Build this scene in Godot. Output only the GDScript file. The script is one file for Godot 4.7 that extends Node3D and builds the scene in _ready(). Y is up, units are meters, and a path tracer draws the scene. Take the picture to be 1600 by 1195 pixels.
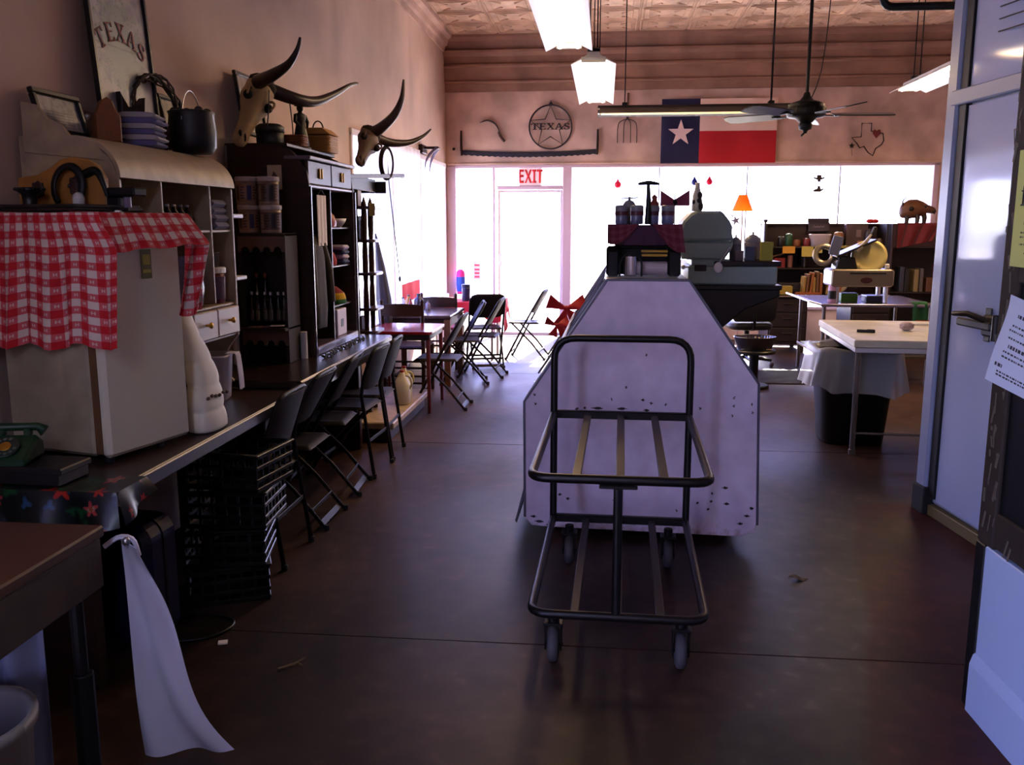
extends Node3D
# An old meat market and diner: dim room, blown-out shop front at the far end.
# x to the right, y up, the room runs along -z; units are metres.

var M := {}
var TEX := {}
var used := {}

# ------------------------------------------------------------------ mesh builder
class MB:
	var st := SurfaceTool.new()
	var xf := Transform3D.IDENTITY
	var smooth := false
	var n := 0
	func _init(s := false):
		st.begin(Mesh.PRIMITIVE_TRIANGLES)
		smooth = s
	func grp(s: bool):
		st.set_smooth_group(1 if s else -1)
	func v(p: Vector3, uv := Vector2.ZERO):
		st.set_uv(uv)
		st.add_vertex(xf * p)
	func tri(a: Vector3, b: Vector3, c: Vector3, ua := Vector2.ZERO, ub := Vector2.ZERO, uc := Vector2.ZERO):
		# a b c counter-clockwise seen from outside; Godot wants clockwise
		v(a, ua); v(c, uc); v(b, ub)
		n += 1
	func quad(a: Vector3, b: Vector3, c: Vector3, d: Vector3, ua := Vector2.ZERO, ub := Vector2(1, 0), uc := Vector2(1, 1), ud := Vector2(0, 1)):
		tri(a, b, c, ua, ub, uc)
		tri(a, c, d, ua, uc, ud)
	func quad_out(a: Vector3, b: Vector3, c: Vector3, d: Vector3, o: Vector3):
		if (b - a).cross(c - a).dot(o) < 0.0: quad(a, d, c, b)
		else: quad(a, b, c, d)
	func box(c: Vector3, size: Vector3, b := 0.0, bs := Basis.IDENTITY):
		var keep := xf
		xf = xf * Transform3D(bs, c)
		grp(false)
		var h := size * 0.5
		b = minf(b, minf(h.x, minf(h.y, h.z)) * 0.95)
		for a in 3:
			var u := (a + 1) % 3
			var w := (a + 2) % 3
			for s in [-1.0, 1.0]:
				var q := []
				for k in [[-1.0, -1.0], [1.0, -1.0], [1.0, 1.0], [-1.0, 1.0]]:
					var p := Vector3.ZERO
					p[a] = s * h[a]; p[u] = k[0] * (h[u] - b); p[w] = k[1] * (h[w] - b)
					q.append(p)
				if s > 0: quad(q[0], q[1], q[2], q[3])
				else: quad(q[0], q[3], q[2], q[1])
		if b > 0.0:
			for a in 3:
				var u := (a + 1) % 3
				var w := (a + 2) % 3
				for su in [-1.0, 1.0]:
					for sw in [-1.0, 1.0]:
						var q := []
						for k in [[-1.0, 0], [1.0, 0], [1.0, 1], [-1.0, 1]]:
							var p := Vector3.ZERO
							p[a] = k[0] * (h[a] - b)
							p[u] = su * (h[u] if k[1] == 0 else h[u] - b)
							p[w] = sw * (h[w] - b if k[1] == 0 else h[w])
							q.append(p)
						var o := Vector3.ZERO
						o[u] = su; o[w] = sw
						quad_out(q[0], q[1], q[2], q[3], o)
			for sx in [-1.0, 1.0]:
				for sy in [-1.0, 1.0]:
					for sz in [-1.0, 1.0]:
						var a1 := Vector3(sx * h.x, sy * (h.y - b), sz * (h.z - b))
						var a2 := Vector3(sx * (h.x - b), sy * h.y, sz * (h.z - b))
						var a3 := Vector3(sx * (h.x - b), sy * (h.y - b), sz * h.z)
						if (a2 - a1).cross(a3 - a1).dot(Vector3(sx, sy, sz)) < 0.0: tri(a1, a3, a2)
						else: tri(a1, a2, a3)
		xf = keep
	func span(lo: Vector3, hi: Vector3, b := 0.0):
		box((lo + hi) * 0.5, (hi - lo).abs(), b)
	func tube(pts: Array, r, seg := 8, closed := false, flat := Vector2.ONE):
		# r: a radius or an Array of radii
		grp(true)
		var m := pts.size()
		var rings := []
		var up := Vector3.UP
		for i in m:
			var p: Vector3 = pts[i]
			var a: Vector3 = pts[(i - 1 + m) % m] if closed or i > 0 else p
			var b: Vector3 = pts[(i + 1) % m] if closed or i < m - 1 else p
			var t := (b - a).normalized()
			if i == 0:
				up = Vector3.UP if absf(t.y) < 0.9 else Vector3.RIGHT
			var sx := t.cross(up)
			if sx.length() < 1e-4:
				sx = t.cross(Vector3.FORWARD)
			sx = sx.normalized()
			up = sx.cross(t).normalized()
			var rr: float = r[i] if r is Array else r
			var ring := []
			for k in seg:
				var an := TAU * k / seg
				ring.append(p + (sx * cos(an) * flat.x + up * sin(an) * flat.y) * rr)
			rings.append(ring)
		var last := m if closed else m - 1
		for i in last:
			var ra: Array = rings[i]
			var rb: Array = rings[(i + 1) % m]
			for k in seg:
				var k2 := (k + 1) % seg
				quad(ra[k], ra[k2], rb[k2], rb[k], Vector2(float(k) / seg, i), Vector2(float(k + 1) / seg, i), Vector2(float(k + 1) / seg, i + 1), Vector2(float(k) / seg, i + 1))
		if not closed:
			grp(false)
			for k in range(1, seg - 1):
				tri(rings[0][0], rings[0][k + 1], rings[0][k])
				tri(rings[m - 1][0], rings[m - 1][k], rings[m - 1][k + 1])
	func lathe(prof: Array, seg := 20, at := Vector3.ZERO, bs := Basis.IDENTITY, sharp := false):
		# prof: Vector2(radius, height) from the bottom up
		var keep := xf
		xf = xf * Transform3D(bs, at)
		grp(not sharp)
		for i in prof.size() - 1:
			var a: Vector2 = prof[i]
			var b: Vector2 = prof[i + 1]
			for k in seg:
				var t0 := TAU * k / seg
				var t1 := TAU * (k + 1) / seg
				var d0 := Vector3(cos(t0), 0, -sin(t0))
				var d1 := Vector3(cos(t1), 0, -sin(t1))
				var p0 := d0 * a.x + Vector3.UP * a.y
				var p1 := d1 * a.x + Vector3.UP * a.y
				var q0 := d0 * b.x + Vector3.UP * b.y
				var q1 := d1 * b.x + Vector3.UP * b.y
				var u0 := float(k) / seg
				var u1 := float(k + 1) / seg
				var v0 := 1.0 - float(i) / (prof.size() - 1)
				var v1 := 1.0 - float(i + 1) / (prof.size() - 1)
				if a.x > 1e-5: tri(p0, p1, q1, Vector2(u0, v0), Vector2(u1, v0), Vector2(u1, v1))
				if b.x > 1e-5: tri(p0, q1, q0, Vector2(u0, v0), Vector2(u1, v1), Vector2(u0, v1))
		xf = keep
	func can(at: Vector3, r: float, h: float, b := 0.004, seg := 18, bs := Basis.IDENTITY):
		# a solid cylinder standing at a point, with softened rims
		lathe([Vector2(0, 0), Vector2(r - b, 0), Vector2(r, b), Vector2(r, h - b), Vector2(r - b, h), Vector2(0, h)], seg, at, bs, true)
	func ball(c: Vector3, r: Vector3, seg := 14, bs := Basis.IDENTITY):
		var pr := []
		var m := maxi(6, seg / 2)
		for i in m + 1:
			var a := PI * i / m - PI / 2
			pr.append(Vector2(maxf(cos(a), 0.0) if i > 0 and i < m else 0.0, sin(a)))
		lathe(pr, seg, c, bs * Basis.from_scale(r))
	func prism(poly: Array, z0: float, z1: float, bev := 0.0):
		# an outline in x and y, extruded along z from z0 to z1
		var pp := PackedVector2Array(poly)
		if Geometry2D.is_polygon_clockwise(pp): pp.reverse()
		grp(false)
		var inn := pp
		if bev > 0.0:
			var off := Geometry2D.offset_polygon(pp, -bev, Geometry2D.JOIN_MITER)
			if off.size() == 1 and off[0].size() == pp.size():
				inn = off[0]
				if Geometry2D.is_polygon_clockwise(inn): inn.reverse()
				# line the inset outline up with the outer one
				var best := 0
				for k in inn.size():
					if inn[k].distance_to(pp[0]) < inn[best].distance_to(pp[0]): best = k
				var sh := PackedVector2Array()
				for k in inn.size(): sh.append(inn[(k + best) % inn.size()])
				inn = sh
			else:
				bev = 0.0
		var ix := Geometry2D.triangulate_polygon(inn)
		for i in range(0, ix.size(), 3):
			var a := inn[ix[i]]
			var b := inn[ix[i + 1]]
			var c := inn[ix[i + 2]]
			if (b - a).cross(c - a) < 0.0:
				var t := b
				b = c
				c = t
			tri(Vector3(a.x, a.y, z1), Vector3(b.x, b.y, z1), Vector3(c.x, c.y, z1), a, b, c)
			tri(Vector3(a.x, a.y, z0), Vector3(c.x, c.y, z0), Vector3(b.x, b.y, z0), a, c, b)
		var m := pp.size()
		for i in m:
			var j := (i + 1) % m
			var a := pp[i]
			var b := pp[j]
			quad(Vector3(a.x, a.y, z0 + bev), Vector3(b.x, b.y, z0 + bev), Vector3(b.x, b.y, z1 - bev), Vector3(a.x, a.y, z1 - bev))
			if bev > 0.0:
				var ia := inn[i]
				var ib := inn[j]
				quad(Vector3(a.x, a.y, z1 - bev), Vector3(b.x, b.y, z1 - bev), Vector3(ib.x, ib.y, z1), Vector3(ia.x, ia.y, z1))
				quad(Vector3(ia.x, ia.y, z0), Vector3(ib.x, ib.y, z0), Vector3(b.x, b.y, z0 + bev), Vector3(a.x, a.y, z0 + bev))
	func grid(f: Callable, nu: int, nv: int, us := 1.0, vs := 1.0, th := 0.0):
		# a sheet; with th it gets a back and edges
		grp(true)
		var p := []
		for i in nu + 1:
			for j in nv + 1:
				p.append(f.call(float(i) / nu, float(j) / nv))
		var w := nv + 1
		for i in nu:
			for j in nv:
				var u0 := Vector2(us * i / nu, vs * j / nv)
				var u1 := Vector2(us * (i + 1) / nu, vs * j / nv)
				var u2 := Vector2(us * (i + 1) / nu, vs * (j + 1) / nv)
				var u3 := Vector2(us * i / nu, vs * (j + 1) / nv)
				quad(p[i * w + j], p[(i + 1) * w + j], p[(i + 1) * w + j + 1], p[i * w + j + 1], u0, u1, u2, u3)
		if th > 0.0:
			st.set_smooth_group(2)
			var nn := []
			for i in nu + 1:
				for j in nv + 1:
					var a: Vector3 = p[mini(i + 1, nu) * w + j] - p[maxi(i - 1, 0) * w + j]
					var b: Vector3 = p[i * w + mini(j + 1, nv)] - p[i * w + maxi(j - 1, 0)]
					nn.append(a.cross(b).normalized())
			var k := []
			for i in p.size(): k.append(p[i] - nn[i] * th)
			for i in nu:
				for j in nv:
					quad(k[i * w + j], k[i * w + j + 1], k[(i + 1) * w + j + 1], k[(i + 1) * w + j], Vector2(us * i / nu, vs * j / nv), Vector2(us * i / nu, vs * (j + 1) / nv), Vector2(us * (i + 1) / nu, vs * (j + 1) / nv), Vector2(us * (i + 1) / nu, vs * j / nv))
			grp(false)
			for i in nu:
				quad(p[i * w], k[i * w], k[(i + 1) * w], p[(i + 1) * w])
				quad(p[i * w + nv], p[(i + 1) * w + nv], k[(i + 1) * w + nv], k[i * w + nv])
			for j in nv:
				quad(p[j], p[j + 1], k[j + 1], k[j])
				quad(p[nu * w + j], k[nu * w + j], k[nu * w + j + 1], p[nu * w + j + 1])
	func loft(rings: Array, caps := true):
		# rings of equal length, counter-clockwise seen from the far end
		grp(true)
		var seg: int = rings[0].size()
		for i in rings.size() - 1:
			for k in seg:
				var k2 := (k + 1) % seg
				quad(rings[i][k], rings[i][k2], rings[i + 1][k2], rings[i + 1][k])
		if caps:
			for e in [0, rings.size() - 1]:
				var c := Vector3.ZERO
				for q in rings[e]: c += q
				c /= seg
				for k in seg:
					var k2 := (k + 1) % seg
					if e == 0: tri(c, rings[e][k2], rings[e][k])
					else: tri(c, rings[e][k], rings[e][k2])
	func text(s: String, at: Vector3, bs: Basis, h: float, depth := 0.002, bold := true, serif := false):
		var tm := TextMesh.new()
		var f := SystemFont.new()
		f.font_names = PackedStringArray(["Droid Serif" if serif else "Droid Sans"])
		f.font_weight = 700 if bold else 400
		tm.font = f
		tm.text = s
		tm.font_size = 64
		tm.pixel_size = h / 47.0
		tm.depth = depth
		grp(false)
		st.append_from(tm, 0, xf * Transform3D(bs, at))
		n += 100

# ------------------------------------------------------------------ scene helpers
func numbered(called: String, parent: Node) -> String:
	var key := str(parent.get_instance_id()) + "/" + called
	var k: int = used.get(key, -1) + 1
	used[key] = k
	return called if k == 0 else "%s_%03d" % [called, k]

func obj(called: String, mb: MB, m: Material, parent: Node = self) -> MeshInstance3D:
	mb.st.generate_normals()
	mb.st.set_material(m)
	var o := MeshInstance3D.new()
	o.mesh = mb.st.commit()
	o.name = numbered(called, parent)
	o.cast_shadow = GeometryInstance3D.SHADOW_CASTING_SETTING_ON
	parent.add_child(o, true)
	return o

func same(called: String, src: MeshInstance3D, parent: Node, at := Vector3.ZERO, bs := Basis.IDENTITY) -> MeshInstance3D:
	var o := MeshInstance3D.new()
	o.mesh = src.mesh
	o.transform = Transform3D(bs, at)
	o.name = numbered(called, parent)
	parent.add_child(o, true)
	return o

func tag(o: Node, label: String, category: String, group := "") -> Node:
	o.set_meta("label", label)
	o.set_meta("category", category)
	if group != "": o.set_meta("group", group)
	return o

func thing(called: String, label: String, category: String, at := Vector3.ZERO, turn := 0.0, group := "") -> Node3D:
	var o := Node3D.new()
	o.name = numbered(called, self)
	add_child(o, true)
	o.position = at
	o.rotation_degrees.y = turn
	tag(o, label, category, group)
	return o

func struct(called: String, mb: MB, m: Material) -> MeshInstance3D:
	var o := obj(called, mb, m)
	o.set_meta("kind", "structure")
	return o

func copy(src: Node3D, label: String, at: Vector3, turn := 0.0, group := "") -> Node3D:
	var o: Node3D = src.duplicate()
	var base := String(src.name)
	if base.length() > 4 and base[base.length() - 4] == "_" and base.right(3).is_valid_int(): base = base.left(base.length() - 4)
	o.name = numbered(base, self)
	add_child(o, true)
	o.position = at
	o.rotation_degrees.y = turn
	o.set_meta("label", label)
	if group != "": o.set_meta("group", group)
	return o

func rx(d: float) -> Basis: return Basis(Vector3.RIGHT, deg_to_rad(d))
func ry(d: float) -> Basis: return Basis(Vector3.UP, deg_to_rad(d))
func rz(d: float) -> Basis: return Basis(Vector3.BACK, deg_to_rad(d))

func arc(c: Vector3, a: Vector3, b: Vector3, n := 5) -> Array:
	# a rounded corner between two points about the meeting point of their straights
	var out := []
	for i in n + 1:
		var t := float(i) / n
		out.append(a.lerp(c, t).lerp(c.lerp(b, t), t))
	return out

func curve(pts: Array, n := 24) -> Array:
	# a smooth line through points
	var c := Curve3D.new()
	var m := pts.size()
	for i in m:
		var p: Vector3 = pts[i]
		var a: Vector3 = pts[maxi(i - 1, 0)]
		var b: Vector3 = pts[mini(i + 1, m - 1)]
		var t := (b - a) / 6.0
		c.add_point(p, -t, t)
	var out := []
	var ln := c.get_baked_length()
	for i in n + 1: out.append(c.sample_baked(ln * i / n, true))
	return out

func ring(c: Vector3, r: float, n: int, bs := Basis.IDENTITY) -> Array:
	var out := []
	for i in n:
		var a := TAU * i / n
		out.append(c + bs * Vector3(cos(a) * r, sin(a) * r, 0))
	return out

func rrect(x0: float, y0: float, x1: float, y1: float, r: float, n := 4) -> Array:
	var out := []
	for k in [[x1 - r, y0 + r, -90.0], [x1 - r, y1 - r, 0.0], [x0 + r, y1 - r, 90.0], [x0 + r, y0 + r, 180.0]]:
		for i in n + 1:
			var a := deg_to_rad(k[2] + 90.0 * i / n)
			out.append(Vector2(k[0] + cos(a) * r, k[1] + sin(a) * r))
	return out

# ------------------------------------------------------------------ materials
func noise_tex(key: String, freq: float, dark: float, light: float, seed_ := 1, octaves := 4) -> NoiseTexture2D:
	if TEX.has(key): return TEX[key]
	var nz := FastNoiseLite.new()
	nz.seed = seed_
	nz.frequency = freq
	nz.fractal_octaves = octaves
	var t := NoiseTexture2D.new()
	t.width = 256; t.height = 256
	t.seamless = true
	t.noise = nz
	var g := Gradient.new()
	g.set_color(0, Color(dark, dark, dark)); g.set_color(1, Color(light, light, light))
	t.color_ramp = g
	TEX[key] = t
	return t

func mat(key: String, c: Color, rough := 0.6, metal := 0.0, tex := "", scale := 1.0) -> StandardMaterial3D:
	if M.has(key): return M[key]
	var m := StandardMaterial3D.new()
	m.albedo_color = c
	m.roughness = rough
	m.metallic = metal
	if tex != "":
		m.albedo_texture = TEX[tex]
		m.uv1_triplanar = true
		m.uv1_world_triplanar = true
		m.uv1_scale = Vector3.ONE * scale
	M[key] = m
	return m

func glow(key: String, c: Color, e: float) -> StandardMaterial3D:
	if M.has(key): return M[key]
	var m := StandardMaterial3D.new()
	m.albedo_color = Color(0.9, 0.9, 0.85)
	m.emission_enabled = true
	m.emission = c
	m.emission_energy_multiplier = e
	M[key] = m
	return m

func wood_tex(key: String, seed_: int, a: Color, b: Color):
	# long soft grain along u
	var im := Image.create(256, 256, false, Image.FORMAT_RGB8)
	var nz := FastNoiseLite.new()
	nz.seed = seed_
	nz.frequency = 0.02
	nz.fractal_octaves = 4
	for y in 256:
		for x in 256:
			var t := 0.5 + 0.5 * nz.get_noise_3d(cos(TAU * x / 256.0) * 12.0, y * 3.2, sin(TAU * x / 256.0) * 12.0)
			im.set_pixel(x, y, a.lerp(b, clampf(t * 1.4 - 0.2, 0, 1)))
	im.generate_mipmaps()
	TEX[key] = ImageTexture.create_from_image(im)

func gingham(key: String, red: Color, white: Color, n := 64):
	var im := Image.create(n, n, false, Image.FORMAT_RGB8)
	var h := n / 2
	for y in n:
		for x in n:
			var a := x < h
			var b := y < h
			var c := red if a and b else (white if not a and not b else red.lerp(white, 0.42))
			if a != b:
				var fx := float(x % h) / h - 0.5
				var fy := float(y % h) / h - 0.5
				if absf(absf(fx) - 0.14) < 0.06 and absf(fy) < 0.2 or (absf(fy) < 0.06 and absf(fx) < 0.2): c = white.lerp(red, 0.1)
			im.set_pixel(x, y, c)
	im.generate_mipmaps()
	TEX[key] = ImageTexture.create_from_image(im)

func floor_tex():
	var w := 640
	var h := 1280
	var im := Image.create(w, h, false, Image.FORMAT_RGB8)
	var n1 := FastNoiseLite.new(); n1.seed = 5; n1.frequency = 0.012; n1.fractal_octaves = 5
	var n2 := FastNoiseLite.new(); n2.seed = 9; n2.frequency = 0.09; n2.fractal_octaves = 3
	var brown := Color(0.215, 0.155, 0.125)
	var grey := Color(0.245, 0.235, 0.19)
	var red := Color(0.245, 0.12, 0.105)
	for y in h:
		var z := -13.0 + 16.0 * y / h
		for x in w:
			var px := -2.4 + 8.0 * x / w
			var a := n1.get_noise_2d(x * 1.0, y * 1.0)
			var b := n2.get_noise_2d(x * 1.0, y * 1.0)
			# a worn grey lane runs between the old brown floor and a red painted edge
			var e1 := 0.35 - 0.253 * (z + 2.58) + a * 0.16
			var e2 := 0.88 - 0.253 * (z + 2.82) + a * 0.05
			var c := brown.lerp(grey, smoothstep(e1 - 0.12, e1 + 0.12, px) * smoothstep(-6.2, -4.4, z))
			c = c.lerp(red, smoothstep(e2 - 0.03, e2 + 0.03, px) * smoothstep(-5.06, -4.98, z + a * 0.1))
			var k := 1.0 + a * 0.5 + b * 0.2
			if b > 0.5: k *= 1.12
			im.set_pixel(x, y, Color(clampf(c.r * k, 0, 1), clampf(c.g * k, 0, 1), clampf(c.b * k, 0, 1)))
	im.generate_mipmaps()
	TEX["floor"] = ImageTexture.create_from_image(im)

func print_tex(key: String, paper: Color, ink: Color, rows: Array, w := 128, h := 160):
	# rows: [y0, y1, x0, x1] bars of print, in hundredths; broken into word-like dashes
	var im := Image.create(w, h, false, Image.FORMAT_RGB8)
	im.fill(paper)
	var r := RandomNumberGenerator.new()
	r.seed = key.hash()
	for q in rows:
		var x: float = q[2]
		while x < q[3]:
			var ln := r.randf_range(2.0, 7.0)
			im.fill_rect(Rect2i(int(x * w / 100.0), int(q[0] * h / 100.0), maxi(1, int(minf(ln, q[3] - x) * w / 100.0)), maxi(1, int((q[1] - q[0]) * h / 100.0))), ink)
			x += ln + 1.6
	im.generate_mipmaps()
	TEX[key] = ImageTexture.create_from_image(im)

func tmat(key: String, tex: String, rough := 0.7, uvs := Vector3.ONE, tri := false) -> StandardMaterial3D:
	if M.has(key): return M[key]
	var m := StandardMaterial3D.new()
	m.albedo_texture = TEX[tex]
	m.roughness = rough
	m.uv1_scale = uvs
	if tri:
		m.uv1_triplanar = true
		m.uv1_world_triplanar = true
	M[key] = m
	return m

func make_materials():
	noise_tex("mottle", 0.01, 0.72, 1.0, 3)
	noise_tex("speck", 0.05, 0.8, 1.0, 4)
	noise_tex("stain", 0.006, 0.8, 1.0, 7, 5)
	wood_tex("wood_dark", 2, Color(0.13, 0.075, 0.055), Color(0.22, 0.13, 0.10))
	wood_tex("wood_brown", 3, Color(0.30, 0.18, 0.11), Color(0.44, 0.28, 0.17))
	wood_tex("wood_pale", 4, Color(0.60, 0.53, 0.42), Color(0.72, 0.65, 0.53))
	gingham("check", Color(0.72, 0.03, 0.09), Color(0.80, 0.73, 0.68))
	floor_tex()
	var fl := tmat("floor", "floor", 0.42)
	fl.roughness_texture = noise_tex("floor_rough", 0.02, 0.55, 1.0, 12)
	fl.roughness_texture_channel = BaseMaterial3D.TEXTURE_CHANNEL_RED
	fl.roughness = 0.6
	fl.metallic_specular = 0.26
	mat("wall", Color(0.86, 0.74, 0.66), 0.85, 0, "stain", 0.35)
	mat("header", Color(0.84, 0.70, 0.62), 0.8, 0, "mottle", 0.5)
	mat("tin", Color(0.80, 0.66, 0.54), 0.55, 0, "mottle", 0.8)
	mat("cornice", Color(0.62, 0.46, 0.37), 0.6, 0, "mottle", 0.6)
	mat("shop_frame", Color(0.72, 0.62, 0.66), 0.5)
	mat("pavement", Color(0.74, 0.73, 0.70), 0.9, 0, "mottle", 0.3)
	mat("asphalt", Color(0.62, 0.64, 0.70), 0.9, 0, "mottle", 0.3)
	mat("white_enamel", Color(0.86, 0.86, 0.88), 0.3, 0, "speck", 0.6)
	mat("cream_paint", Color(0.68, 0.59, 0.47), 0.5, 0, "speck", 0.8)
	mat("black_iron", Color(0.045, 0.045, 0.05), 0.5, 0.4)
	mat("black_plastic", Color(0.03, 0.03, 0.035), 0.4)
	mat("rubber", Color(0.06, 0.06, 0.065), 0.8)
	mat("grey_rubber", Color(0.26, 0.25, 0.26), 0.7)
	mat("steel", Color(0.70, 0.70, 0.72), 0.28, 0.9)
	mat("brass", Color(0.80, 0.62, 0.25), 0.3, 0.9)
	mat("white_plastic", Color(0.88, 0.88, 0.88), 0.4)
	tmat("dark_wood", "wood_dark", 0.42, Vector3.ONE * 1.2, true).metallic_specular = 0.35
	tmat("brown_wood", "wood_brown", 0.45, Vector3.ONE * 1.2, true)
	tmat("pale_wood", "wood_pale", 0.5, Vector3.ONE * 1.2, true)
	var g := mat("glass", Color(0.9, 0.97, 0.95, 0.06), 0.02)
	g.transparency = BaseMaterial3D.TRANSPARENCY_ALPHA

# ------------------------------------------------------------------ the scene
func _ready():
	var cam := Camera3D.new()
	cam.name = "camera"
	cam.position = Vector3(0, 1.55, 0)
	cam.rotation_degrees = Vector3(-10.0, 5.82, 0)
	cam.fov = rad_to_deg(2.0 * atan(597.5 / 1400.0))
	cam.near = 0.05
	cam.far = 200.0
	cam.current = true
	add_child(cam)
	var we := WorldEnvironment.new()
	we.name = "surroundings"
	var env := Environment.new()
	env.background_mode = Environment.BG_SKY
	var sky := Sky.new()
	var sm := ProceduralSkyMaterial.new()
	sm.sky_top_color = Color(0.42, 0.47, 0.95)
	sm.sky_horizon_color = Color(0.84, 0.85, 1.0)
	sm.sky_curve = 0.2
	sm.ground_horizon_color = Color(0.78, 0.78, 0.82)
	sm.ground_bottom_color = Color(0.5, 0.5, 0.5)
	sm.energy_multiplier = SKY_ENERGY
	sky.sky_material = sm
	env.sky = sky
	env.ambient_light_source = Environment.AMBIENT_SOURCE_SKY
	env.tonemap_mode = Environment.TONE_MAPPER_LINEAR
	env.tonemap_exposure = EXPOSURE
	env.sdfgi_enabled = true
	env.ssao_enabled = true
	env.ssil_enabled = true
	we.environment = env
	add_child(we)
	make_materials()
	# daylight sun, high in front of the shop: it lights the street and the floor by the door
	var sun := DirectionalLight3D.new()
	sun.name = "sun"
	sun.light_color = Color(1.0, 0.96, 0.9)
	sun.light_energy = 30.0
	sun.shadow_enabled = true
	sun.basis = Basis.looking_at(Vector3(-0.12, -0.62, 0.77))
	add_child(sun)
	build_shell()
	build_all()
	print("nodes ", get_child_count())

const SKY_ENERGY := 15.0
const EXPOSURE := 1.0
const LAMP := 4.5

# ------------------------------------------------------------------ the room
const FZ := -12.42     # inner face of the shop front
const LX := -2.17      # inner face of the left wall
const RX := 5.0
const BZ := 2.6
const CH := 3.98

func build_shell():
	# floor: bays of concrete with open joints
	var xs := [LX - 0.2, 0.62, RX + 0.2]
	var zs := [FZ - 0.25, -9.3, -6.2, -3.13, -0.1, BZ + 0.2]
	var b := MB.new()
	b.span(Vector3(LX - 0.2, -0.3, FZ - 0.25), Vector3(RX + 0.2, -0.02, BZ + 0.2))
	var base := struct("floor", b, mat("joint", Color(0.10, 0.07, 0.06), 0.9))
	for j in zs.size() - 1:
		for i in [0]:
			b = MB.new()
			var lo := Vector3(xs[0], -0.03, zs[j] + 0.004)
			var hi := Vector3(xs[2], 0.0, zs[j + 1] - 0.004)
			b.grp(false)
			var uv := func(x: float, z: float) -> Vector2: return Vector2((x + 2.4) / 8.0, (z + 13.0) / 16.0)
			b.quad(Vector3(lo.x, 0, hi.z), Vector3(hi.x, 0, hi.z), Vector3(hi.x, 0, lo.z), Vector3(lo.x, 0, lo.z), uv.call(lo.x, hi.z), uv.call(hi.x, hi.z), uv.call(hi.x, lo.z), uv.call(lo.x, lo.z))
			for zz in [[hi.z, 1.0], [lo.z, -1.0]]:
				b.quad_out(Vector3(lo.x, -0.03, zz[0]), Vector3(hi.x, -0.03, zz[0]), Vector3(hi.x, 0, zz[0]), Vector3(lo.x, 0, zz[0]), Vector3(0, 0, zz[1]))
			obj("floor_slab", b, M.floor, base)
	# outside
	b = MB.new()
	b.span(Vector3(-40, -0.4, -60), Vector3(40, -0.31, 30))
	struct("pavement", b, M.pavement)
	b = MB.new()
	b.span(Vector3(-20, -0.31, -9.0), Vector3(LX - 0.2, -0.29, 14))
	struct("alley", b, M.asphalt)
	# left wall with the side window and, behind the camera, an open side door
	b = MB.new()
	var w0 := LX - 0.2
	b.span(Vector3(w0, 0, FZ - 0.25), Vector3(LX, 4.2, -12.25))
	b.span(Vector3(w0, 0, -12.25), Vector3(LX, 0.6, -7.7))
	b.span(Vector3(w0, 2.33, -12.25), Vector3(LX, 4.2, -7.7))
	b.span(Vector3(w0, 0, -7.7), Vector3(LX, 4.2, 0.0))
	b.span(Vector3(w0, 2.8, 0.0), Vector3(LX, 4.2, 2.4))
	b.span(Vector3(w0, 0, 2.4), Vector3(LX, 4.2, BZ + 0.2))
	struct("wall_left", b, M.wall)
	b = MB.new()
	b.span(Vector3(RX, 0, FZ - 0.25), Vector3(RX + 0.2, 4.2, BZ + 0.2))
	struct("wall_right", b, M.wall)
	b = MB.new()
	b.span(Vector3(LX, 0, BZ), Vector3(RX, 4.2, BZ + 0.2))
	struct("wall_rear", b, M.wall)
	# shop front wall
	b = MB.new()
	b.span(Vector3(LX, 2.33, FZ - 0.25), Vector3(RX, 4.2, FZ))
	b.span(Vector3(0.72, 0, FZ - 0.25), Vector3(4.26, 0.42, FZ))
	b.span(Vector3(-0.46, 0, FZ - 0.25), Vector3(0.72, 0.08, FZ))
	b.span(Vector3(4.26, 0, FZ - 0.25), Vector3(RX, 2.33, FZ))
	b.span(Vector3(-2.05, 0, FZ - 0.25), Vector3(-1.52, 0.06, FZ))
	struct("wall_front", b, M.header)
	# frames of the shop front: posts and rails
	b = MB.new()
	b.span(Vector3(LX, 0, FZ - 0.18), Vector3(-2.04, 2.33, FZ + 0.02), 0.008)
	b.span(Vector3(-0.575, 0, FZ - 0.18), Vector3(-0.455, 2.33, FZ + 0.02), 0.008)
	b.span(Vector3(-1.53, 0, FZ - 0.18), Vector3(-1.50, 2.33, FZ + 0.02), 0.006)
	b.span(Vector3(-1.47, 2.02, FZ - 0.16), Vector3(-0.575, 2.07, FZ + 0.02), 0.006)
	b.span(Vector3(-2.04, 2.305, FZ - 0.16), Vector3(4.3, 2.345, FZ + 0.03), 0.006)
	b.span(Vector3(0.70, 0.42, FZ - 0.2), Vector3(4.26, 0.46, FZ + 0.04), 0.006)
	b.span(Vector3(-0.455, 0.08, FZ - 0.2), Vector3(0.70, 0.11, FZ + 0.02), 0.006)
	b.span(Vector3(4.23, 0.46, FZ - 0.18), Vector3(4.3, 2.33, FZ + 0.03), 0.006)
	struct("trim_1", b, M.shop_frame)
	# panes
	var px := [-0.455, 0.72, 1.88, 3.08, 4.23]
	for i in 4:
		var x0: float = px[i]
		var x1: float = px[i + 1]
		b = MB.new()
		b.span(Vector3(x0 + 0.004, 0.46 if i > 0 else 0.11, FZ - 0.086), Vector3(x1 - 0.004, 2.31, FZ - 0.08))
		var o := struct("window_%d" % (i + 1), b, M.glass)
		if i > 0:
			b = MB.new()
			b.span(Vector3(x0 - 0.007, 0.46, FZ - 0.1), Vector3(x0 + 0.007, 2.31, FZ - 0.066), 0.002)
			obj("mullion", b, mat("mullion", Color(0.45, 0.40, 0.42), 0.5), o)
	b = MB.new()
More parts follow.
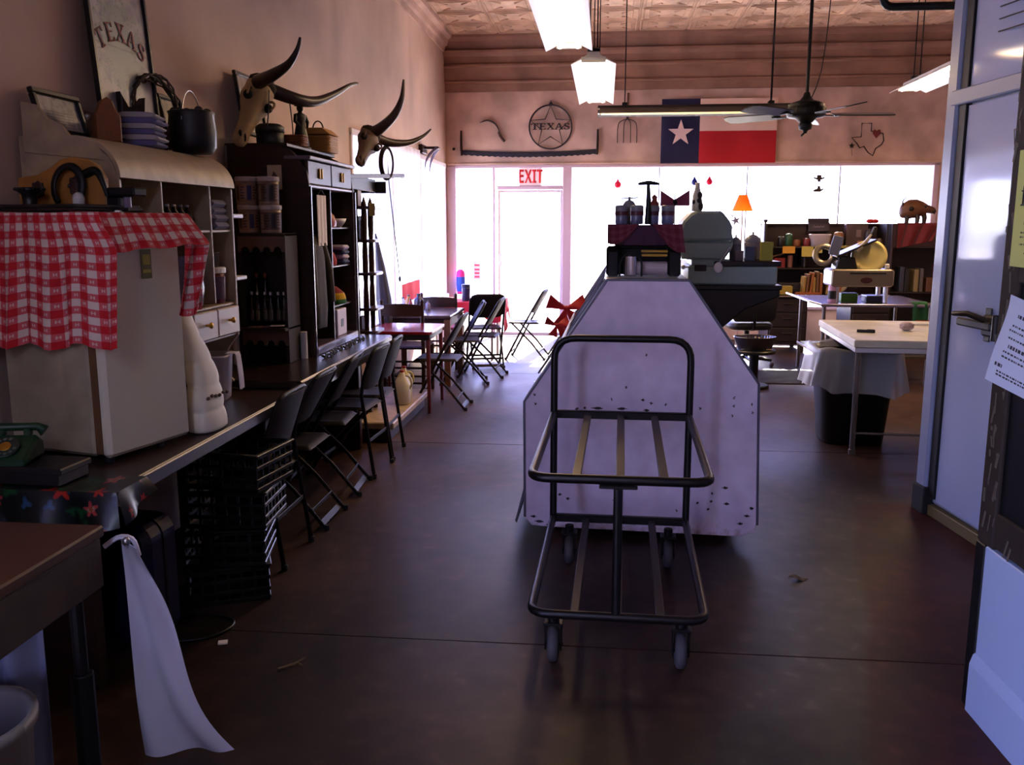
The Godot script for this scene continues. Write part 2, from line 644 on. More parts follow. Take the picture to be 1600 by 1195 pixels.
	b.span(Vector3(-2.04, 0.06, FZ - 0.086), Vector3(-1.53, 2.31, FZ - 0.08))
	struct("window_5", b, M.glass)
	b = MB.new()
	b.span(Vector3(-1.47, 2.07, FZ - 0.086), Vector3(-0.575, 2.31, FZ - 0.08))
	struct("window_6", b, M.glass)
	# glazed door
	b = MB.new()
	for q in [[-1.465, -1.435], [-0.61, -0.58]]:
		b.span(Vector3(q[0], 0.012, FZ - 0.11), Vector3(q[1], 2.015, FZ - 0.065), 0.004)
	b.span(Vector3(-1.435, 0.012, FZ - 0.11), Vector3(-0.61, 0.06, FZ - 0.065), 0.004)
	b.span(Vector3(-1.435, 1.98, FZ - 0.11), Vector3(-0.61, 2.015, FZ - 0.065), 0.004)
	var d := struct("door_1", b, mat("door_frame", Color(0.8, 0.76, 0.76), 0.5))
	b = MB.new()
	b.span(Vector3(-1.435, 0.06, FZ - 0.09), Vector3(-0.61, 1.98, FZ - 0.084))
	obj("door_pane", b, M.glass, d)
	b = MB.new()
	b.tube([Vector3(-1.42, 0.98, FZ - 0.065), Vector3(-1.42, 0.98, FZ - 0.02), Vector3(-1.42, 1.16, FZ - 0.02), Vector3(-1.42, 1.16, FZ - 0.065)], 0.009, 8)
	obj("door_handle", b, M.steel, d)
	# side window
	b = MB.new()
	for z in [-12.25, -10.62, -9.2, -7.72]:
		b.span(Vector3(LX - 0.16, 0.6, z - 0.0), Vector3(LX + 0.02, 2.33, z + 0.05), 0.005)
	b.span(Vector3(LX - 0.16, 0.56, -12.25), Vector3(LX + 0.05, 0.62, -7.67), 0.006)
	b.span(Vector3(LX - 0.16, 2.3, -12.25), Vector3(LX + 0.025, 2.36, -7.67), 0.006)
	struct("trim_2", b, mat("white_trim", Color(0.86, 0.82, 0.82), 0.5))
	for k in [[-12.2, -10.62], [-10.57, -9.2], [-9.15, -7.72]]:
		b = MB.new()
		b.span(Vector3(LX - 0.1, 0.62, k[0]), Vector3(LX - 0.094, 2.3, k[1]))
		struct("window_%d" % (7 + int(k[0] > -11) + int(k[0] > -10)), b, M.glass)
	# frame of the side door behind the camera
	b = MB.new()
	b.span(Vector3(LX - 0.2, 0, 0.0), Vector3(LX + 0.03, 2.8, 0.06), 0.006)
	b.span(Vector3(LX - 0.2, 0, 2.34), Vector3(LX + 0.03, 2.8, 2.4), 0.006)
	b.span(Vector3(LX - 0.2, 2.74, 0.06), Vector3(LX + 0.03, 2.8, 2.34), 0.006)
	struct("door_2", b, M.shop_frame)
	# ceiling with pressed tin tiles
	b = MB.new()
	b.span(Vector3(LX, CH + 0.02, FZ), Vector3(RX, CH + 0.22, BZ))
	var ce := struct("ceiling", b, M.tin)
	var tile := MB.new()
	var s := 0.6
	tile.box(Vector3(0, -0.004, 0), Vector3(s - 0.006, 0.012, s - 0.006), 0.004)
	for q in [[0.27, 0.010], [0.2, 0.007]]:
		var e: float = q[0]
		for t in [[Vector3(-e, -0.012, -e), Vector3(e, -0.012, -e)], [Vector3(e, -0.012, -e), Vector3(e, -0.012, e)], [Vector3(e, -0.012, e), Vector3(-e, -0.012, e)], [Vector3(-e, -0.012, e), Vector3(-e, -0.012, -e)]]:
			tile.tube([t[0], t[1]], q[1], 6)
	tile.lathe([Vector2(0, -0.03), Vector2(0.05, -0.026), Vector2(0.09, -0.012), Vector2(0.11, -0.01)], 10)
	for k in 4:
		var dv := Vector3(cos(PI / 4 + k * PI / 2), 0, sin(PI / 4 + k * PI / 2))
		tile.tube([dv * 0.12 + Vector3(0, -0.011, 0), dv * 0.24 + Vector3(0, -0.011, 0)], [0.016, 0.006], 6)
	var first: MeshInstance3D = null
	for j in 9:
		for i in 11:
			var at := Vector3(LX + 0.45 + i * s, CH + 0.012, FZ + 0.62 + j * s)
			if first == null:
				first = obj("ceiling_tile", tile, M.tin, ce)
				first.position = at
			else:
				same("ceiling_tile", first, ce, at)
	# cornice: a stepped cove along the shop front, a crown along the left wall
	b = MB.new()
	var pr := [Vector2(0, 3.30), Vector2(0.03, 3.30), Vector2(0.035, 3.40), Vector2(0.06, 3.41), Vector2(0.065, 3.43), Vector2(0.045, 3.45), Vector2(0.06, 3.60), Vector2(0.10, 3.62), Vector2(0.10, 3.64), Vector2(0.075, 3.66), Vector2(0.09, 3.74), Vector2(0.15, 3.78), Vector2(0.16, 3.81), Vector2(0.13, 3.83), Vector2(0.17, 3.92), Vector2(0.30, 3.95), Vector2(0.32, CH + 0.02), Vector2(0, CH + 0.02)]
	b.xf = Transform3D(Basis(Vector3(0, 0, 1), Vector3(0, 1, 0), Vector3(-1, 0, 0)), Vector3(0, 0, FZ))
	b.prism(pr, -RX, -LX)
	struct("trim_3", b, M.cornice)
	b = MB.new()
	pr = [Vector2(0, 3.80), Vector2(0.02, 3.80), Vector2(0.03, 3.86), Vector2(0.06, 3.88), Vector2(0.08, 3.93), Vector2(0.14, 3.95), Vector2(0.15, CH + 0.02), Vector2(0, CH + 0.02)]
	b.xf = Transform3D(Basis.IDENTITY, Vector3(LX, 0, 0))
	b.prism(pr, FZ + 0.02, BZ)
	struct("trim_4", b, M.header)
	# rail over the shop front
	b = MB.new()
	b.span(Vector3(LX, 2.345, FZ), Vector3(RX, 2.37, FZ + 0.035), 0.005)
	struct("trim_5", b, M.header)
	# exit sign on the transom
	var t := thing("exit_sign", "white sign with red EXIT lettering above the glazed door", "sign", Vector3(-1.015, 2.065, FZ - 0.02))
	b = MB.new()
	b.box(Vector3(0, 0.125, 0), Vector3(0.31, 0.25, 0.03), 0.006)
	obj("sign_board", b, mat("sign_white", Color(0.93, 0.85, 0.84), 0.5), t)
	b = MB.new()
	b.text("EXIT", Vector3(0, 0.125, 0.017), Basis.from_scale(Vector3(0.82, 1.25, 1)), 0.145, 0.004)
	obj("lettering", b, mat("sign_red", Color(0.80, 0.08, 0.12), 0.5), t)

# ------------------------------------------------------------------ lamps, fan, pipes
func fixture(label: String, at: Vector3, turn: float, ln: float, tone: Color, e: float, light_e: float, rods: Array, body: Material) -> Node3D:
	var t := thing("fluorescent_lamp", label, "lamp", at, turn)
	var b := MB.new()
	b.prism([Vector2(-0.05, 0.06), Vector2(-0.055, 0.035), Vector2(-0.185, -0.035), Vector2(-0.183, -0.04), Vector2(-0.05, 0.022), Vector2(0.05, 0.022), Vector2(0.183, -0.04), Vector2(0.185, -0.035), Vector2(0.055, 0.035), Vector2(0.05, 0.06)], -ln / 2, ln / 2)
	obj("reflector", b, body, t)
	for s in [-1.0, 1.0]:
		b = MB.new()
		b.lathe([Vector2(0, 0), Vector2(0.016, 0.004), Vector2(0.019, 0.012), Vector2(0.019, ln - 0.072), Vector2(0.016, ln - 0.064), Vector2(0, ln - 0.06)], 12, Vector3(s * 0.07, -0.012, -ln / 2 + 0.03), rx(90))
		obj("fluorescent_tube", b, glow("tube" + str(e), tone.lerp(Color.WHITE, 0.75) if e > 2.0 else tone, e), t)
	for s in [-1.0, 1.0]:
		b = MB.new()
		b.box(Vector3(0, 0.0, s * (ln / 2 - 0.012)), Vector3(0.2, 0.045, 0.02), 0.004)
		obj("socket_bar", b, mat("socket", Color(0.85, 0.84, 0.8), 0.5), t)
	for q in rods:
		b = MB.new()
		var top := CH - at.y
		b.tube([Vector3(-0.03, 0.05, q), Vector3(-0.03, top, q)], 0.006, 6)
		b.tube([Vector3(0.03, 0.05, q), Vector3(0.03, top, q)], 0.006, 6)
		b.box(Vector3(0, 0.075, q), Vector3(0.1, 0.035, 0.06), 0.006)
		obj("hanger", b, M.black_iron, t)
	var l := AreaLight3D.new()
	l.name = "glow"
	l.area_size = Vector2(0.28, ln * 0.94)
	l.light_color = tone
	l.light_energy = light_e
	l.area_range = 25.0
	l.shadow_enabled = true
	l.position = Vector3(0, -0.045, 0)
	l.rotation_degrees = Vector3(-90, 0, 0)
	t.add_child(l, true)
	return t

func build_lamps():
	var warm := Color(1.0, 0.80, 0.56)
	var white_metal := mat("lamp_metal", Color(0.85, 0.84, 0.80), 0.4)
	fixture("long suspended white fluorescent lamp nearest the camera, cut off by the top edge", Vector3(-0.305, 2.94, -6.55), 0, 1.8, warm, 7.0, LAMP * 0.65, [-0.75, 0.75], white_metal)
	fixture("suspended white fluorescent lamp on twin rods just beyond the largest lamp", Vector3(-0.115, 2.88, -8.95), 0, 2.5, warm, 7.0, LAMP * 1.2, [1.2, -1.2], white_metal)
	fixture("long fluorescent lamp seen broadside with yellowish tubes, behind the ceiling fan", Vector3(1.0, 2.8, -10.5), 90, 2.2, Color(1.0, 0.88, 0.42), 1.1, LAMP * 0.25, [-0.8, 0.8], mat("lamp_dark", Color(0.16, 0.12, 0.10), 0.5))
	fixture("suspended fluorescent lamp slanting out from behind the tall steel cooler", Vector3(3.12, 2.94, -8.85), 0, 2.5, warm, 7.0, LAMP * 1.3, [-1.0, 1.0], white_metal)
	fixture("added cool white fluorescent lamp by the side door, unseen behind the camera", Vector3(-0.9, 2.95, 0.9), 0, 2.5, Color(0.72, 0.79, 1.0), 7.01, LAMP * 1.0, [-1.0, 1.0], white_metal)  # unseen lamp added to strengthen the bluish light from behind left
	# ceiling fan
	var t := thing("ceiling_fan", "black five-bladed ceiling fan hanging on a long rod before the flag", "fan", Vector3(1.455, 2.36, -7.0))
	var b := MB.new()
	b.can(Vector3(0, 0.05, 0), 0.013, CH - 2.36 - 0.05, 0.002, 10)
	b.lathe([Vector2(0, CH - 2.44), Vector2(0.05, CH - 2.43), Vector2(0.075, CH - 2.36), Vector2(0, CH - 2.36)], 16)
	obj("rod", b, M.black_iron, t)
	b = MB.new()
	b.lathe([Vector2(0, -0.075), Vector2(0.05, -0.07), Vector2(0.075, -0.045), Vector2(0.13, -0.035), Vector2(0.14, -0.02), Vector2(0.14, 0.03), Vector2(0.125, 0.045), Vector2(0.13, 0.055), Vector2(0.1, 0.07), Vector2(0.05, 0.085), Vector2(0.03, 0.11), Vector2(0.02, 0.14), Vector2(0, 0.145)], 24)
	for k in 14:
		var a := TAU * k / 14
		b.box(Vector3(cos(a) * 0.137, 0.005, sin(a) * 0.137), Vector3(0.012, 0.04, 0.012), 0.002, ry(-rad_to_deg(a)))
	obj("motor", b, M.black_iron, t)
	b = MB.new()
	b.lathe([Vector2(0, -0.15), Vector2(0.012, -0.15), Vector2(0.018, -0.13), Vector2(0.045, -0.12), Vector2(0.05, -0.09), Vector2(0.04, -0.07), Vector2(0, -0.07)], 16)
	b.tube([Vector3(0.02, -0.12, 0), Vector3(-0.03, -0.17, 0.01)], 0.008, 6)
	obj("switch_housing", b, M.black_iron, t)
	for k in 5:
		var a := 3.0 + 72.0 * k
		b = MB.new()
		b.xf = Transform3D(ry(a) * rx(13.0), Vector3(0, -0.015, 0))
		b.xf = b.xf * Transform3D(rx(-90), Vector3.ZERO)
		b.prism([Vector2(0.19, -0.055), Vector2(0.3, -0.065), Vector2(0.58, -0.075), Vector2(0.625, -0.06), Vector2(0.64, 0), Vector2(0.625, 0.06), Vector2(0.58, 0.075), Vector2(0.3, 0.065), Vector2(0.19, 0.055)], -0.004, 0.004, 0.002)
		var bl := obj("blade", b, mat("fan_blade", Color(0.06, 0.055, 0.06), 0.35), t)
		b = MB.new()
		b.xf = Transform3D(ry(a), Vector3(0, -0.02, 0))
		b.box(Vector3(0.17, -0.004, 0), Vector3(0.13, 0.008, 0.03), 0.002)
		b.box(Vector3(0.23, -0.004, 0), Vector3(0.03, 0.01, 0.09), 0.003)
		obj("blade_iron", b, M.black_iron, bl)
	b = MB.new()
	b.tube(curve([Vector3(0.02, 0.08, 0.02), Vector3(0.09, 0.28, 0.0), Vector3(0.13, 0.8, 0), Vector3(0.14, CH - 2.36, 0)], 14), 0.004, 5)
	obj("wire", b, M.black_iron, t)
	# black conduit that comes down from the ceiling and runs over the cooler
	b = MB.new()
	b.tube([Vector3(1.53, CH, -5.5)] + [Vector3(1.53, 2.9, -5.5)] + arc(Vector3(1.53, 2.75, -5.5), Vector3(1.53, 2.81, -5.5), Vector3(1.59, 2.75, -5.5)) + [Vector3(2.6, 2.75, -5.5), Vector3(2.7, 2.75, -5.5)] + arc(Vector3(2.86, 2.75, -5.5), Vector3(2.8, 2.75, -5.5), Vector3(2.86, 2.81, -5.5)) + [Vector3(2.86, CH, -5.5)], 0.022, 10)
	tag(obj("conduit_pipe", b, M.black_iron), "black iron pipe dropping from the ceiling and bending over the cooler", "pipe")

# ------------------------------------------------------------------ decorations on the wall above the shop front
func build_decor():
	var z := FZ + 0.012
	var iron := mat("old_iron", Color(0.13, 0.09, 0.10), 0.6, 0.3)
	var b := MB.new()
	var t := thing("sickle", "old curved iron sickle hung on the wall left of the star ring", "sickle", Vector3(-1.5, 2.8, z))
	b.tube(curve([Vector3(-0.2, 0.1, 0.01), Vector3(-0.1, 0.13, 0.01), Vector3(0.0, 0.09, 0.012), Vector3(0.05, 0.02, 0.014), Vector3(0.06, -0.03, 0.014)], 16), [0.004, 0.009, 0.012, 0.014, 0.016, 0.017, 0.018, 0.018, 0.018, 0.017, 0.016, 0.016, 0.015, 0.014, 0.013, 0.012, 0.011], 8, false, Vector2(1, 0.6))
	obj("blade", b, iron, t)
	b = MB.new()
	b.tube(curve([Vector3(0.055, -0.02, 0.016), Vector3(0.09, -0.09, 0.02), Vector3(0.14, -0.15, 0.02)], 8), [0.014, 0.017, 0.019, 0.02, 0.018, 0.018, 0.019, 0.02, 0.015], 8)
	obj("handle", b, M.dark_wood, t)
	# ring with a star and the state's name
	t = thing("star_ring", "round wire wall ring holding a star and the word TEXAS", "ornament", Vector3(-0.745, 2.835, z))
	b = MB.new()
	b.tube(ring(Vector3(0, 0, 0.014), 0.285, 40), 0.011, 6, true)
	obj("ring", b, iron, t)
	b = MB.new()
	b.ball(Vector3(0, 0.3, 0.014), Vector3(0.025, 0.02, 0.012), 8)
	b.tube([Vector3(0, 0.3, 0.014), Vector3(0, 0.34, 0.004)], 0.005, 5)
	obj("hanger", b, iron, t)
	b = MB.new()
	var sp := []
	for k in 10:
		var a := PI / 2 + TAU * k / 10
		var r := 0.28 if k % 2 == 0 else 0.125
		sp.append(Vector3(cos(a) * r, sin(a) * r, 0.014))
	b.tube(sp, 0.008, 6, true)
	obj("star", b, iron, t)
	b = MB.new()
	b.text("TEXAS", Vector3(0, 0.005, 0.02), Basis.from_scale(Vector3(1.35, 1, 1)), 0.085, 0.012, true, true)
	obj("lettering", b, iron, t)
	# two-man crosscut saw
	t = thing("crosscut_saw", "long two-man crosscut saw with upright handles over the door", "saw", Vector3(-1.035, 2.47, z))
	b = MB.new()
	var pl := [Vector2(-0.92, 0.075), Vector2(-0.92, 0.02)]
	for k in 46:
		var x := -0.9 + 1.8 * k / 45.0
		var sag := -0.035 * (1.0 - pow(x / 0.9, 2))
		pl.append(Vector2(x, 0.005 + sag + (0.012 if k % 2 == 0 else 0.0)))
	pl.append(Vector2(0.92, 0.02)); pl.append(Vector2(0.92, 0.075))
	for k in range(1, 12):
		var x := 0.92 - 1.84 * k / 12.0
		pl.append(Vector2(x, 0.075 - 0.03 * (1.0 - pow(x / 0.92, 2))))
	b.prism(pl, 0.002, 0.008)
	obj("blade", b, mat("saw_steel", Color(0.10, 0.09, 0.14), 0.5, 0.3), t)
	for s in [-1.0, 1.0]:
		b = MB.new()
		b.tube([Vector3(s * 0.915, 0.0, 0.016), Vector3(s * 0.92, 0.1, 0.018), Vector3(s * 0.922, 0.22, 0.018), Vector3(s * 0.92, 0.33, 0.016)], [0.014, 0.017, 0.016, 0.012], 8)
		obj("handle", b, M.dark_wood, t)
	# pitchfork
	t = thing("pitchfork", "rusty four-tined pitchfork head hung tines down beside the flag", "pitchfork", Vector3(0.275, 2.9, z))
	b = MB.new()
	for x in [-0.125, -0.045, 0.045, 0.125]:
		b.tube(curve([Vector3(0, 0.03, 0.016), Vector3(x * 0.8, -0.01, 0.016), Vector3(x, -0.08, 0.014), Vector3(x * 1.02, -0.28, 0.01)], 12), 0.006, 6)
	obj("tines", b, iron, t)
	b = MB.new()
	b.tube([Vector3(0, 0.02, 0.016), Vector3(0, 0.1, 0.016)], [0.014, 0.018], 8)
	obj("socket", b, iron, t)
	b = MB.new()
	b.tube([Vector3(0, 0.09, 0.016), Vector3(0.005, 0.36, 0.016)], 0.015, 8)
	obj("handle", b, M.brown_wood, t)
	# flag
	t = thing("flag", "faded one-star flag, blue hoist with white and red bands, above the windows", "flag", Vector3(0.72, 2.35, FZ + 0.052))
	var wave := func(x: float, y: float) -> Vector3: return Vector3(x, y, 0.006 * sin(x * 11.0 + y * 2.0) + 0.004 * sin(x * 23.0))
	for q in [["blue_field", 0.0, 0.5, 0.0, 0.82, Color(0.075, 0.07, 0.22)], ["white_band", 0.5, 1.49, 0.41, 0.82, Color(0.84, 0.72, 0.64)], ["red_band", 0.5, 1.49, 0.0, 0.41, Color(0.66, 0.045, 0.10)]]:
		b = MB.new()
		b.grid(func(u: float, v: float) -> Vector3: return wave.call(lerpf(q[1], q[2], u), lerpf(q[3], q[4], v)), 24, 6, 1, 1, 0.002)
		obj(q[0], b, mat(q[0], q[5], 0.85), t)
	b = MB.new()
	sp = []
	for k in 10:
		var a := PI / 2 + TAU * k / 10
		var r := 0.175 if k % 2 == 0 else 0.068
		sp.append(Vector2(0.255 + cos(a) * r, 0.385 + sin(a) * r))
	b.prism(sp, 0.009, 0.013)
	obj("star", b, mat("star_white", Color(0.85, 0.74, 0.70), 0.85), t)
	# wire outline of the state
	t = thing("wire_map", "dark wire outline of a state map with a red heart, far right wall", "ornament", Vector3(3.36, 2.65, z))
	b = MB.new()
	var tx := [Vector2(-0.07, 0.19), Vector2(0.05, 0.19), Vector2(0.05, 0.09), Vector2(0.13, 0.07), Vector2(0.2, 0.06), Vector2(0.215, -0.03), Vector2(0.19, -0.08), Vector2(0.12, -0.13), Vector2(0.09, -0.22), Vector2(0.03, -0.18), Vector2(-0.03, -0.1), Vector2(-0.08, -0.12), Vector2(-0.12, -0.06), Vector2(-0.19, 0.01), Vector2(-0.07, 0.02)]
	var p3 := []
	for q in tx: p3.append(Vector3(q.x, q.y, 0.01))
	b.tube(p3, 0.008, 6, true)
	obj("outline", b, iron, t)
	b = MB.new()
	b.prism([Vector2(0.12, 0.0), Vector2(0.17, 0.06), Vector2(0.165, 0.1), Vector2(0.14, 0.11), Vector2(0.12, 0.09), Vector2(0.1, 0.11), Vector2(0.075, 0.1), Vector2(0.07, 0.06)], 0.006, 0.018, 0.003)
	obj("heart", b, mat("dark_red", Color(0.40, 0.05, 0.07), 0.5), t)
	t = thing("star_hook", "small dark star hanging on a nail below the wire map", "ornament", Vector3(3.18, 2.56, z))
	b = MB.new()
	sp = []
	for k in 10:
		var a := PI / 2 + TAU * k / 10
		sp.append(Vector2(cos(a), sin(a)) * (0.04 if k % 2 == 0 else 0.018))
	b.prism(sp, 0.0, 0.012, 0.003)
	b.tube([Vector3(0, -0.02, 0.006), Vector3(0.01, -0.13, 0.006)], 0.003, 5)
	obj("star", b, iron, t)
	b = MB.new()
	b.lathe([Vector2(0, 0.03), Vector2(0.012, 0.028), Vector2(0.02, 0.018), Vector2(0.016, 0.006), Vector2(0.009, 0.0), Vector2(0, 0)], 12, Vector3(-2.06, 2.56, FZ), rx(90))
	tag(obj("wall_peg", b, iron), "small dark peg on the wall beside the saw's left handle", "peg")
	# things hung in the windows
	for q in [["red", Vector3(0.165, 2.075, FZ + 0.06), 0.048, "round red glass ornament hanging in the window left of the bottle"], ["blue", Vector3(1.175, 2.10, FZ + 0.06), 0.042, "round blue glass ornament hanging behind the cow-print bottle"], ["red", Vector3(1.37, 2.105, FZ + 0.06), 0.044, "round red glass ornament hanging between the bottle and orange lamp"]]:
		t = thing("glass_ornament", q[3], "ornament", q[1], 0, "round ornaments hung in the shop windows")
		b = MB.new()
		b.ball(Vector3.ZERO, Vector3.ONE * q[2], 16)
		b.lathe([Vector2(0.03, 0.032), Vector2(0.016, 0.052), Vector2(0.009, 0.072), Vector2(0, 0.075)], 12)
		var om := mat("ornament_" + q[0], Color(0.72, 0.05, 0.22) if q[0] == "red" else Color(0.10, 0.14, 0.42), 0.15)
		om.backlight_enabled = true
		om.backlight = Color(0.6, 0.05, 0.2) if q[0] == "red" else Color(0.1, 0.12, 0.4)
		obj("ball", b, om, t)
		b = MB.new()
		b.tube([Vector3(0, 0.07, 0), Vector3(0, 2.35 - q[1].y, -0.035)], 0.0012, 4)
		obj("string", b, mat("string", Color(0.7, 0.68, 0.66), 0.8), t)
	var dark := mat("cutout", Color(0.16, 0.09, 0.07), 0.6)
	t = thing("hat_cutout", "tiny brown hat cutout hanging in the fourth shop window", "ornament", Vector3(2.79, 2.145, FZ + 0.03))
	b = MB.new()
	b.prism([Vector2(-0.07, 0.0), Vector2(-0.075, 0.02), Vector2(-0.03, 0.012), Vector2(-0.03, 0.04), Vector2(-0.012, 0.05), Vector2(0.0, 0.042), Vector2(0.012, 0.05), Vector2(0.03, 0.04), Vector2(0.03, 0.012), Vector2(0.075, 0.02), Vector2(0.07, 0.0), Vector2(0.02, -0.02), Vector2(0.02, -0.045), Vector2(-0.02, -0.045), Vector2(-0.02, -0.02)], -0.003, 0.003)
	b.tube([Vector3(0, 0.045, 0), Vector3(0, 0.2, 0)], 0.001, 4)
	obj("cutout", b, dark, t)
	t = thing("boot_cutout", "tiny brown boot cutout hanging below the hat cutout", "ornament", Vector3(2.79, 2.01, FZ + 0.03))
	b = MB.new()
	b.prism([Vector2(-0.07, -0.035), Vector2(-0.065, -0.01), Vector2(-0.02, 0.005), Vector2(-0.015, 0.04), Vector2(0.02, 0.035), Vector2(0.025, 0.0), Vector2(0.055, 0.005), Vector2(0.085, 0.05), Vector2(0.06, -0.01), Vector2(0.02, -0.04)], -0.003, 0.003)
	b.tube([Vector3(0, 0.035, 0), Vector3(0, 0.095, 0)], 0.001, 4)
	obj("cutout", b, dark, t)
	t = thing("starfish_ornament", "grey starfish-like ornament hanging below the orange lampshade", "ornament", Vector3(1.735, 1.60, FZ + 0.05))
	b = MB.new()
	sp = []
	for k in 10:
		var a := PI / 2 + 0.3 + TAU * k / 10
		sp.append(Vector2(cos(a), sin(a)) * (0.075 if k % 2 == 0 else 0.028))
	b.prism(sp, -0.008, 0.008, 0.004)
	b.tube([Vector3(-0.03, 0.05, 0), Vector3(-0.14, 0.13, 0)], [0.01, 0.003], 6)
	obj("star", b, mat("pewter", Color(0.42, 0.40, 0.45), 0.5), t)
	b = MB.new()
	b.tube([Vector3(0, 0.05, 0), Vector3(0, 0.74, -0.03)], 0.001, 4)
	obj("string", b, M.string, t)
	# left corner: windsock, paper sign, red banner, awning bracket
	t = thing("windsock", "small blue and pink cloth windsock hanging by the door's left post", "windsock", Vector3(-1.965, 0.64, FZ + 0.12))
	b = MB.new(true)
	b.lathe([Vector2(0.055, 0.0), Vector2(0.062, 0.1), Vector2(0.06, 0.2)], 14)
	obj("blue_sleeve", b, mat("sock_blue", Color(0.10, 0.25, 0.62), 0.7), t)
	b = MB.new(true)
	b.lathe([Vector2(0.06, 0.2), Vector2(0.055, 0.27), Vector2(0.03, 0.3)], 14)
	b.lathe([Vector2(0.05, -0.04), Vector2(0.055, 0.0)], 14)
	obj("pink_band", b, mat("sock_pink", Color(0.82, 0.12, 0.45), 0.7), t)
	b = MB.new()
	b.tube([Vector3(0, 0.3, 0), Vector3(0, 0.5, 0), Vector3(-0.09, 1.69, -0.09)], 0.002, 4)
	obj("cord", b, M.string, t)
	t = thing("paper_sign", "narrow pink and white paper strip stuck on the glass beside the windsock", "sign", Vector3(-1.765, 0.92, FZ - 0.072))
	b = MB.new()
	b.box(Vector3.ZERO, Vector3(0.1, 0.25, 0.002))
	obj("paper", b, mat("sign_paper", Color(0.9, 0.84, 0.84), 0.8), t)
	b = MB.new()
	for y in [-0.09, -0.04, 0.01, 0.07]:
		b.box(Vector3(0, y, 0.0015), Vector3(0.07, 0.025, 0.002))
	obj("stripe", b, mat("stripe_red", Color(0.80, 0.30, 0.32), 0.8), t)
	t = thing("red_banner", "small red cloth banner hung low in the side window", "banner", Vector3(LX + 0.035, 0.72, -9.85))
	b = MB.new()
	b.grid(func(u: float, v: float) -> Vector3: return Vector3(0.006 * sin(u * 14.0), v * 0.2, 0.45 - u * 0.9), 20, 3, 1, 1, 0.002)
	var bm := mat("banner_red", Color(0.80, 0.06, 0.10), 0.8)
	bm.backlight_enabled = true
	bm.backlight = Color(0.5, 0.02, 0.04)
	obj("cloth", b, bm, t)
	b = MB.new()
	for s in [-1.0, 1.0]: b.tube([Vector3(0, 0.2, s * 0.44), Vector3(-0.01, 1.58, s * 0.44)], 0.0015, 4)
	obj("cord", b, M.string, t)
	t = thing("wall_bracket", "dark wooden bracket with two curved prongs above the side window", "bracket", Vector3(LX, 2.42, -10.7))
	b = MB.new()
	b.span(Vector3(0.0, -0.05, -0.14), Vector3(0.05, 0.05, 0.14), 0.008)
	b.span(Vector3(0.02, 0.0, -0.05), Vector3(0.22, 0.03, 0.05), 0.006)
	obj("board", b, M.dark_wood, t)
	for s in [-1.0, 1.0]:
		b = MB.new()
		b.tube(curve([Vector3(0.2, 0.01, s * 0.05), Vector3(0.14, -0.05, s * 0.1), Vector3(0.09, -0.14, s * 0.14), Vector3(0.07, -0.26, s * 0.15)], 12), [0.022, 0.021, 0.02, 0.019, 0.018, 0.017, 0.015, 0.013, 0.011, 0.009, 0.007, 0.005, 0.003], 8)
		obj("prong", b, mat("horn_grey", Color(0.34, 0.30, 0.40), 0.5), t)
	# sheer valance with folds at the near end of the side window
	b = MB.new()
	b.grid(func(u: float, v: float) -> Vector3: return Vector3(LX + 0.055 + 0.012 * sin(u * 80.0), 2.38 - v * (0.36 + 0.02 * sin(u * 20.0)), -7.9 - u * 2.5), 90, 5, 1, 1, 0.002)
	var vm := mat("sheer", Color(0.96, 0.95, 0.96), 0.8)
	vm.backlight_enabled = true
	vm.backlight = Color(0.9, 0.9, 0.9)
	tag(obj("window_valance", b, vm), "sheer white pleated valance along the top of the side window", "valance")
	# picture on the left wall behind the skull
	framed("tall_poster", "tall dark-framed map poster headed TEXAS above the white hutch", "poster", Vector3(LX + 0.085, 1.965, -3.89), 0.5, 1.3, 4.0, Color(0.03, 0.03, 0.035), "poster")
	framed("picture_frame", "small tilted dark-framed picture left of the tall poster", "picture", Vector3(LX + 0.075, 1.885, -3.40), 0.31, 0.17, 14.0, Color(0.04, 0.035, 0.035), "certificate")
	framed("picture_frame", "narrow brown-framed picture behind the shirts, right of the tall poster", "picture", Vector3(LX + 0.08, 1.90, -4.36), 0.24, 0.27, 12.0, Color(0.10, 0.06, 0.05), "portrait")
	framed("picture_frame", "black-framed picture on the wall behind the nearer longhorn skull", "picture", Vector3(LX + 0.09, 2.06, -5.32), 0.36, 0.36, 8.0, Color(0.03, 0.025, 0.03), "landscape")

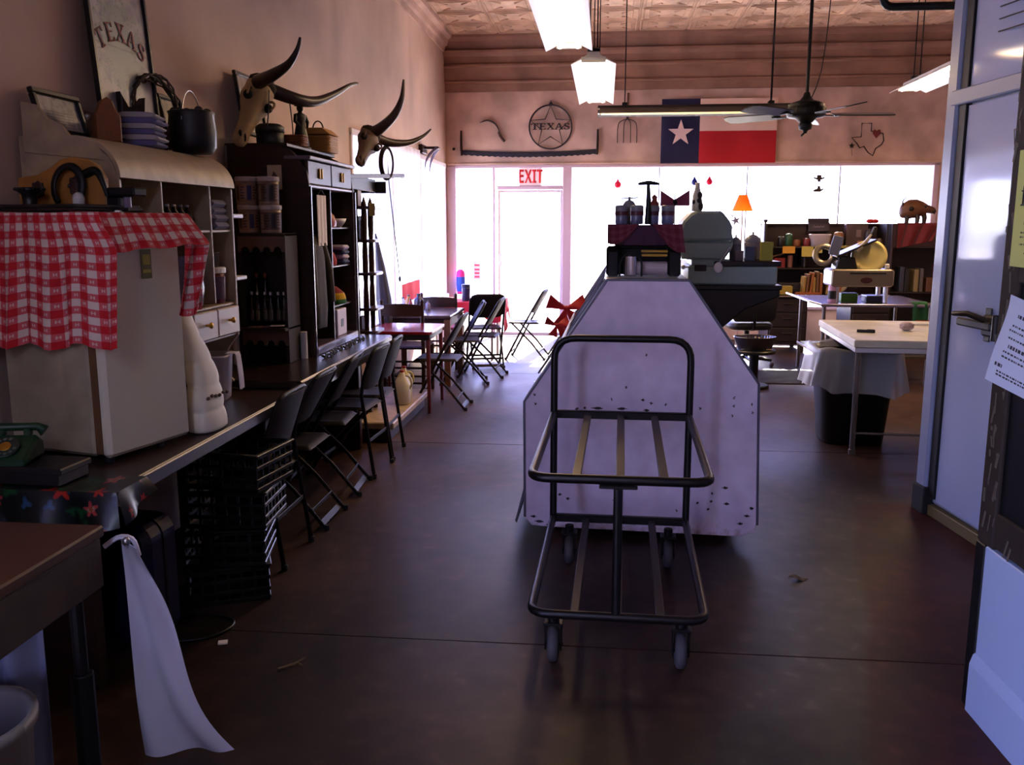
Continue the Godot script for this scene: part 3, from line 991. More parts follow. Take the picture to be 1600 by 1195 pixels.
func framed(called: String, label: String, cat: String, at: Vector3, w: float, h: float, lean: float, c: Color, art: String):
	# a frame that leans against the left wall, its foot at the given point
	var t := thing(called, label, cat, at, 90.0)
	var k := 0.022
	var bs := rx(-lean)
	var b := MB.new()
	b.xf = Transform3D(bs, Vector3.ZERO)
	b.span(Vector3(-w / 2, 0, 0), Vector3(w / 2, k, 0.022), 0.004)
	b.span(Vector3(-w / 2, h - k, 0), Vector3(w / 2, h, 0.022), 0.004)
	b.span(Vector3(-w / 2, k, 0), Vector3(-w / 2 + k, h - k, 0.022), 0.004)
	b.span(Vector3(w / 2 - k, k, 0), Vector3(w / 2, h - k, 0.022), 0.004)
	obj("frame", b, mat("frame_%s" % c.to_html(), c, 0.35), t)
	b = MB.new()
	b.xf = Transform3D(bs, Vector3.ZERO)
	b.span(Vector3(-w / 2 + k, k, 0.002), Vector3(w / 2 - k, h - k, 0.008))
	b.grp(false)
	b.quad(Vector3(-w / 2 + k, k, 0.009), Vector3(w / 2 - k, k, 0.009), Vector3(w / 2 - k, h - k, 0.009), Vector3(-w / 2 + k, h - k, 0.009), Vector2(0, 1), Vector2(1, 1), Vector2(1, 0), Vector2(0, 0))
	obj("print", b, tmat("art_" + art, art, 0.4), t)
	if art == "poster":
		b = MB.new()
		var s := "TEXAS"
		for i in 5:
			var a := deg_to_rad(34.0 - 17.0 * i)
			b.text(s[i], bs * Vector3(sin(-a) * 0.3, 0.4 - 0.3 + cos(a) * 0.3, 0.012), bs * rz(rad_to_deg(a) * 0.8), 0.08, 0.001, true, true)
		obj("lettering", b, mat("faded_red", Color(0.52, 0.33, 0.30), 0.7), t)

func art_textures():
	var nz := FastNoiseLite.new()
	nz.seed = 31
	nz.frequency = 0.015
	nz.fractal_octaves = 4
	for q in [["poster", Color(0.62, 0.60, 0.62), Color(0.42, 0.44, 0.50), 96, 256], ["certificate", Color(0.66, 0.64, 0.64), Color(0.45, 0.44, 0.46), 128, 80], ["portrait", Color(0.50, 0.44, 0.34), Color(0.22, 0.18, 0.14), 80, 96], ["landscape", Color(0.55, 0.48, 0.46), Color(0.24, 0.20, 0.18), 96, 96]]:
		var im := Image.create(q[3], q[4], false, Image.FORMAT_RGB8)
		for y in q[4]:
			for x in q[3]:
				var t := clampf(0.5 + nz.get_noise_2d(x * 3.0, y * 3.0) * 1.1, 0, 1)
				t = t * t
				var c: Color = q[1].lerp(q[2], t * 0.7)
				if q[0] == "poster":
					# land shape on pale sea with a fold line
					var e := Vector2(x - 46, (y - 190) * 0.9).length() + nz.get_noise_2d(x * 6.0, y * 6.0) * 26.0
					if e < 34: c = c.lerp(Color(0.50, 0.56, 0.52), 0.7)
					if absf(e - 34) < 1.2 or y % 64 == 0: c = c.darkened(0.2)
				if q[0] == "certificate" and y > 30 and y % 7 < 2 and x > 20 and x < 108: c = c.darkened(0.25)
				im.set_pixel(x, y, c)
		im.generate_mipmaps()
		TEX[q[0]] = ImageTexture.create_from_image(im)

# ------------------------------------------------------------------ left side: counter, hutch, cabinets
const ORD := ["first", "second", "third", "fourth", "fifth", "sixth", "seventh", "eighth"]

func bottle_shape(b: MB, at: Vector3, r: float, h: float):
	b.lathe([Vector2(0, 0), Vector2(r * 0.94, 0), Vector2(r, r * 0.15), Vector2(r, h * 0.58), Vector2(r * 0.85, h * 0.68), Vector2(r * 0.42, h * 0.8), Vector2(r * 0.38, h * 0.92), Vector2(0, h * 0.92)], 14, at)

func bottle(label: String, at: Vector3, r: float, h: float, body: Material, cap: Material, band: Material = null, group := "", called := "bottle", category := "bottle") -> Node3D:
	var t := thing(called, label, category, at, 0, group)
	var b := MB.new()
	bottle_shape(b, Vector3.ZERO, r, h)
	obj("body", b, body, t)
	b = MB.new()
	b.can(Vector3(0, h * 0.9, 0), r * 0.46, h * 0.1, 0.002, 12)
	obj("cap", b, cap, t)
	if band != null:
		b = MB.new()
		b.lathe([Vector2(r * 1.01, h * 0.16), Vector2(r * 1.01, h * 0.5)], 14)
		obj("label_band", b, band, t)
	return t

func tub(label: String, at: Vector3, r: float, h: float, body: Material, lid: Material, band: Material, group := "") -> Node3D:
	var t := thing("plastic_tub", label, "tub", at, 0, group)
	var b := MB.new()
	b.lathe([Vector2(0, 0), Vector2(r * 0.93, 0), Vector2(r * 0.95, 0.004), Vector2(r, h * 0.86), Vector2(0, h * 0.86)], 20)
	obj("body", b, body, t)
	b = MB.new()
	b.lathe([Vector2(0, h * 0.84), Vector2(r * 1.05, h * 0.84), Vector2(r * 1.06, h * 0.97), Vector2(r, h), Vector2(0, h * 0.985)], 20, Vector3.ZERO, Basis.IDENTITY, true)
	obj("lid", b, lid, t)
	b = MB.new()
	b.lathe([Vector2(r * 0.965, h * 0.12), Vector2(r * 1.003, h * 0.74)], 20)
	obj("label_band", b, band, t)
	return t

func band_tex(key: String, base: Color, cols: Array):
	# a label that wraps a tub: base colour with upright blocks of print
	var im := Image.create(128, 32, false, Image.FORMAT_RGB8)
	im.fill(base)
	var r := RandomNumberGenerator.new()
	r.seed = key.hash()
	for k in 5:
		var x := 4 + k * 25
		im.fill_rect(Rect2i(x, 3, 9, 26), cols[k % cols.size()])
		for y in range(5, 28, 5): im.fill_rect(Rect2i(x + 12, y, r.randi_range(4, 10), 2), cols[(k + 1) % cols.size()])
	im.generate_mipmaps()
	TEX[key] = ImageTexture.create_from_image(im)

func build_counter():
	var t := thing("counter", "long low dark brown counter with a metal edge along the left wall", "counter", Vector3(LX, 0, 0))
	var b := MB.new()
	b.span(Vector3(0.005, 0.715, -6.05), Vector3(0.69, 0.75, -2.48), 0.006)
	obj("worktop", b, mat("counter_top", Color(0.20, 0.115, 0.09), 0.38, 0, "speck", 1.0), t)
	b = MB.new()
	b.span(Vector3(0.688, 0.7, -6.05), Vector3(0.7, 0.7495, -2.48), 0.004)
	obj("edge_strip", b, mat("dull_steel", Color(0.36, 0.35, 0.37), 0.4, 0.8), t)
	b = MB.new()
	b.span(Vector3(0.3, 0.58, -6.0), Vector3(0.33, 0.715, -2.66), 0.004)
	obj("apron", b, M.dark_wood, t)
	for z in [-2.68, -4.25, -5.98]:
		b = MB.new()
		b.span(Vector3(0.02, 0, z - 0.03), Vector3(0.5, 0.715, z + 0.03), 0.006)
		obj("support", b, M.dark_wood, t)
	t = thing("raised_worktop", "dark glossy wooden slab laid on the far half of the counter", "worktop", Vector3(LX, 0.75, 0))
	b = MB.new()
	b.span(Vector3(0.005, 0.0005, -6.1), Vector3(0.705, 0.042, -4.2), 0.008)
	var sl := obj("slab", b, mat("slab_top", Color(0.16, 0.11, 0.10), 0.24, 0, "speck", 1.0), t)
	b = MB.new()
	b.span(Vector3(0.7, 0.006, -6.09), Vector3(0.708, 0.036, -4.21), 0.002)
	obj("edge_band", b, M.dull_steel, sl)
	# cream platform on the floor under the far end and its jugs
	t = thing("floor_platform", "low cream painted platform on the floor beyond the counter's end", "platform", Vector3(-1.86, 0, -6.75))
	b = MB.new()
	b.span(Vector3(-0.2, 0.1, -0.75), Vector3(0.38, 0.15, 0.6), 0.008)
	obj("deck", b, M.cream_paint, t)
	b = MB.new()
	b.span(Vector3(-0.2, 0, -0.73), Vector3(0.34, 0.1, 0.58), 0.008)
	obj("plinth", b, M.dark_wood, t)
	for q in [[Vector3(-1.57, 0.1505, -6.85), "white"], [Vector3(-1.6, 0.1505, -7.05), "yellow"]]:
		t = thing("plastic_jug", "cloudy %s plastic jug standing on the cream platform" % ("white" if q[1] == "white" else "pale yellow"), "jug", q[0])
		b = MB.new()
		b.loft(rr_rings([[0.0, 0.05, 0.06], [0.01, 0.06, 0.07], [0.15, 0.062, 0.072], [0.2, 0.045, 0.05], [0.235, 0.02, 0.02], [0.255, 0.018, 0.018]]))
		obj("body", b, mat("jug_" + q[1], Color(0.78, 0.76, 0.68) if q[1] == "white" else Color(0.74, 0.70, 0.45), 0.4), t)
		b = MB.new()
		b.can(Vector3(0, 0.25, 0), 0.02, 0.02, 0.003, 12)
		obj("cap", b, mat("cap_red", Color(0.55, 0.08, 0.08), 0.4), t)
		b = MB.new()
		b.tube(arc(Vector3(0.085, 0.23, 0), Vector3(0.02, 0.225, 0), Vector3(0.075, 0.15, 0), 6) + [Vector3(0.058, 0.12, 0)], 0.009, 8)
		obj("handle", b, M["jug_" + q[1]], t)

func rr_rings(q: Array, seg := 20, sq := 3.0) -> Array:
	# superellipse rings going up: [height, half width, half depth, (centre x, centre z)]
	var out := []
	for e in q:
		var ringp := []
		for k in seg:
			var a := TAU * k / seg
			var c := cos(a)
			var s := sin(a)
			ringp.append(Vector3(signf(c) * pow(absf(c), 2.0 / sq) * e[1] + (e[3] if e.size() > 3 else 0.0), e[0], -signf(s) * pow(absf(s), 2.0 / sq) * e[2] + (e[4] if e.size() > 4 else 0.0)))
		out.append(ringp)
	return out

func build_fridge():
	# white appliance on the near end of the counter, turned a little to the aisle
	var t := thing("mini_fridge", "old white fridge-like appliance standing on the near end of the counter", "fridge", Vector3(-1.655, 0.75, -2.78), -15)
	var b := MB.new()
	b.span(Vector3(-0.44, 0.02, -0.29), Vector3(-0.055, 0.825, -0.005), 0.012)
	obj("cabinet", b, mat("old_white", Color(0.66, 0.61, 0.51), 0.5, 0, "stain", 3.0), t)
	b = MB.new()
	b.span(Vector3(-0.028, 0.02, -0.4), Vector3(0.012, 0.83, 0.0), 0.014)
	var dr := obj("door", b, mat("fridge_door", Color(0.77, 0.75, 0.66), 0.36), t)
	b = MB.new()
	b.span(Vector3(-0.056, 0.03, -0.285), Vector3(-0.027, 0.82, -0.006), 0.003)
	obj("gasket", b, mat("gasket", Color(0.36, 0.23, 0.11), 0.8), t)
	b = MB.new()
	b.box(Vector3(0.0135, 0.665, -0.225), Vector3(0.003, 0.1, 0.05), 0.001)
	var st := obj("sticker", b, mat("sticker_olive", Color(0.42, 0.41, 0.20), 0.6), dr)
	st.set_meta("label", "small olive and yellow sticker")
	b = MB.new()
	b.box(Vector3(0.0155, 0.68, -0.225), Vector3(0.001, 0.035, 0.034))
	b.box(Vector3(0.0155, 0.64, -0.225), Vector3(0.001, 0.012, 0.038))
	obj("sticker_print", b, mat("sticker_yellow", Color(0.66, 0.62, 0.18), 0.6), dr)
	for x in [-0.4, -0.02]:
		for z in [-0.27, -0.03]:
			b = MB.new()
			b.can(Vector3(x, 0, z), 0.016, 0.021, 0.002, 10)
			obj("foot", b, M.rubber, t)
	# checked cloth over it
	t = thing("checked_cloth", "red and white checked cloth draped over the white fridge", "tablecloth", Vector3(-1.655, 0.75, -2.78), -15)
	b = MB.new()
	var S := 1.0 / 0.052
	# face towards the camera: hangs 0.45 m, wavy
	var top := 0.838
	var front := func(u: float, v: float) -> Vector3:
		var x := lerpf(-0.49, 0.05, u)
		var y := top - v * (0.45 - 0.012 * sin(u * 19.0) - 0.02 * u)
		var z := 0.006 + v * (0.03 + 0.014 * sin(u * 26.0 + 0.6) + 0.01 * sin(u * 47.0)) + 0.012 * v * sin(u * 6.0)
		return Vector3(x + 0.075 * smoothstep(0.0, 0.3, v) * u * u * u, y, z)
	b.grid(func(u: float, v: float) -> Vector3: return front.call(u, 1.0 - v), 60, 24, 0.54 * S, 0.45 * S, 0.0015)
	# top
	b.grid(func(u: float, v: float) -> Vector3: return Vector3(lerpf(-0.49, 0.05, u), top + 0.001 + 0.002 * sin(u * 9.0 + v * 7.0), lerpf(0.006, lerpf(-0.29, -0.41, u), v)), 20, 14, 0.54 * S, 0.38 * S, 0.0015)
	# side towards the aisle: a short flaring edge, with a longer tail at the far corner
	var side := func(u: float, v: float) -> Vector3:
		var z := lerpf(0.006, -0.41, u)
		var y := top - v * (0.125 - 0.02 * u + 0.004 * sin(u * 15.0))
		return Vector3(0.05 + v * (0.045 + 0.03 * u + 0.006 * sin(u * 22.0)), y, z - 0.02 * v * u)
	b.grid(func(u: float, v: float) -> Vector3: return side.call(u, 1.0 - v), 26, 8, 0.38 * S, 0.12 * S, 0.0015)
	var tail := func(u: float, v: float) -> Vector3:
		var z := lerpf(-0.325, -0.43, u)
		var y := top - 0.105 - v * (0.25 + 0.01 * sin(u * 5.0))
		return Vector3(0.118 - v * 0.025 - 0.02 * (1.0 - u) + 0.012 * sin(u * 9.0 + v * 3.0), y, z + 0.02 * v)
	b.grid(func(u: float, v: float) -> Vector3: return tail.call(u, 1.0 - v), 10, 14, 0.105 * S, 0.25 * S, 0.0015)
	obj("cloth", b, tmat("checked", "check", 0.85), t)
	# things on the cloth
	var ty := 0.75 + top + 0.006
	t = thing("tray", "dark flat tray on top of the checked cloth", "tray", Vector3(-1.86, ty, -2.96), -15)
	b = MB.new()
	b.span(Vector3(-0.25, 0, -0.16), Vector3(0.2, 0.012, 0.13), 0.004)
	b.span(Vector3(-0.25, 0.01, 0.12), Vector3(0.2, 0.022, 0.13), 0.003)
	b.span(Vector3(0.19, 0.01, -0.16), Vector3(0.2, 0.022, 0.13), 0.003)
	obj("base", b, mat("tray_dark", Color(0.07, 0.055, 0.05), 0.4), t)
	t = thing("wall_plaque", "tan shaped wooden plaque with dark medallions standing on the dark tray", "plaque", Vector3(-1.86, ty + 0.012, -3.02), -8)
	b = MB.new()
	b.prism([Vector2(-0.2, 0), Vector2(0.15, 0), Vector2(0.155, 0.1), Vector2(0.13, 0.14), Vector2(0.09, 0.165), Vector2(0.03, 0.175), Vector2(-0.02, 0.165), Vector2(-0.06, 0.14), Vector2(-0.12, 0.115), Vector2(-0.2, 0.105)], -0.012, 0.012, 0.004)
	obj("board", b, mat("tan_board", Color(0.66, 0.44, 0.16), 0.5, 0, "stain", 4.0), t)
	for q in [[Vector2(-0.115, 0.065), 0.026], [Vector2(0.045, 0.075), 0.032]]:
		b = MB.new()
		b.lathe([Vector2(q[1], 0), Vector2(q[1], 0.004), Vector2(q[1] * 0.7, 0.01), Vector2(q[1] * 0.5, 0.006), Vector2(q[1] * 0.25, 0.012), Vector2(0, 0.013)], 18, Vector3(q[0].x, q[0].y, 0.011), rx(90))
		for k in 8:
			var a := TAU * k / 8
			b.ball(Vector3(q[0].x + cos(a) * q[1] * 0.95, q[0].y + sin(a) * q[1] * 0.95, 0.014), Vector3.ONE * q[1] * 0.22, 8)
		obj("medallion", b, mat("medal_brown", Color(0.20, 0.10, 0.07), 0.5), t)
	b = MB.new()
	b.tube(curve([Vector3(0.08, 0.115, 0.014), Vector3(0.13, 0.125, 0.02), Vector3(0.16, 0.09, 0.03), Vector3(0.175, 0.04, 0.03)], 12), [0.014, 0.016, 0.016, 0.015, 0.014, 0.013, 0.012, 0.011, 0.01, 0.009, 0.008, 0.007, 0.006], 8)
	obj("black_hook", b, M.black_iron, t)
	t = thing("horseshoe", "dark worn horseshoe leaning against the tan plaque", "horseshoe", Vector3(-1.838, ty + 0.012, -2.965), -5)
	b = MB.new()
	var hs := []
	for k in 19:
		var a := deg_to_rad(-52.0 + 284.0 * k / 18.0)
		hs.append(Vector3(cos(a) * 0.055, 0.072 + sin(a) * 0.07, -0.022 * (0.072 + sin(a) * 0.07) / 0.14))
	b.tube(hs, 0.014, 8, false, Vector2(0.5, 1))
	obj("shoe", b, M.black_iron, t)
	t = thing("goblet", "small dark footed cup in front of the tan plaque", "cup", Vector3(-1.955, ty + 0.012, -2.94))
	b = MB.new()
	b.lathe([Vector2(0, 0), Vector2(0.028, 0), Vector2(0.03, 0.006), Vector2(0.022, 0.015), Vector2(0.026, 0.045), Vector2(0.045, 0.058), Vector2(0.044, 0.066), Vector2(0.035, 0.068), Vector2(0.03, 0.05), Vector2(0, 0.045)], 18)
	for k in 9:
		b.ball(Vector3(cos(TAU * k / 9) * 0.044, 0.062, sin(TAU * k / 9) * 0.044), Vector3.ONE * 0.006, 6)
	obj("body", b, mat("dark_cup", Color(0.07, 0.055, 0.06), 0.4), t)
	t = thing("shaker", "round-topped white shaker beside the horseshoe", "shaker", Vector3(-1.785, ty + 0.012, -2.95))
	b = MB.new()
	b.lathe([Vector2(0, 0), Vector2(0.019, 0), Vector2(0.02, 0.004), Vector2(0.02, 0.032), Vector2(0.016, 0.045), Vector2(0.007, 0.051), Vector2(0, 0.052)], 16)
	obj("body", b, mat("chalk", Color(0.72, 0.70, 0.68), 0.5), t)
	t = thing("hand_vise", "dark iron clamp with a pale cylinder at the end of the cloth", "tool", Vector3(-1.655, ty, -3.0), -10)
	b = MB.new()
	b.span(Vector3(-0.06, 0, -0.04), Vector3(0.05, 0.012, 0.04), 0.003)
	b.span(Vector3(-0.045, 0.012, -0.03), Vector3(0.01, 0.05, 0.03), 0.006)
	b.span(Vector3(-0.05, 0.05, -0.035), Vector3(0.075, 0.08, 0.035), 0.006)
	obj("body", b, M.black_iron, t)
	b = MB.new()
	b.can(Vector3(0.028, 0.012, 0.012), 0.013, 0.037, 0.002, 12)
	obj("cylinder", b, mat("mauve", Color(0.40, 0.34, 0.42), 0.5), t)
	b = MB.new()
	b.box(Vector3(-0.02, 0.0, 0.045), Vector3(0.09, 0.006, 0.012), 0.001)
	obj("paper_strip", b, mat("paper", Color(0.92, 0.90, 0.86), 0.8), t)
	# padded white sack leaning on it
	t = thing("padded_sack", "puffy white quilted sack standing against the fridge's far side", "sack", Vector3(-1.55, 0.7505, -3.335))
	b = MB.new()
	var q := []
	for i in 61:
		var f := i / 60.0
		var bulge := 0.9 + 0.12 * sqrt(absf(sin(f * PI * 5.0 + 0.3)))
		var taper := lerpf(1.0, 0.5, smoothstep(0.05, 1.0, f))
		if i == 0: bulge = 0.8
		q.append([0.47 * f, 0.056 * bulge * taper, 0.11 * bulge * taper, -0.09 * f * f, 0.01 * sin(f * 9.0)])
	b.loft(rr_rings(q, 24, 2.6))
	obj("body", b, mat("quilt_white", Color(0.86, 0.84, 0.76), 0.7), t)
	b = MB.new()
	for k in 6:
		b.ball(Vector3(0.056 - 0.003 * k, 0.14 + 0.004 * sin(k * 2.0), -0.06 + 0.028 * k), Vector3(0.006, 0.007, 0.013), 8)
	obj("stain_print", b, mat("quilt_print", Color(0.28, 0.19, 0.13), 0.8), t)

func build_hutch():
	var z0 := -4.22
	var z1 := -3.2
	var t := thing("hutch", "cream painted pigeonhole hutch with a rounded canopy and small drawers", "cabinet", Vector3(LX + 0.02, 0.75, 0))
	var cp: Material = M.cream_paint
	var D := 0.375
	# shaped sides: a foot, a scoop under the drawers, straight above
	var pr := [Vector2(0, 0), Vector2(0.36, 0), Vector2(0.352, 0.03), Vector2(0.31, 0.07), Vector2(0.3, 0.12), Vector2(0.32, 0.2), Vector2(D, 0.27), Vector2(D, 0.96), Vector2(D - 0.03, 1.04), Vector2(D - 0.1, 1.1), Vector2(D - 0.17, 1.115), Vector2(0, 1.115)]
	var b := MB.new()
	for z in [z0, z1 - 0.018]:
		b = MB.new()
		b.prism(pr, z, z + 0.018, 0.003)
		obj("side_panel", b, cp, t)
	b = MB.new()
	b.span(Vector3(0, 0, z0), Vector3(0.012, 1.115, z1))
	obj("back_panel", b, mat("cream_shade", Color(0.70, 0.60, 0.48), 0.6), t)
	b = MB.new()
	b.grid(func(u: float, v: float) -> Vector3:
		var a := u * PI / 2.0
		return Vector3(D - 0.17 + sin(a) * 0.18, 0.97 + cos(a) * 0.152, lerpf(z1 + 0.004, z0 - 0.004, v)), 12, 3, 1, 1, 0.014)
	b.span(Vector3(0, 1.108, z0), Vector3(D - 0.165, 1.122, z1), 0.003)
	obj("canopy", b, cp, t)
	for z in [-3.53, -3.98]:
		b = MB.new()
		b.span(Vector3(0.012, 0.44, z - 0.007), Vector3(D - 0.005, 1.0, z + 0.007), 0.003)
		obj("divider", b, cp, t)
	for y in [0.43, 0.775]:
		b = MB.new()
		b.span(Vector3(0.012, y - 0.012, z0 + 0.018), Vector3(D - 0.01, y, z1 - 0.018), 0.003)
		obj("shelf", b, cp, t)
	b = MB.new()
	b.span(Vector3(0.012, 0.27, z0 + 0.018), Vector3(D - 0.01, 0.282, z1 - 0.018), 0.003)
	obj("drawer_rail", b, cp, t)
	for k in 4:
		var a := z0 + 0.02 + k * 0.247
		b = MB.new()
		b.span(Vector3(0.1, 0.286, a), Vector3(D + 0.012, 0.414, a + 0.24), 0.005)
		var dr := obj("drawer", b, mat("drawer_cream", Color(0.74, 0.70, 0.66), 0.5), t)
		b = MB.new()
		b.lathe([Vector2(0.006, 0), Vector2(0.006, 0.014), Vector2(0.014, 0.022), Vector2(0.013, 0.03), Vector2(0, 0.033)], 14, Vector3(D + 0.011, 0.355, a + 0.125), rz(-90))
		obj("knob", b, M.brass, dr)
	# scrolled crest over the near end
	b = MB.new()
	b.prism([Vector2(0.02, 1.06), Vector2(0.33, 1.03), Vector2(0.3, 1.095), Vector2(0.2, 1.12), Vector2(0.17, 1.16), Vector2(0.12, 1.18), Vector2(0.08, 1.23), Vector2(0.02, 1.245)], z1 - 0.014, z1 + 0.006, 0.003)
	obj("crest", b, cp, t)
	for q in [[0.83, 0.12], [0.53, 0.13]]:
		b = MB.new()
		b.span(Vector3(0.14, q[0], z0 - q[1]), Vector3(D, q[0] + 0.02, z0), 0.004)
		obj("end_shelf", b, mat("white_shelf", Color(0.85, 0.85, 0.88), 0.4), t)
	# in the pigeonholes
	band_tex("band_spice", Color(0.14, 0.07, 0.06), [Color(0.45, 0.4, 0.38), Color(0.3, 0.12, 0.1)])
	var sp: Material = tmat("band_spice", "band_spice", 0.4)
	for k in 6:
		var s := bottle("small pale-capped spice bottle, %s from the left in the hutch pigeonhole" % ORD[k], Vector3(-1.86, 0.75 + 0.776, -3.60 - 0.062 * k), 0.022, 0.11, mat("spice_dark", Color(0.10, 0.06, 0.06), 0.3), mat("cap_pale", Color(0.62, 0.66, 0.72), 0.4), sp, "spice bottles in the hutch", "spice_bottle")
	t = tub("clear pretzel tub with a white lid in the hutch's last bay", Vector3(-1.87, 0.75 + 0.431, -4.12), 0.075, 0.17, mat("candy_red", Color(0.42, 0.16, 0.20), 0.25, 0, "stain", 14.0), M.white_plastic, mat("candy_mix", Color(0.34, 0.20, 0.30), 0.3, 0, "stain", 18.0))
	t = thing("candy_bag", "rounded bag of mixed sweets behind the checked cloth's tail", "bag", Vector3(-1.86, 0.75 + 0.431, -3.84))
	var b2 := MB.new()
	b2.loft(rr_rings([[0, 0.05, 0.05], [0.01, 0.075, 0.075], [0.09, 0.085, 0.085], [0.17, 0.075, 0.075], [0.2, 0.04, 0.05], [0.23, 0.05, 0.06]], 20, 2.2))
	obj("body", b2, mat("candy_blue", Color(0.42, 0.36, 0.52), 0.3, 0, "stain", 14.0), t)
	t = thing("kettle", "small dark pot with a wire bail on the hutch's top shelf tub", "pot", Vector3(-1.88, 0.75 + 0.431 + 0.1705, -4.12))
	b2 = MB.new()
	b2.lathe([Vector2(0, 0), Vector2(0.05, 0), Vector2(0.062, 0.012), Vector2(0.06, 0.06), Vector2(0.064, 0.068), Vector2(0.05, 0.07), Vector2(0.04, 0.05), Vector2(0, 0.045)], 18)
	obj("body", b2, mat("pot_grey", Color(0.20, 0.19, 0.17), 0.5), t)
	b2 = MB.new()
	var hp := []
	for k in 13:
		var a := PI * k / 12
		hp.append(Vector3(0, 0.065 + sin(a) * 0.085, cos(a) * 0.06))
	b2.tube(hp, 0.002, 5)
	obj("bail", b2, M.black_iron, t)
	t = thing("folded_cloth", "folded grey cloth on the hutch's upper shelf", "cloth", Vector3(-1.88, 0.75 + 0.776, -4.11))
	b2 = MB.new()
	for k in 4: b2.box(Vector3(0.004 * (k % 2), 0.018 + 0.034 * k, 0), Vector3(0.2 - 0.01 * k, 0.033, 0.16), 0.014)
	obj("body", b2, mat("cloth_grey", Color(0.36, 0.34, 0.42), 0.85), t)
	# clear bin with a cloth on the counter below the drawers
	t = thing("plastic_bin", "cloudy white plastic bin on the counter below the drawers", "bin", Vector3(-1.80, 0.7505, -3.93), 10)
	b2 = MB.new()
	b2.loft(rr_rings([[0, 0.07, 0.08], [0.006, 0.075, 0.085], [0.2, 0.088, 0.1], [0.205, 0.094, 0.106], [0.212, 0.094, 0.106], [0.213, 0.084, 0.096], [0.02, 0.07, 0.08]], 24, 5.0))
	obj("body", b2, mat("cloudy", Color(0.70, 0.68, 0.72), 0.35), t)
	t = thing("dish_cloth", "white cloth hung over the rim of the cloudy bin", "cloth", Vector3(-1.70, 0.75, -3.96), 10)
	b2 = MB.new()
	b2.grid(func(u: float, v: float) -> Vector3:
		var s := v * 0.22
		var p := Vector3(-0.03 + s, 0.217, 0.0) if s < 0.05 else Vector3(0.02 + 0.012 * sin((s - 0.05) * 9.0), 0.217 - (s - 0.05), 0.0)
		return p + Vector3(0.004 * sin(u * 12.0), 0, -0.035 + u * 0.07), 8, 14, 1, 1, 0.003)
	obj("cloth", b2, mat("cloth_white", Color(0.80, 0.79, 0.84), 0.85), t)
	# on top of the canopy
	var ty := 0.75 + 1.1225
	t = thing("wooden_birdhouse", "small brown arched wooden birdhouse on top of the hutch", "birdhouse", Vector3(-1.975, ty, -3.5), 40)
	b2 = MB.new()
	b2.prism([Vector2(-0.048, 0), Vector2(0.048, 0), Vector2(0.048, 0.1), Vector2(0.03, 0.128), Vector2(0.02, 0.158), Vector2(0.0, 0.17), Vector2(-0.02, 0.158), Vector2(-0.03, 0.128), Vector2(-0.048, 0.1)], -0.04, 0.04, 0.005)
	obj("body", b2, mat("orange_wood", Color(0.50, 0.27, 0.08), 0.5, 0, "speck", 4.0), t)
	b2 = MB.new()
	b2.ball(Vector3(-0.068, 0.095, 0.0), Vector3(0.012, 0.012, 0.012), 10)
	obj("perch", b2, M.steel, t)
	for k in 6:
		t = thing("folded_shirt", "folded %s shirt, %s of the stack of six on the hutch" % ["lilac" if k % 2 == 0 else "pale grey", ["lowest", "second from the bottom", "third from the bottom", "third from the top", "second from the top", "topmost"][k]], "shirt", Vector3(-1.945 + 0.006 * sin(k * 2.0), ty + 0.0225 * k, -3.735), 14 + 2 * sin(k * 3.0), "folded shirts on the hutch")
		b2 = MB.new()
		b2.grid(func(u: float, v: float) -> Vector3:
			var a := TAU * u
			var c := Vector3(signf(cos(a)) * pow(absf(cos(a)), 0.5) * 0.075, 0.011 + sin(a) * 0.0105 + 0.0008 * sin(v * 11.0 + k), 0.1 - v * 0.2)
			return c, 20, 12)
		for s in [-1.0, 1.0]:
			var rg := []
			for i in 20:
				var a := TAU * i / 20
				rg.append(Vector3(signf(cos(a)) * pow(absf(cos(a)), 0.5) * 0.075, 0.011 + sin(a) * 0.0105, s * 0.0995))
			for i in range(1, 19):
				if s > 0: b2.tri(rg[0], rg[i], rg[i + 1])
				else: b2.tri(rg[0], rg[i + 1], rg[i])
		obj("fabric", b2, mat("shirt_lilac", Color(0.36, 0.34, 0.52), 0.85) if k % 2 == 0 else mat("shirt_grey", Color(0.62, 0.60, 0.62), 0.85), t)
	t = thing("eared_figure", "dark carving with two pointed ears behind the folded shirts", "figurine", Vector3(-2.05, ty, -3.83), 60)
	b2 = MB.new()
	b2.prism([Vector2(-0.05, 0), Vector2(0.05, 0), Vector2(0.055, 0.14), Vector2(0.06, 0.22), Vector2(0.02, 0.175), Vector2(-0.02, 0.175), Vector2(-0.055, 0.235), Vector2(-0.055, 0.14)], -0.03, 0.03, 0.006)
	obj("body", b2, M.dark_wood, t)
	# wreath and black pot
	t = thing("twig_wreath", "round wreath of bare twigs standing on the hutch behind the black pot", "wreath", Vector3(-2.06, ty, -4.08), 78)
	b2 = MB.new()
	var rg2 := RandomNumberGenerator.new()
	rg2.seed = 12
	for k in 9:
		var pts := []
		var ph := rg2.randf() * TAU
		for i in 25:
			var a := TAU * i / 24 + ph
			var r := 0.155 + 0.016 * sin(a * 3.0 + k) + 0.008 * sin(a * 7.0 + 2 * k)
			pts.append(Vector3(cos(a) * r, 0.186 + sin(a) * r, 0.018 * cos(a * 2.0 + k * 1.3)))
		b2.tube(pts, 0.0045, 5)
	obj("twigs", b2, mat("twig", Color(0.22, 0.15, 0.11), 0.8), t)
	t = thing("iron_pot", "black iron pot with a rope of dark stones beside the wreath", "pot", Vector3(-1.90, ty, -4.10))
	b2 = MB.new()
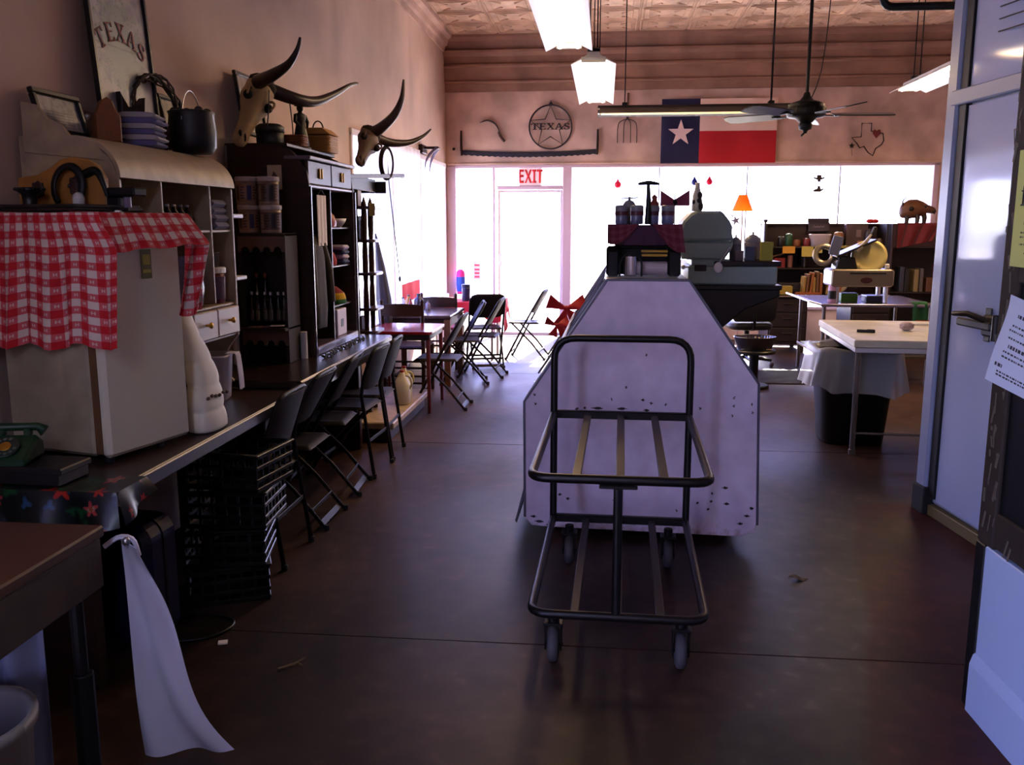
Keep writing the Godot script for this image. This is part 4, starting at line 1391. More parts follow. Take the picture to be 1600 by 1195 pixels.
	b2.lathe([Vector2(0, 0), Vector2(0.085, 0), Vector2(0.105, 0.03), Vector2(0.108, 0.1), Vector2(0.1, 0.17), Vector2(0.105, 0.185), Vector2(0.095, 0.19), Vector2(0.085, 0.17), Vector2(0, 0.16)], 24)
	obj("body", b2, mat("pot_black", Color(0.025, 0.023, 0.028), 0.45), t)
	b2 = MB.new()
	for k in 9:
		var a := TAU * k / 9.0
		b2.ball(Vector3(cos(a) * 0.075, 0.185 + 0.006 * sin(k * 2.1), sin(a) * 0.075), Vector3(0.02, 0.016, 0.018), 8)
	obj("stones", b2, mat("stone_dark", Color(0.16, 0.11, 0.10), 0.7), t)
	b2 = MB.new()
	hp = []
	for k in 17:
		var a := PI * k / 16
		hp.append(Vector3(0, 0.12 + sin(a) * 0.16, cos(a) * 0.102))
	b2.tube(hp, 0.003, 5)
	obj("bail", b2, M.steel, t)
	t = thing("lidded_jar", "small dark jar with a white lid at the hutch's far end", "jar", Vector3(-2.0, ty, -4.185))
	b2 = MB.new()
	b2.lathe([Vector2(0, 0), Vector2(0.028, 0), Vector2(0.03, 0.004), Vector2(0.03, 0.055), Vector2(0, 0.056)], 14)
	obj("body", b2, M.spice_dark, t)
	b2 = MB.new()
	b2.can(Vector3(0, 0.054, 0), 0.032, 0.02, 0.003, 14)
	obj("lid", b2, M.white_plastic, t)

func build_shelf_unit():
	# narrow dark shelf that faces the camera, on the raised slab
	var y0 := 0.7925
	var t := thing("jar_shelf", "narrow dark wooden shelf with scalloped aprons between hutch and tall cabinet", "shelf", Vector3(-1.85, y0, -4.845))
	var b := MB.new()
	for s in [-1.0, 1.0]:
		b = MB.new()
		b.span(Vector3(s * 0.125 - 0.008, 0, -0.1), Vector3(s * 0.125 + 0.008, 0.71, 0.1), 0.003)
		obj("side_panel", b, mat("rough_brown", Color(0.15, 0.10, 0.085), 0.85, 0, "speck", 3.0), t)
	b = MB.new()
	b.span(Vector3(-0.12, 0, -0.1), Vector3(0.12, 0.71, -0.09))
	obj("back_panel", b, M.rough_brown, t)
	for y in [0.71, 0.2]:
		b = MB.new()
		b.span(Vector3(-0.133, y - 0.016, -0.1), Vector3(0.133, y, 0.105 + (0.05 if y < 0.5 else 0.0)), 0.003)
		var sh := obj("shelf_board", b, M.rough_brown, t)
		b = MB.new()
		var sc := [Vector2(-0.13, y - 0.016), Vector2(-0.13, y - 0.1)]
		for k in 4:
			for i in 5:
				var a := PI * i / 4
				sc.append(Vector2(-0.09 + k * 0.06 - cos(a) * 0.024, y - 0.1 + sin(a) * 0.03))
		sc.append(Vector2(0.13, y - 0.1)); sc.append(Vector2(0.13, y - 0.016))
		b.prism(sc, 0.09, 0.103, 0.002)
		obj("scalloped_apron", b, mat("apron_brown", Color(0.36, 0.26, 0.22), 0.8), sh)
	band_tex("band_tub", Color(0.50, 0.36, 0.28), [Color(0.06, 0.07, 0.30), Color(0.16, 0.08, 0.07)])
	band_tex("band_tub2", Color(0.30, 0.19, 0.16), [Color(0.08, 0.05, 0.06), Color(0.48, 0.40, 0.36)])
	var bt: Material = tmat("band_tub", "band_tub", 0.4)
	var bt2: Material = tmat("band_tub2", "band_tub2", 0.4)
	var body := mat("tub_body", Color(0.52, 0.42, 0.36), 0.4)
	var lid := mat("tub_lid", Color(0.66, 0.62, 0.62), 0.4)
	tub("blue-labelled tub in the lower row on the jar shelf, left", Vector3(-1.935, y0 + 0.711, -4.81), 0.058, 0.15, body, lid, bt, "tubs stacked on the jar shelf")
	tub("dark-labelled tub in the lower row on the jar shelf, right", Vector3(-1.813, y0 + 0.711, -4.81), 0.058, 0.15, body, lid, bt2, "tubs stacked on the jar shelf")
	tub("blue-labelled tub in the upper row on the jar shelf, left", Vector3(-1.942, y0 + 0.8615, -4.81), 0.058, 0.15, body, lid, bt, "tubs stacked on the jar shelf")
	tub("dark-labelled tub in the upper row on the jar shelf, right", Vector3(-1.82, y0 + 0.8615, -4.81), 0.058, 0.15, body, lid, bt2, "tubs stacked on the jar shelf")
	# bottles on its lower board
	band_tex("band_sauce", Color(0.13, 0.12, 0.11), [Color(0.45, 0.42, 0.36), Color(0.10, 0.18, 0.12)])
	var bs: Material = tmat("band_sauce", "band_sauce", 0.4)
	for k in 6:
		bottle("dark silver-capped sauce bottle, %s from the left on the jar shelf's lower board" % ORD[k], Vector3(-1.945 + 0.038 * k, y0 + 0.201, -4.815 + 0.012 * (k % 2)), 0.019, 0.19, mat("sauce", Color(0.03, 0.025, 0.03), 0.2), mat("cap_silver", Color(0.75, 0.75, 0.76), 0.3, 0.6), bs, "sauce bottles on the jar shelf", "sauce_bottle")
	for k in 2:
		bottle("taller orange-capped sauce bottle, %s of two at the left of the jar shelf" % ORD[k], Vector3(-1.94 + 0.05 * k, y0 + 0.201, -4.885), 0.021, 0.29, M.sauce, mat("cap_orange", Color(0.55, 0.25, 0.08), 0.4), tmat("band_tub_b", "band_tub", 0.4), "tall sauce bottles on the jar shelf", "sauce_bottle")
	t = thing("leaflets", "fanned paper leaflets at the front of the jar shelf's lower board", "papers", Vector3(-1.83, y0 + 0.201, -4.735))
	for k in 4:
		b = MB.new()
		b.box(Vector3(-0.06 + 0.04 * k, 0.003 + 0.003 * k, 0.01 * (k % 2)), Vector3(0.075, 0.002, 0.06), 0.0005, ry(10.0 * k - 15.0))
		obj("leaflet", b, [mat("leaf_buff", Color(0.62, 0.48, 0.36), 0.8), mat("leaf_pink", Color(0.60, 0.40, 0.34), 0.8), mat("leaf_blue", Color(0.24, 0.22, 0.34), 0.8), M.paper][k], t)
	t = thing("paper_roll", "white upright roll standing on the slab by the jar shelf's foot", "roll", Vector3(-2.0, y0, -4.7))
	b = MB.new()
	b.can(Vector3.ZERO, 0.018, 0.2, 0.002, 14)
	obj("roll", b, mat("roll_white", Color(0.66, 0.64, 0.62), 0.7), t)
	t = thing("paper_roll", "short white tube standing on the slab at the tall cabinet's corner", "roll", Vector3(-1.70, y0, -4.94))
	b = MB.new()
	b.can(Vector3.ZERO, 0.02, 0.155, 0.002, 14)
	obj("roll", b, mat("tube_white", Color(0.78, 0.78, 0.78), 0.5), t)

func build_armoire():
	var y0 := 0.7925
	var z0 := -5.95
	var z1 := -5.03
	var t := thing("bar_cabinet", "tall dark wooden bar cabinet with open bays and two little top doors", "cabinet", Vector3(LX + 0.02, y0, 0))
	var dw: Material = M.dark_wood
	var D := 0.485
	var pr := [Vector2(0, 0), Vector2(D, 0), Vector2(D, 0.98), Vector2(D - 0.01, 1.05), Vector2(D - 0.05, 1.12), Vector2(D - 0.1, 1.17), Vector2(D - 0.16, 1.195), Vector2(0, 1.2)]
	var b := MB.new()
	for z in [z0, z1 - 0.025]:
		b = MB.new()
		b.prism(pr, z, z + 0.025, 0.004)
		obj("side_panel", b, dw, t)
	b = MB.new()
	b.span(Vector3(0, 0, z0), Vector3(0.015, 1.2, z1))
	obj("back_panel", b, mat("back_pale", Color(0.40, 0.36, 0.36), 0.5), t)
	b = MB.new()
	b.span(Vector3(0, 1.19, z0), Vector3(D - 0.12, 1.21, z1), 0.004)
	obj("top_board", b, dw, t)
	b = MB.new()
	b.span(Vector3(D - 0.14, 1.12, z0 - 0.01), Vector3(D + 0.015, 1.14, z1 + 0.005), 0.005)
	obj("ledge", b, mat("ledge_grey", Color(0.40, 0.34, 0.40), 0.35), t)
	b = MB.new()
	b.span(Vector3(0.015, 0, -5.505), Vector3(D - 0.02, 1.0, -5.485), 0.003)
	obj("partition", b, dw, t)
	for k in 2:
		var a := z0 + 0.03 + k * 0.445
		b = MB.new()
		b.span(Vector3(D - 0.03, 0.985, a), Vector3(D - 0.006, 1.115, a + 0.43), 0.005)
		var dr := obj("cabinet_door", b, M.dark_wood, t)
		for s in [-1.0, 1.0]:
			b = MB.new()
			b.box(Vector3(D, 1.05, a + 0.22 + s * 0.022), Vector3(0.012, 0.06, 0.012), 0.004)
			obj("handle", b, M.brass, dr)
	b = MB.new()
	b.span(Vector3(0.015, 0.965, z0 + 0.025), Vector3(D - 0.004, 0.98, z1 - 0.025), 0.003)
	obj("rail", b, mat("rail_pale", Color(0.55, 0.50, 0.56), 0.4), t)
	b = MB.new()
	b.span(Vector3(0.015, 0.0, z0 + 0.025), Vector3(D + 0.01, 0.05, z1 - 0.025), 0.005)
	obj("bottom_board", b, mat("bottom_gloss", Color(0.30, 0.26, 0.32), 0.22), t)
	for y in [0.25, 0.5, 0.74]:
		b = MB.new()
		b.span(Vector3(0.015, y - 0.012, z0 + 0.025), Vector3(D - 0.03, y, -5.505), 0.003)
		obj("shelf", b, dw, t)
	for z in [z1 - 0.002, z0 + 0.002]:
		b = MB.new()
		b.span(Vector3(D - 0.004, 0.0, z - 0.018), Vector3(D + 0.01, 0.97, z + 0.0), 0.004)
		obj("stile", b, mat("stile_gloss", Color(0.16, 0.12, 0.15), 0.2), t)
	# in the bays
	t = thing("white_towel", "bright white towel hanging in the tall cabinet's near bay", "towel", Vector3(-1.70, y0 + 0.93, -5.36))
	b = MB.new()
	b.grid(func(u: float, v: float) -> Vector3: return Vector3(0.006 * sin(u * 16.0), -0.3 + v * 0.3, 0.085 - u * 0.17), 14, 4, 1, 1, 0.004)
	obj("towel", b, mat("towel", Color(0.92, 0.91, 0.93), 0.85), t)
	b = MB.new()
	b.tube([Vector3(0, 0, 0.07), Vector3(0, 0.036, 0.0), Vector3(0, 0, -0.07)], 0.002, 5)
	obj("hanger", b, M.black_iron, t)
	t = thing("work_jacket", "olive brown canvas jacket hanging in the tall cabinet's near bay", "jacket", Vector3(-1.735, y0 + 0.66, -5.3))
	b = MB.new()
	var rg := []
	for e in [[-0.52, 0.05, 0.13], [-0.4, 0.055, 0.15], [-0.25, 0.05, 0.145], [-0.1, 0.045, 0.14], [-0.02, 0.035, 0.11], [0.03, 0.025, 0.045], [0.045, 0.015, 0.03]]:
		var q := []
		for k in 28:
			var a := TAU * k / 28
			var w := 1.0 + 0.08 * sin(a * 7.0) * clampf(-e[0] * 3.0, 0, 1)
			q.append(Vector3(cos(a) * e[1] * w, e[0], -sin(a) * e[2] * w))
		rg.append(q)
	b.loft(rg)
	obj("body", b, mat("jacket", Color(0.20, 0.16, 0.09), 0.85, 0, "speck", 3.0), t)
	for s in [-1.0, 1.0]:
		b = MB.new()
		b.tube([Vector3(0.0, -0.02, s * 0.1), Vector3(0.02, -0.18, s * 0.155), Vector3(0.035, -0.38, s * 0.165)], [0.04, 0.042, 0.034], 10)
		obj("sleeve", b, M.jacket, t)
	b = MB.new()
	b.tube([Vector3(0, 0.04, 0), Vector3(0, 0.305, 0)], 0.002, 5)
	obj("hanger", b, M.black_iron, t)
	for q in [["red", Vector3(-1.80, 0.7405, -5.68), Color(0.62, 0.06, 0.10), "highest"], ["crimson", Vector3(-1.80, 0.5005, -5.66), Color(0.55, 0.04, 0.07), "middle"]]:
		t = thing("ball_cap", "%s cap lying on the %s shelf of the tall cabinet" % [q[0], q[3]], "cap", Vector3(q[1].x, y0 + q[1].y, q[1].z), 90)
		b = MB.new()
		b.lathe([Vector2(0.085, 0), Vector2(0.09, 0.03), Vector2(0.075, 0.075), Vector2(0.045, 0.1), Vector2(0, 0.108)], 18)
		obj("crown", b, mat("cap_" + q[0], q[2], 0.85), t)
		b = MB.new()
		b.prism([Vector2(-0.08, 0.02), Vector2(0.08, 0.02), Vector2(0.075, -0.07), Vector2(0.04, -0.1), Vector2(-0.04, -0.1), Vector2(-0.075, -0.07)], 0.0, 0.006, 0.002)
		var br := obj("brim", b, M["cap_" + q[0]], t)
		br.rotation_degrees.x = 90
		br.position = Vector3(0, 0.012, 0.05)
	t = thing("white_bowl", "white bowl on the top shelf beside the red cap", "bowl", Vector3(-1.75, y0 + 0.7405, -5.82))
	b = MB.new()
	b.lathe([Vector2(0, 0), Vector2(0.03, 0), Vector2(0.055, 0.03), Vector2(0.065, 0.055), Vector2(0.061, 0.055), Vector2(0.05, 0.03), Vector2(0, 0.012)], 20)
	obj("bowl", b, M.white_plastic, t)
	t = thing("folded_towels", "stack of blue and white folded towels on the middle shelf", "towels", Vector3(-1.76, y0 + 0.5005, -5.82))
	for k in 4:
		b = MB.new()
		b.box(Vector3(0, 0.016 + 0.031 * k, 0), Vector3(0.15, 0.03, 0.13), 0.012)
		obj("towel", b, mat("towel_blue", Color(0.14, 0.18, 0.34), 0.85) if k % 2 == 0 else mat("towel_pale", Color(0.66, 0.62, 0.72), 0.85), t)
	t = thing("knit_hat", "yellow, red and green knitted hat on the lowest shelf", "hat", Vector3(-1.76, y0 + 0.2505, -5.7))
	for q in [["green_band", 0.0, 0.03, Color(0.08, 0.34, 0.14), 0.09, 0.09], ["yellow_band", 0.03, 0.07, Color(0.72, 0.58, 0.08), 0.09, 0.078], ["red_crown", 0.07, 0.11, Color(0.45, 0.06, 0.08), 0.078, 0.03]]:
		b = MB.new()
		b.lathe([Vector2(q[4], q[1]), Vector2((q[4] + q[5]) * 0.51, (q[1] + q[2]) * 0.5), Vector2(q[5], q[2]), Vector2(0, q[2] + 0.002)], 18)
		obj(q[0], b, mat(q[0], q[3], 0.9), t)
	t = thing("white_carton", "white carton with a dark print on the cabinet's bottom board", "box", Vector3(-1.755, y0 + 0.0505, -5.66))
	b = MB.new()
	b.span(Vector3(-0.07, 0, -0.1), Vector3(0.07, 0.17, 0.1), 0.004)
	obj("carton", b, mat("carton", Color(0.74, 0.70, 0.78), 0.6), t)
	b = MB.new()
	b.box(Vector3(0.071, 0.08, 0.0), Vector3(0.002, 0.05, 0.05))
	obj("print", b, mat("carton_print", Color(0.10, 0.09, 0.14), 0.6), t)
	t = thing("chain", "dark link chain lying along the front of the tall cabinet", "chain", Vector3(-1.60, y0, -5.4))
	b = MB.new()
	for k in 22:
		var a := ring(Vector3(0.01 * sin(k * 0.7), 0.008, 0.42 - 0.04 * k), 0.014, 8, Basis(Vector3.FORWARD, 0.5 if k % 2 == 0 else 1.3) * rx(90))
		b.tube(a, 0.004, 5, true)
	var co := obj("links", b, M.black_iron, t)
	co.set_meta("kind", "stuff")
	t = thing("price_tag", "cream card tag with a printed bull pinned to the tall cabinet's side", "tag", Vector3(-1.86, 1.745, -5.025))
	b = MB.new()
	b.span(Vector3(-0.042, 0, 0), Vector3(0.042, 0.135, 0.003), 0.001)
	obj("card", b, mat("tag_cream", Color(0.72, 0.64, 0.54), 0.8), t)
	b = MB.new()
	b.prism([Vector2(-0.022, 0.03), Vector2(-0.01, 0.05), Vector2(-0.024, 0.06), Vector2(-0.012, 0.08), Vector2(-0.006, 0.1), Vector2(0.004, 0.092), Vector2(0.016, 0.075), Vector2(0.024, 0.055), Vector2(0.014, 0.05), Vector2(0.02, 0.03), Vector2(0.004, 0.04)], 0.003, 0.0045)
	obj("print", b, mat("tag_print", Color(0.34, 0.22, 0.18), 0.8), t)
	# on top
	var ty := y0 + 1.2105
	t = thing("dark_hatbox", "black round hatbox on the tall cabinet below the skull", "box", Vector3(-1.93, ty, -5.17))
	b = MB.new()
	b.lathe([Vector2(0, 0), Vector2(0.075, 0), Vector2(0.078, 0.005), Vector2(0.078, 0.07), Vector2(0, 0.07)], 20)
	obj("body", b, mat("hatbox", Color(0.03, 0.028, 0.035), 0.5), t)
	b = MB.new()
	b.lathe([Vector2(0, 0.068), Vector2(0.082, 0.068), Vector2(0.082, 0.1), Vector2(0.06, 0.115), Vector2(0, 0.118)], 20)
	obj("lid", b, M.hatbox, t)
	statuette(Vector3(-1.865, ty, -5.52))
	t = thing("wicker_basket", "small orange wicker basket beside the dark statuette", "basket", Vector3(-1.85, ty, -5.33))
	wicker(t, 0.075, 0.05, 0.075, mat("wicker_orange", Color(0.46, 0.24, 0.09), 0.7), false)
	t = thing("lidded_basket", "tan wooden basket with a looped handle and bright lid", "basket", Vector3(-1.845, ty, -5.8))
	wicker(t, 0.1, 0.1, 0.11, mat("wicker_tan", Color(0.60, 0.42, 0.17), 0.6), true)

func wicker(t: Node3D, hx: float, hz: float, h: float, m: Material, lid: bool):
	var b := MB.new()
	b.span(Vector3(-hx + 0.006, 0, -hz + 0.006), Vector3(hx - 0.006, h - 0.006, hz - 0.006), 0.004)
	var rows := int(h / 0.011)
	for k in rows:
		var y := 0.006 + k * (h - 0.008) / rows
		var pts := []
		for q in rrect(-hx, -hz, hx, hz, 0.02, 3): pts.append(Vector3(q.x, y, q.y))
		b.tube(pts, 0.0058, 5, true)
	obj("body", b, m, t)
	if lid:
		b = MB.new()
		b.prism([Vector2(-hx - 0.006, h), Vector2(hx + 0.006, h), Vector2(hx * 0.6, h + 0.04), Vector2(-hx * 0.6, h + 0.04)], -hz - 0.006, hz + 0.006, 0.004)
		obj("lid", b, m, t)
		b = MB.new()
		var hp := []
		for k in 11:
			var a := PI * k / 10
			hp.append(Vector3(cos(a) * 0.035, h + 0.035 + sin(a) * 0.055, 0))
		b.tube(hp, 0.005, 6)
		obj("handle", b, M.dark_wood, t)

func statuette(at: Vector3):
	var t := thing("cowboy_statuette", "dark bronze statuette of a standing figure in a brimmed hat", "statuette", at, 60)
	var m := mat("bronze", Color(0.05, 0.04, 0.045), 0.4, 0.5)
	var b := MB.new()
	b.lathe([Vector2(0, 0), Vector2(0.06, 0), Vector2(0.06, 0.012), Vector2(0.05, 0.02), Vector2(0, 0.02)], 18)
	obj("plinth", b, m, t)
	b = MB.new()
	b.loft(rr_rings([[0.02, 0.055, 0.04], [0.06, 0.05, 0.036], [0.1, 0.042, 0.03], [0.14, 0.032, 0.024], [0.155, 0.03, 0.022], [0.18, 0.038, 0.024], [0.2, 0.042, 0.024], [0.212, 0.036, 0.02], [0.218, 0.014, 0.013], [0.226, 0.012, 0.012], [0.232, 0.017, 0.018], [0.246, 0.02, 0.021], [0.258, 0.017, 0.018], [0.262, 0.01, 0.01]], 20, 2.2))
	for s in [-1.0, 1.0]:
		b.tube([Vector3(s * 0.036, 0.205, 0), Vector3(s * 0.05, 0.165, 0.008), Vector3(s * 0.03, 0.135, 0.026)], [0.012, 0.011, 0.008], 8)
	obj("figure", b, m, t)
	b = MB.new()
	b.lathe([Vector2(0.018, 0.256), Vector2(0.034, 0.258), Vector2(0.035, 0.261), Vector2(0.02, 0.262), Vector2(0.017, 0.278), Vector2(0.01, 0.284), Vector2(0, 0.284)], 18)
	obj("hat", b, m, t)

func skull(label: String, top: Vector3, nose: Vector3, facing: Vector3, wide: float, horns: Array, bone: Material, horn: Material, straps: Array) -> Node3D:
	# a longhorn skull: crown at the top point, muzzle at the nose point, horns as given
	var t := thing("longhorn_skull", label, "skull", top)
	var ax := (nose - top).normalized()
	var ln := (nose - top).length()
	var f := (facing - ax * facing.dot(ax)).normalized()
	var w := f.cross(ax).normalized()
	var b := MB.new()
	var rings := []
	for e in [[-0.03, 0.55, 0.3, -0.1], [0.0, 0.8, 0.55, -0.1], [0.08, 0.98, 0.68, -0.05], [0.2, 1.0, 0.72, 0.0], [0.3, 1.08, 0.7, 0.0], [0.38, 0.98, 0.62, 0.0], [0.5, 0.7, 0.54, 0.0], [0.65, 0.56, 0.48, 0.02], [0.8, 0.5, 0.4, 0.02], [0.9, 0.52, 0.32, 0.0], [0.97, 0.42, 0.24, -0.02], [1.0, 0.25, 0.14, -0.02]]:
		var q := []
		for k in 20:
			var a := TAU * k / 20
			var rr := 1.0 + 0.06 * cos(a * 4.0)
			q.append(ax * ln * e[0] + (w * cos(a) * e[1] * rr + f * (sin(a) * e[2] * rr + e[3])) * wide)
		rings.append(q)
	b.loft(rings)
	for s in [-1.0, 1.0]:
		# brow ridges round the eye sockets
		b.tube(ring(ax * ln * 0.3 + w * s * wide * 0.8 + f * wide * 0.5, wide * 0.36, 12, Basis(ax, (w * 0.55 + f * s * 0.83).normalized() * s, (w * s + f * 0.6).normalized())), wide * 0.09, 6, true)
	obj("cranium", b, bone, t)
	for s in [-1.0, 1.0]:
		b = MB.new()
		b.ball(ax * ln * 0.34 + w * s * wide * 0.78 + f * wide * 0.46, Vector3.ONE * wide * 0.32, 12)
		obj("eye_socket", b, mat("socket_dark", Color(0.05, 0.035, 0.03), 0.9), t)
	b = MB.new()
	for s in [-1.0, 1.0]: b.ball(ax * ln * 0.88 + w * s * wide * 0.17 + f * wide * 0.26, Vector3(wide * 0.12, wide * 0.3, wide * 0.12), 8)
	obj("nose_opening", b, M.socket_dark, t)
	b = MB.new()
	b.ball(ax * ln * 0.02 - f * wide * 0.05, Vector3.ONE * wide * 0.98, 14, Basis(w, ax, f) * Basis.from_scale(Vector3(1.05, 0.62, 0.82)))
	obj("crown", b, mat("crown_dark", Color(0.14, 0.085, 0.06), 0.8), t)
	for hn in horns:
		b = MB.new()
		var pts := []
		for p in hn[0]: pts.append(p - top)
		var c := curve(pts, 22)
		var rr := []
		for i in c.size():
			var u := float(i) / (c.size() - 1)
			rr.append(lerpf(hn[1], hn[1] * 0.16, pow(u, 1.3)))
		b.tube(c, rr, 12)
		obj("horn", b, horn, t)
	for s in straps:
		b = MB.new()
		b.tube([s[0] - top, s[0].lerp(s[1], 0.5) - top + Vector3(0.004, 0, 0), s[1] - top], 0.008, 6, false, Vector2(1, 0.4))
		obj("strap", b, mat("leather", Color(0.10, 0.06, 0.05), 0.7), t)
	return t

func build_far_shelves():
	var bone := mat("bone", Color(0.66, 0.54, 0.36), 0.65, 0, "stain", 5.0)
	var horn := mat("horn", Color(0.17, 0.10, 0.075), 0.35, 0, "speck", 3.0)
	skull("longhorn skull with pale muzzle and two long dark horns above the tall cabinet", Vector3(-1.965, 2.345, -5.19), Vector3(-2.03, 1.985, -4.93), Vector3(1, 0.25, 0.85), 0.085,
		[[[Vector3(-1.96, 2.34, -5.1), Vector3(-1.84, 2.36, -5.0), Vector3(-1.725, 2.405, -4.94), Vector3(-1.665, 2.475, -4.92), Vector3(-1.645, 2.54, -4.92)], 0.042],
		[[Vector3(-1.95, 2.32, -5.25), Vector3(-1.83, 2.28, -5.36), Vector3(-1.76, 2.285, -5.5), Vector3(-1.69, 2.345, -5.65), Vector3(-1.62, 2.425, -5.8), Vector3(-1.59, 2.44, -5.86)], 0.042]],
		bone, horn, [[Vector3(-1.905, 2.30, -5.12), Vector3(-1.91, 2.10, -5.08)], [Vector3(-1.86, 2.28, -5.32), Vector3(-1.87, 2.02, -5.4)]])
	# sloping shelf board beyond the tall cabinet
	var t := thing("plank_shelf", "sloping dark plank shelf jutting from the wall under the second skull", "shelf", Vector3(LX, 1.9, -6.6))
	var b := MB.new()
	b.xf = Transform3D(rx(3.0), Vector3.ZERO) * Transform3D(rx(90), Vector3.ZERO)
	b.prism([Vector2(0.005, -0.9), Vector2(0.42, -0.88), Vector2(0.53, -0.8), Vector2(0.4, 0.62), Vector2(0.005, 0.62)], -0.016, 0.016, 0.004)
	obj("plank", b, M.dark_wood, t)
	b = MB.new()
	b.span(Vector3(0.005, -0.11, -0.45), Vector3(0.46, -0.02, -0.43), 0.003)
	b.span(Vector3(0.36, -0.1, -0.43), Vector3(0.38, -0.005, 0.55), 0.003)
	obj("valance", b, mat("valance_dark", Color(0.07, 0.05, 0.07), 0.5), t)
	b = MB.new()
	b.span(Vector3(0.005, -0.3, 0.1), Vector3(0.03, -0.02, 0.14), 0.003)
	b.span(Vector3(0.005, -0.05, 0.1), Vector3(0.3, -0.02, 0.14), 0.003)
	obj("bracket", b, M.dark_wood, t)
	skull("longhorn skull patched brown and white with two sweeping horns on the plank shelf", Vector3(-1.775, 2.230, -6.88), Vector3(-1.820, 1.985, -6.66), Vector3(1, 0.35, 0.6), 0.085,
		[[[Vector3(-1.775, 2.230, -6.86), Vector3(-1.690, 2.265, -6.84), Vector3(-1.585, 2.355, -6.83), Vector3(-1.525, 2.470, -6.83), Vector3(-1.505, 2.610, -6.83)], 0.045],
		[[Vector3(-1.745, 2.200, -6.95), Vector3(-1.660, 2.175, -7.05), Vector3(-1.545, 2.185, -7.15), Vector3(-1.450, 2.235, -7.22), Vector3(-1.385, 2.295, -7.25)], 0.038]],
		mat("bone_dark", Color(0.30, 0.20, 0.15), 0.6, 0, "stain", 8.0), horn, [])
	t = thing("coiled_rope", "dark coil of rope hanging from the second skull's far horn", "rope", Vector3(-1.70, 2.14, -7.03))
	b = MB.new()
	for k in 3:
		b.tube(ring(Vector3(0.006 * k, -0.12, 0.004 * k), 0.115 - 0.006 * k, 24, ry(55 + 3 * k) * Basis.from_scale(Vector3(0.6, 1.1, 1))), 0.008, 6, true)
	obj("coil", b, mat("rope_dark", Color(0.10, 0.07, 0.09), 0.8), t)
	# etagere with posts
	t = thing("whatnot_shelf", "slender dark whatnot with five small shelves in front of the side window", "shelf", Vector3(-1.79, 0.1505, -6.6))
	for q in [Vector2(0.04, -0.09), Vector2(-0.08, -0.1), Vector2(0.04, 0.09)]:
		b = MB.new()
		var prf := [Vector2(0, 0), Vector2(0.02, 0)]
		for k in 30:
			prf.append(Vector2(0.017 + 0.006 * absf(sin(k * PI / 6.0)), 0.03 + k * 1.57 / 30.0))
		prf.append(Vector2(0, 1.61))
		b.lathe(prf, 10, Vector3(q.x, 0, q.y))
		obj("post", b, M.dark_wood, t)
	for y in [0.12, 0.61, 0.78, 1.04, 1.28, 1.52]:
		b = MB.new()
		b.prism(rrect(-0.11, -0.14, 0.125, 0.14, 0.05), -0.011, 0.011, 0.003)
		var o := obj("shelf_board", b, mat("shelf_purple", Color(0.20, 0.14, 0.17), 0.3), t)
		o.rotation_degrees.x = 90
		o.position = Vector3(0, y, 0)
	b = MB.new()
	b.box(Vector3(-0.075, 0.75, 0.15), Vector3(0.03, 1.1, 0.012), 0.003)
	obj("pale_slat", b, M.pale_wood, t)
	for q in [[1.442, 0, 0.15, 0.022, Color(0.35, 0.25, 0.20)], [1.442, 1, 0.17, 0.02, Color(0.15, 0.12, 0.16)], [1.442, 2, 0.14, 0.025, Color(0.48, 0.38, 0.28)], [1.682, 0, 0.13, 0.022, Color(0.22, 0.12, 0.12)], [1.682, 1, 0.12, 0.024, Color(0.40, 0.34, 0.32)], [0.772, 0, 0.12, 0.03, Color(0.60, 0.46, 0.34)], [0.772, 1, 0.1, 0.03, Color(0.22, 0.12, 0.10)]]:
		t = thing("book", "%s upright book on the whatnot's %s shelf" % [["thin", "middle", "last"][q[1]], {1.442: "second highest", 1.682: "highest", 0.772: "second lowest"}[q[0]]], "book", Vector3(-1.845 + q[1] * 0.036, q[0], -6.58), 0, "books on the whatnot shelf")
		b = MB.new()
		b.span(Vector3(-q[3] / 2, 0, -0.05), Vector3(q[3] / 2, q[2], 0.05), 0.003)
		obj("cover", b, mat("book_%s" % (q[4] as Color).to_html(), q[4], 0.6), t)
		b = MB.new()
		b.span(Vector3(-q[3] / 2 + 0.003, 0.003, -0.048), Vector3(q[3] / 2 - 0.003, q[2] + 0.001, 0.046))
		obj("pages", b, M.paper, t)
	t = thing("hanging_tag", "yellowed paper tag on a string under the plank shelf", "tag", Vector3(-1.665, 1.66, -6.42))
	b = MB.new()
	b.span(Vector3(-0.022, -0.05, 0), Vector3(0.022, 0.04, 0.002), 0.0005)
	obj("card", b, mat("tag_yellow", Color(0.62, 0.54, 0.32), 0.8), t)
	b = MB.new()
	b.tube([Vector3(0, 0.04, 0.001), Vector3(-0.02, 0.2, 0.0)], 0.0012, 4)
	obj("string", b, M.string, t)
	# leaning board and the wand of the blind
	t = thing("furled_umbrella", "dark tapered furled umbrella leaning by the side window", "umbrella", Vector3(-2.045, 0, -8.35))
	b = MB.new()
	b.loft([_el(0.0, 0.012, 0.0, 0.0), _el(0.05, 0.02, 0, 0), _el(0.7, 0.06, -0.02, 0), _el(0.85, 0.065, -0.03, 0), _el(1.15, 0.04, -0.055, 0), _el(1.4, 0.014, -0.085, 0), _el(1.47, 0.006, -0.095, 0)])
	obj("canopy", b, mat("umbrella", Color(0.11, 0.08, 0.11), 0.7), t)
	b = MB.new()
	b.tube([Vector3(-0.09, 2.33 - 0.0, 0), Vector3(-0.06, 1.9, 0), Vector3(0.02, 1.05, 0.0)], 0.006, 6)
	b.ball(Vector3(0.022, 1.02, 0), Vector3(0.014, 0.03, 0.014), 8)
	var o2 := obj("blind_wand", b, M.black_iron)
	o2.position = Vector3(-2.03, 0, -8.75)
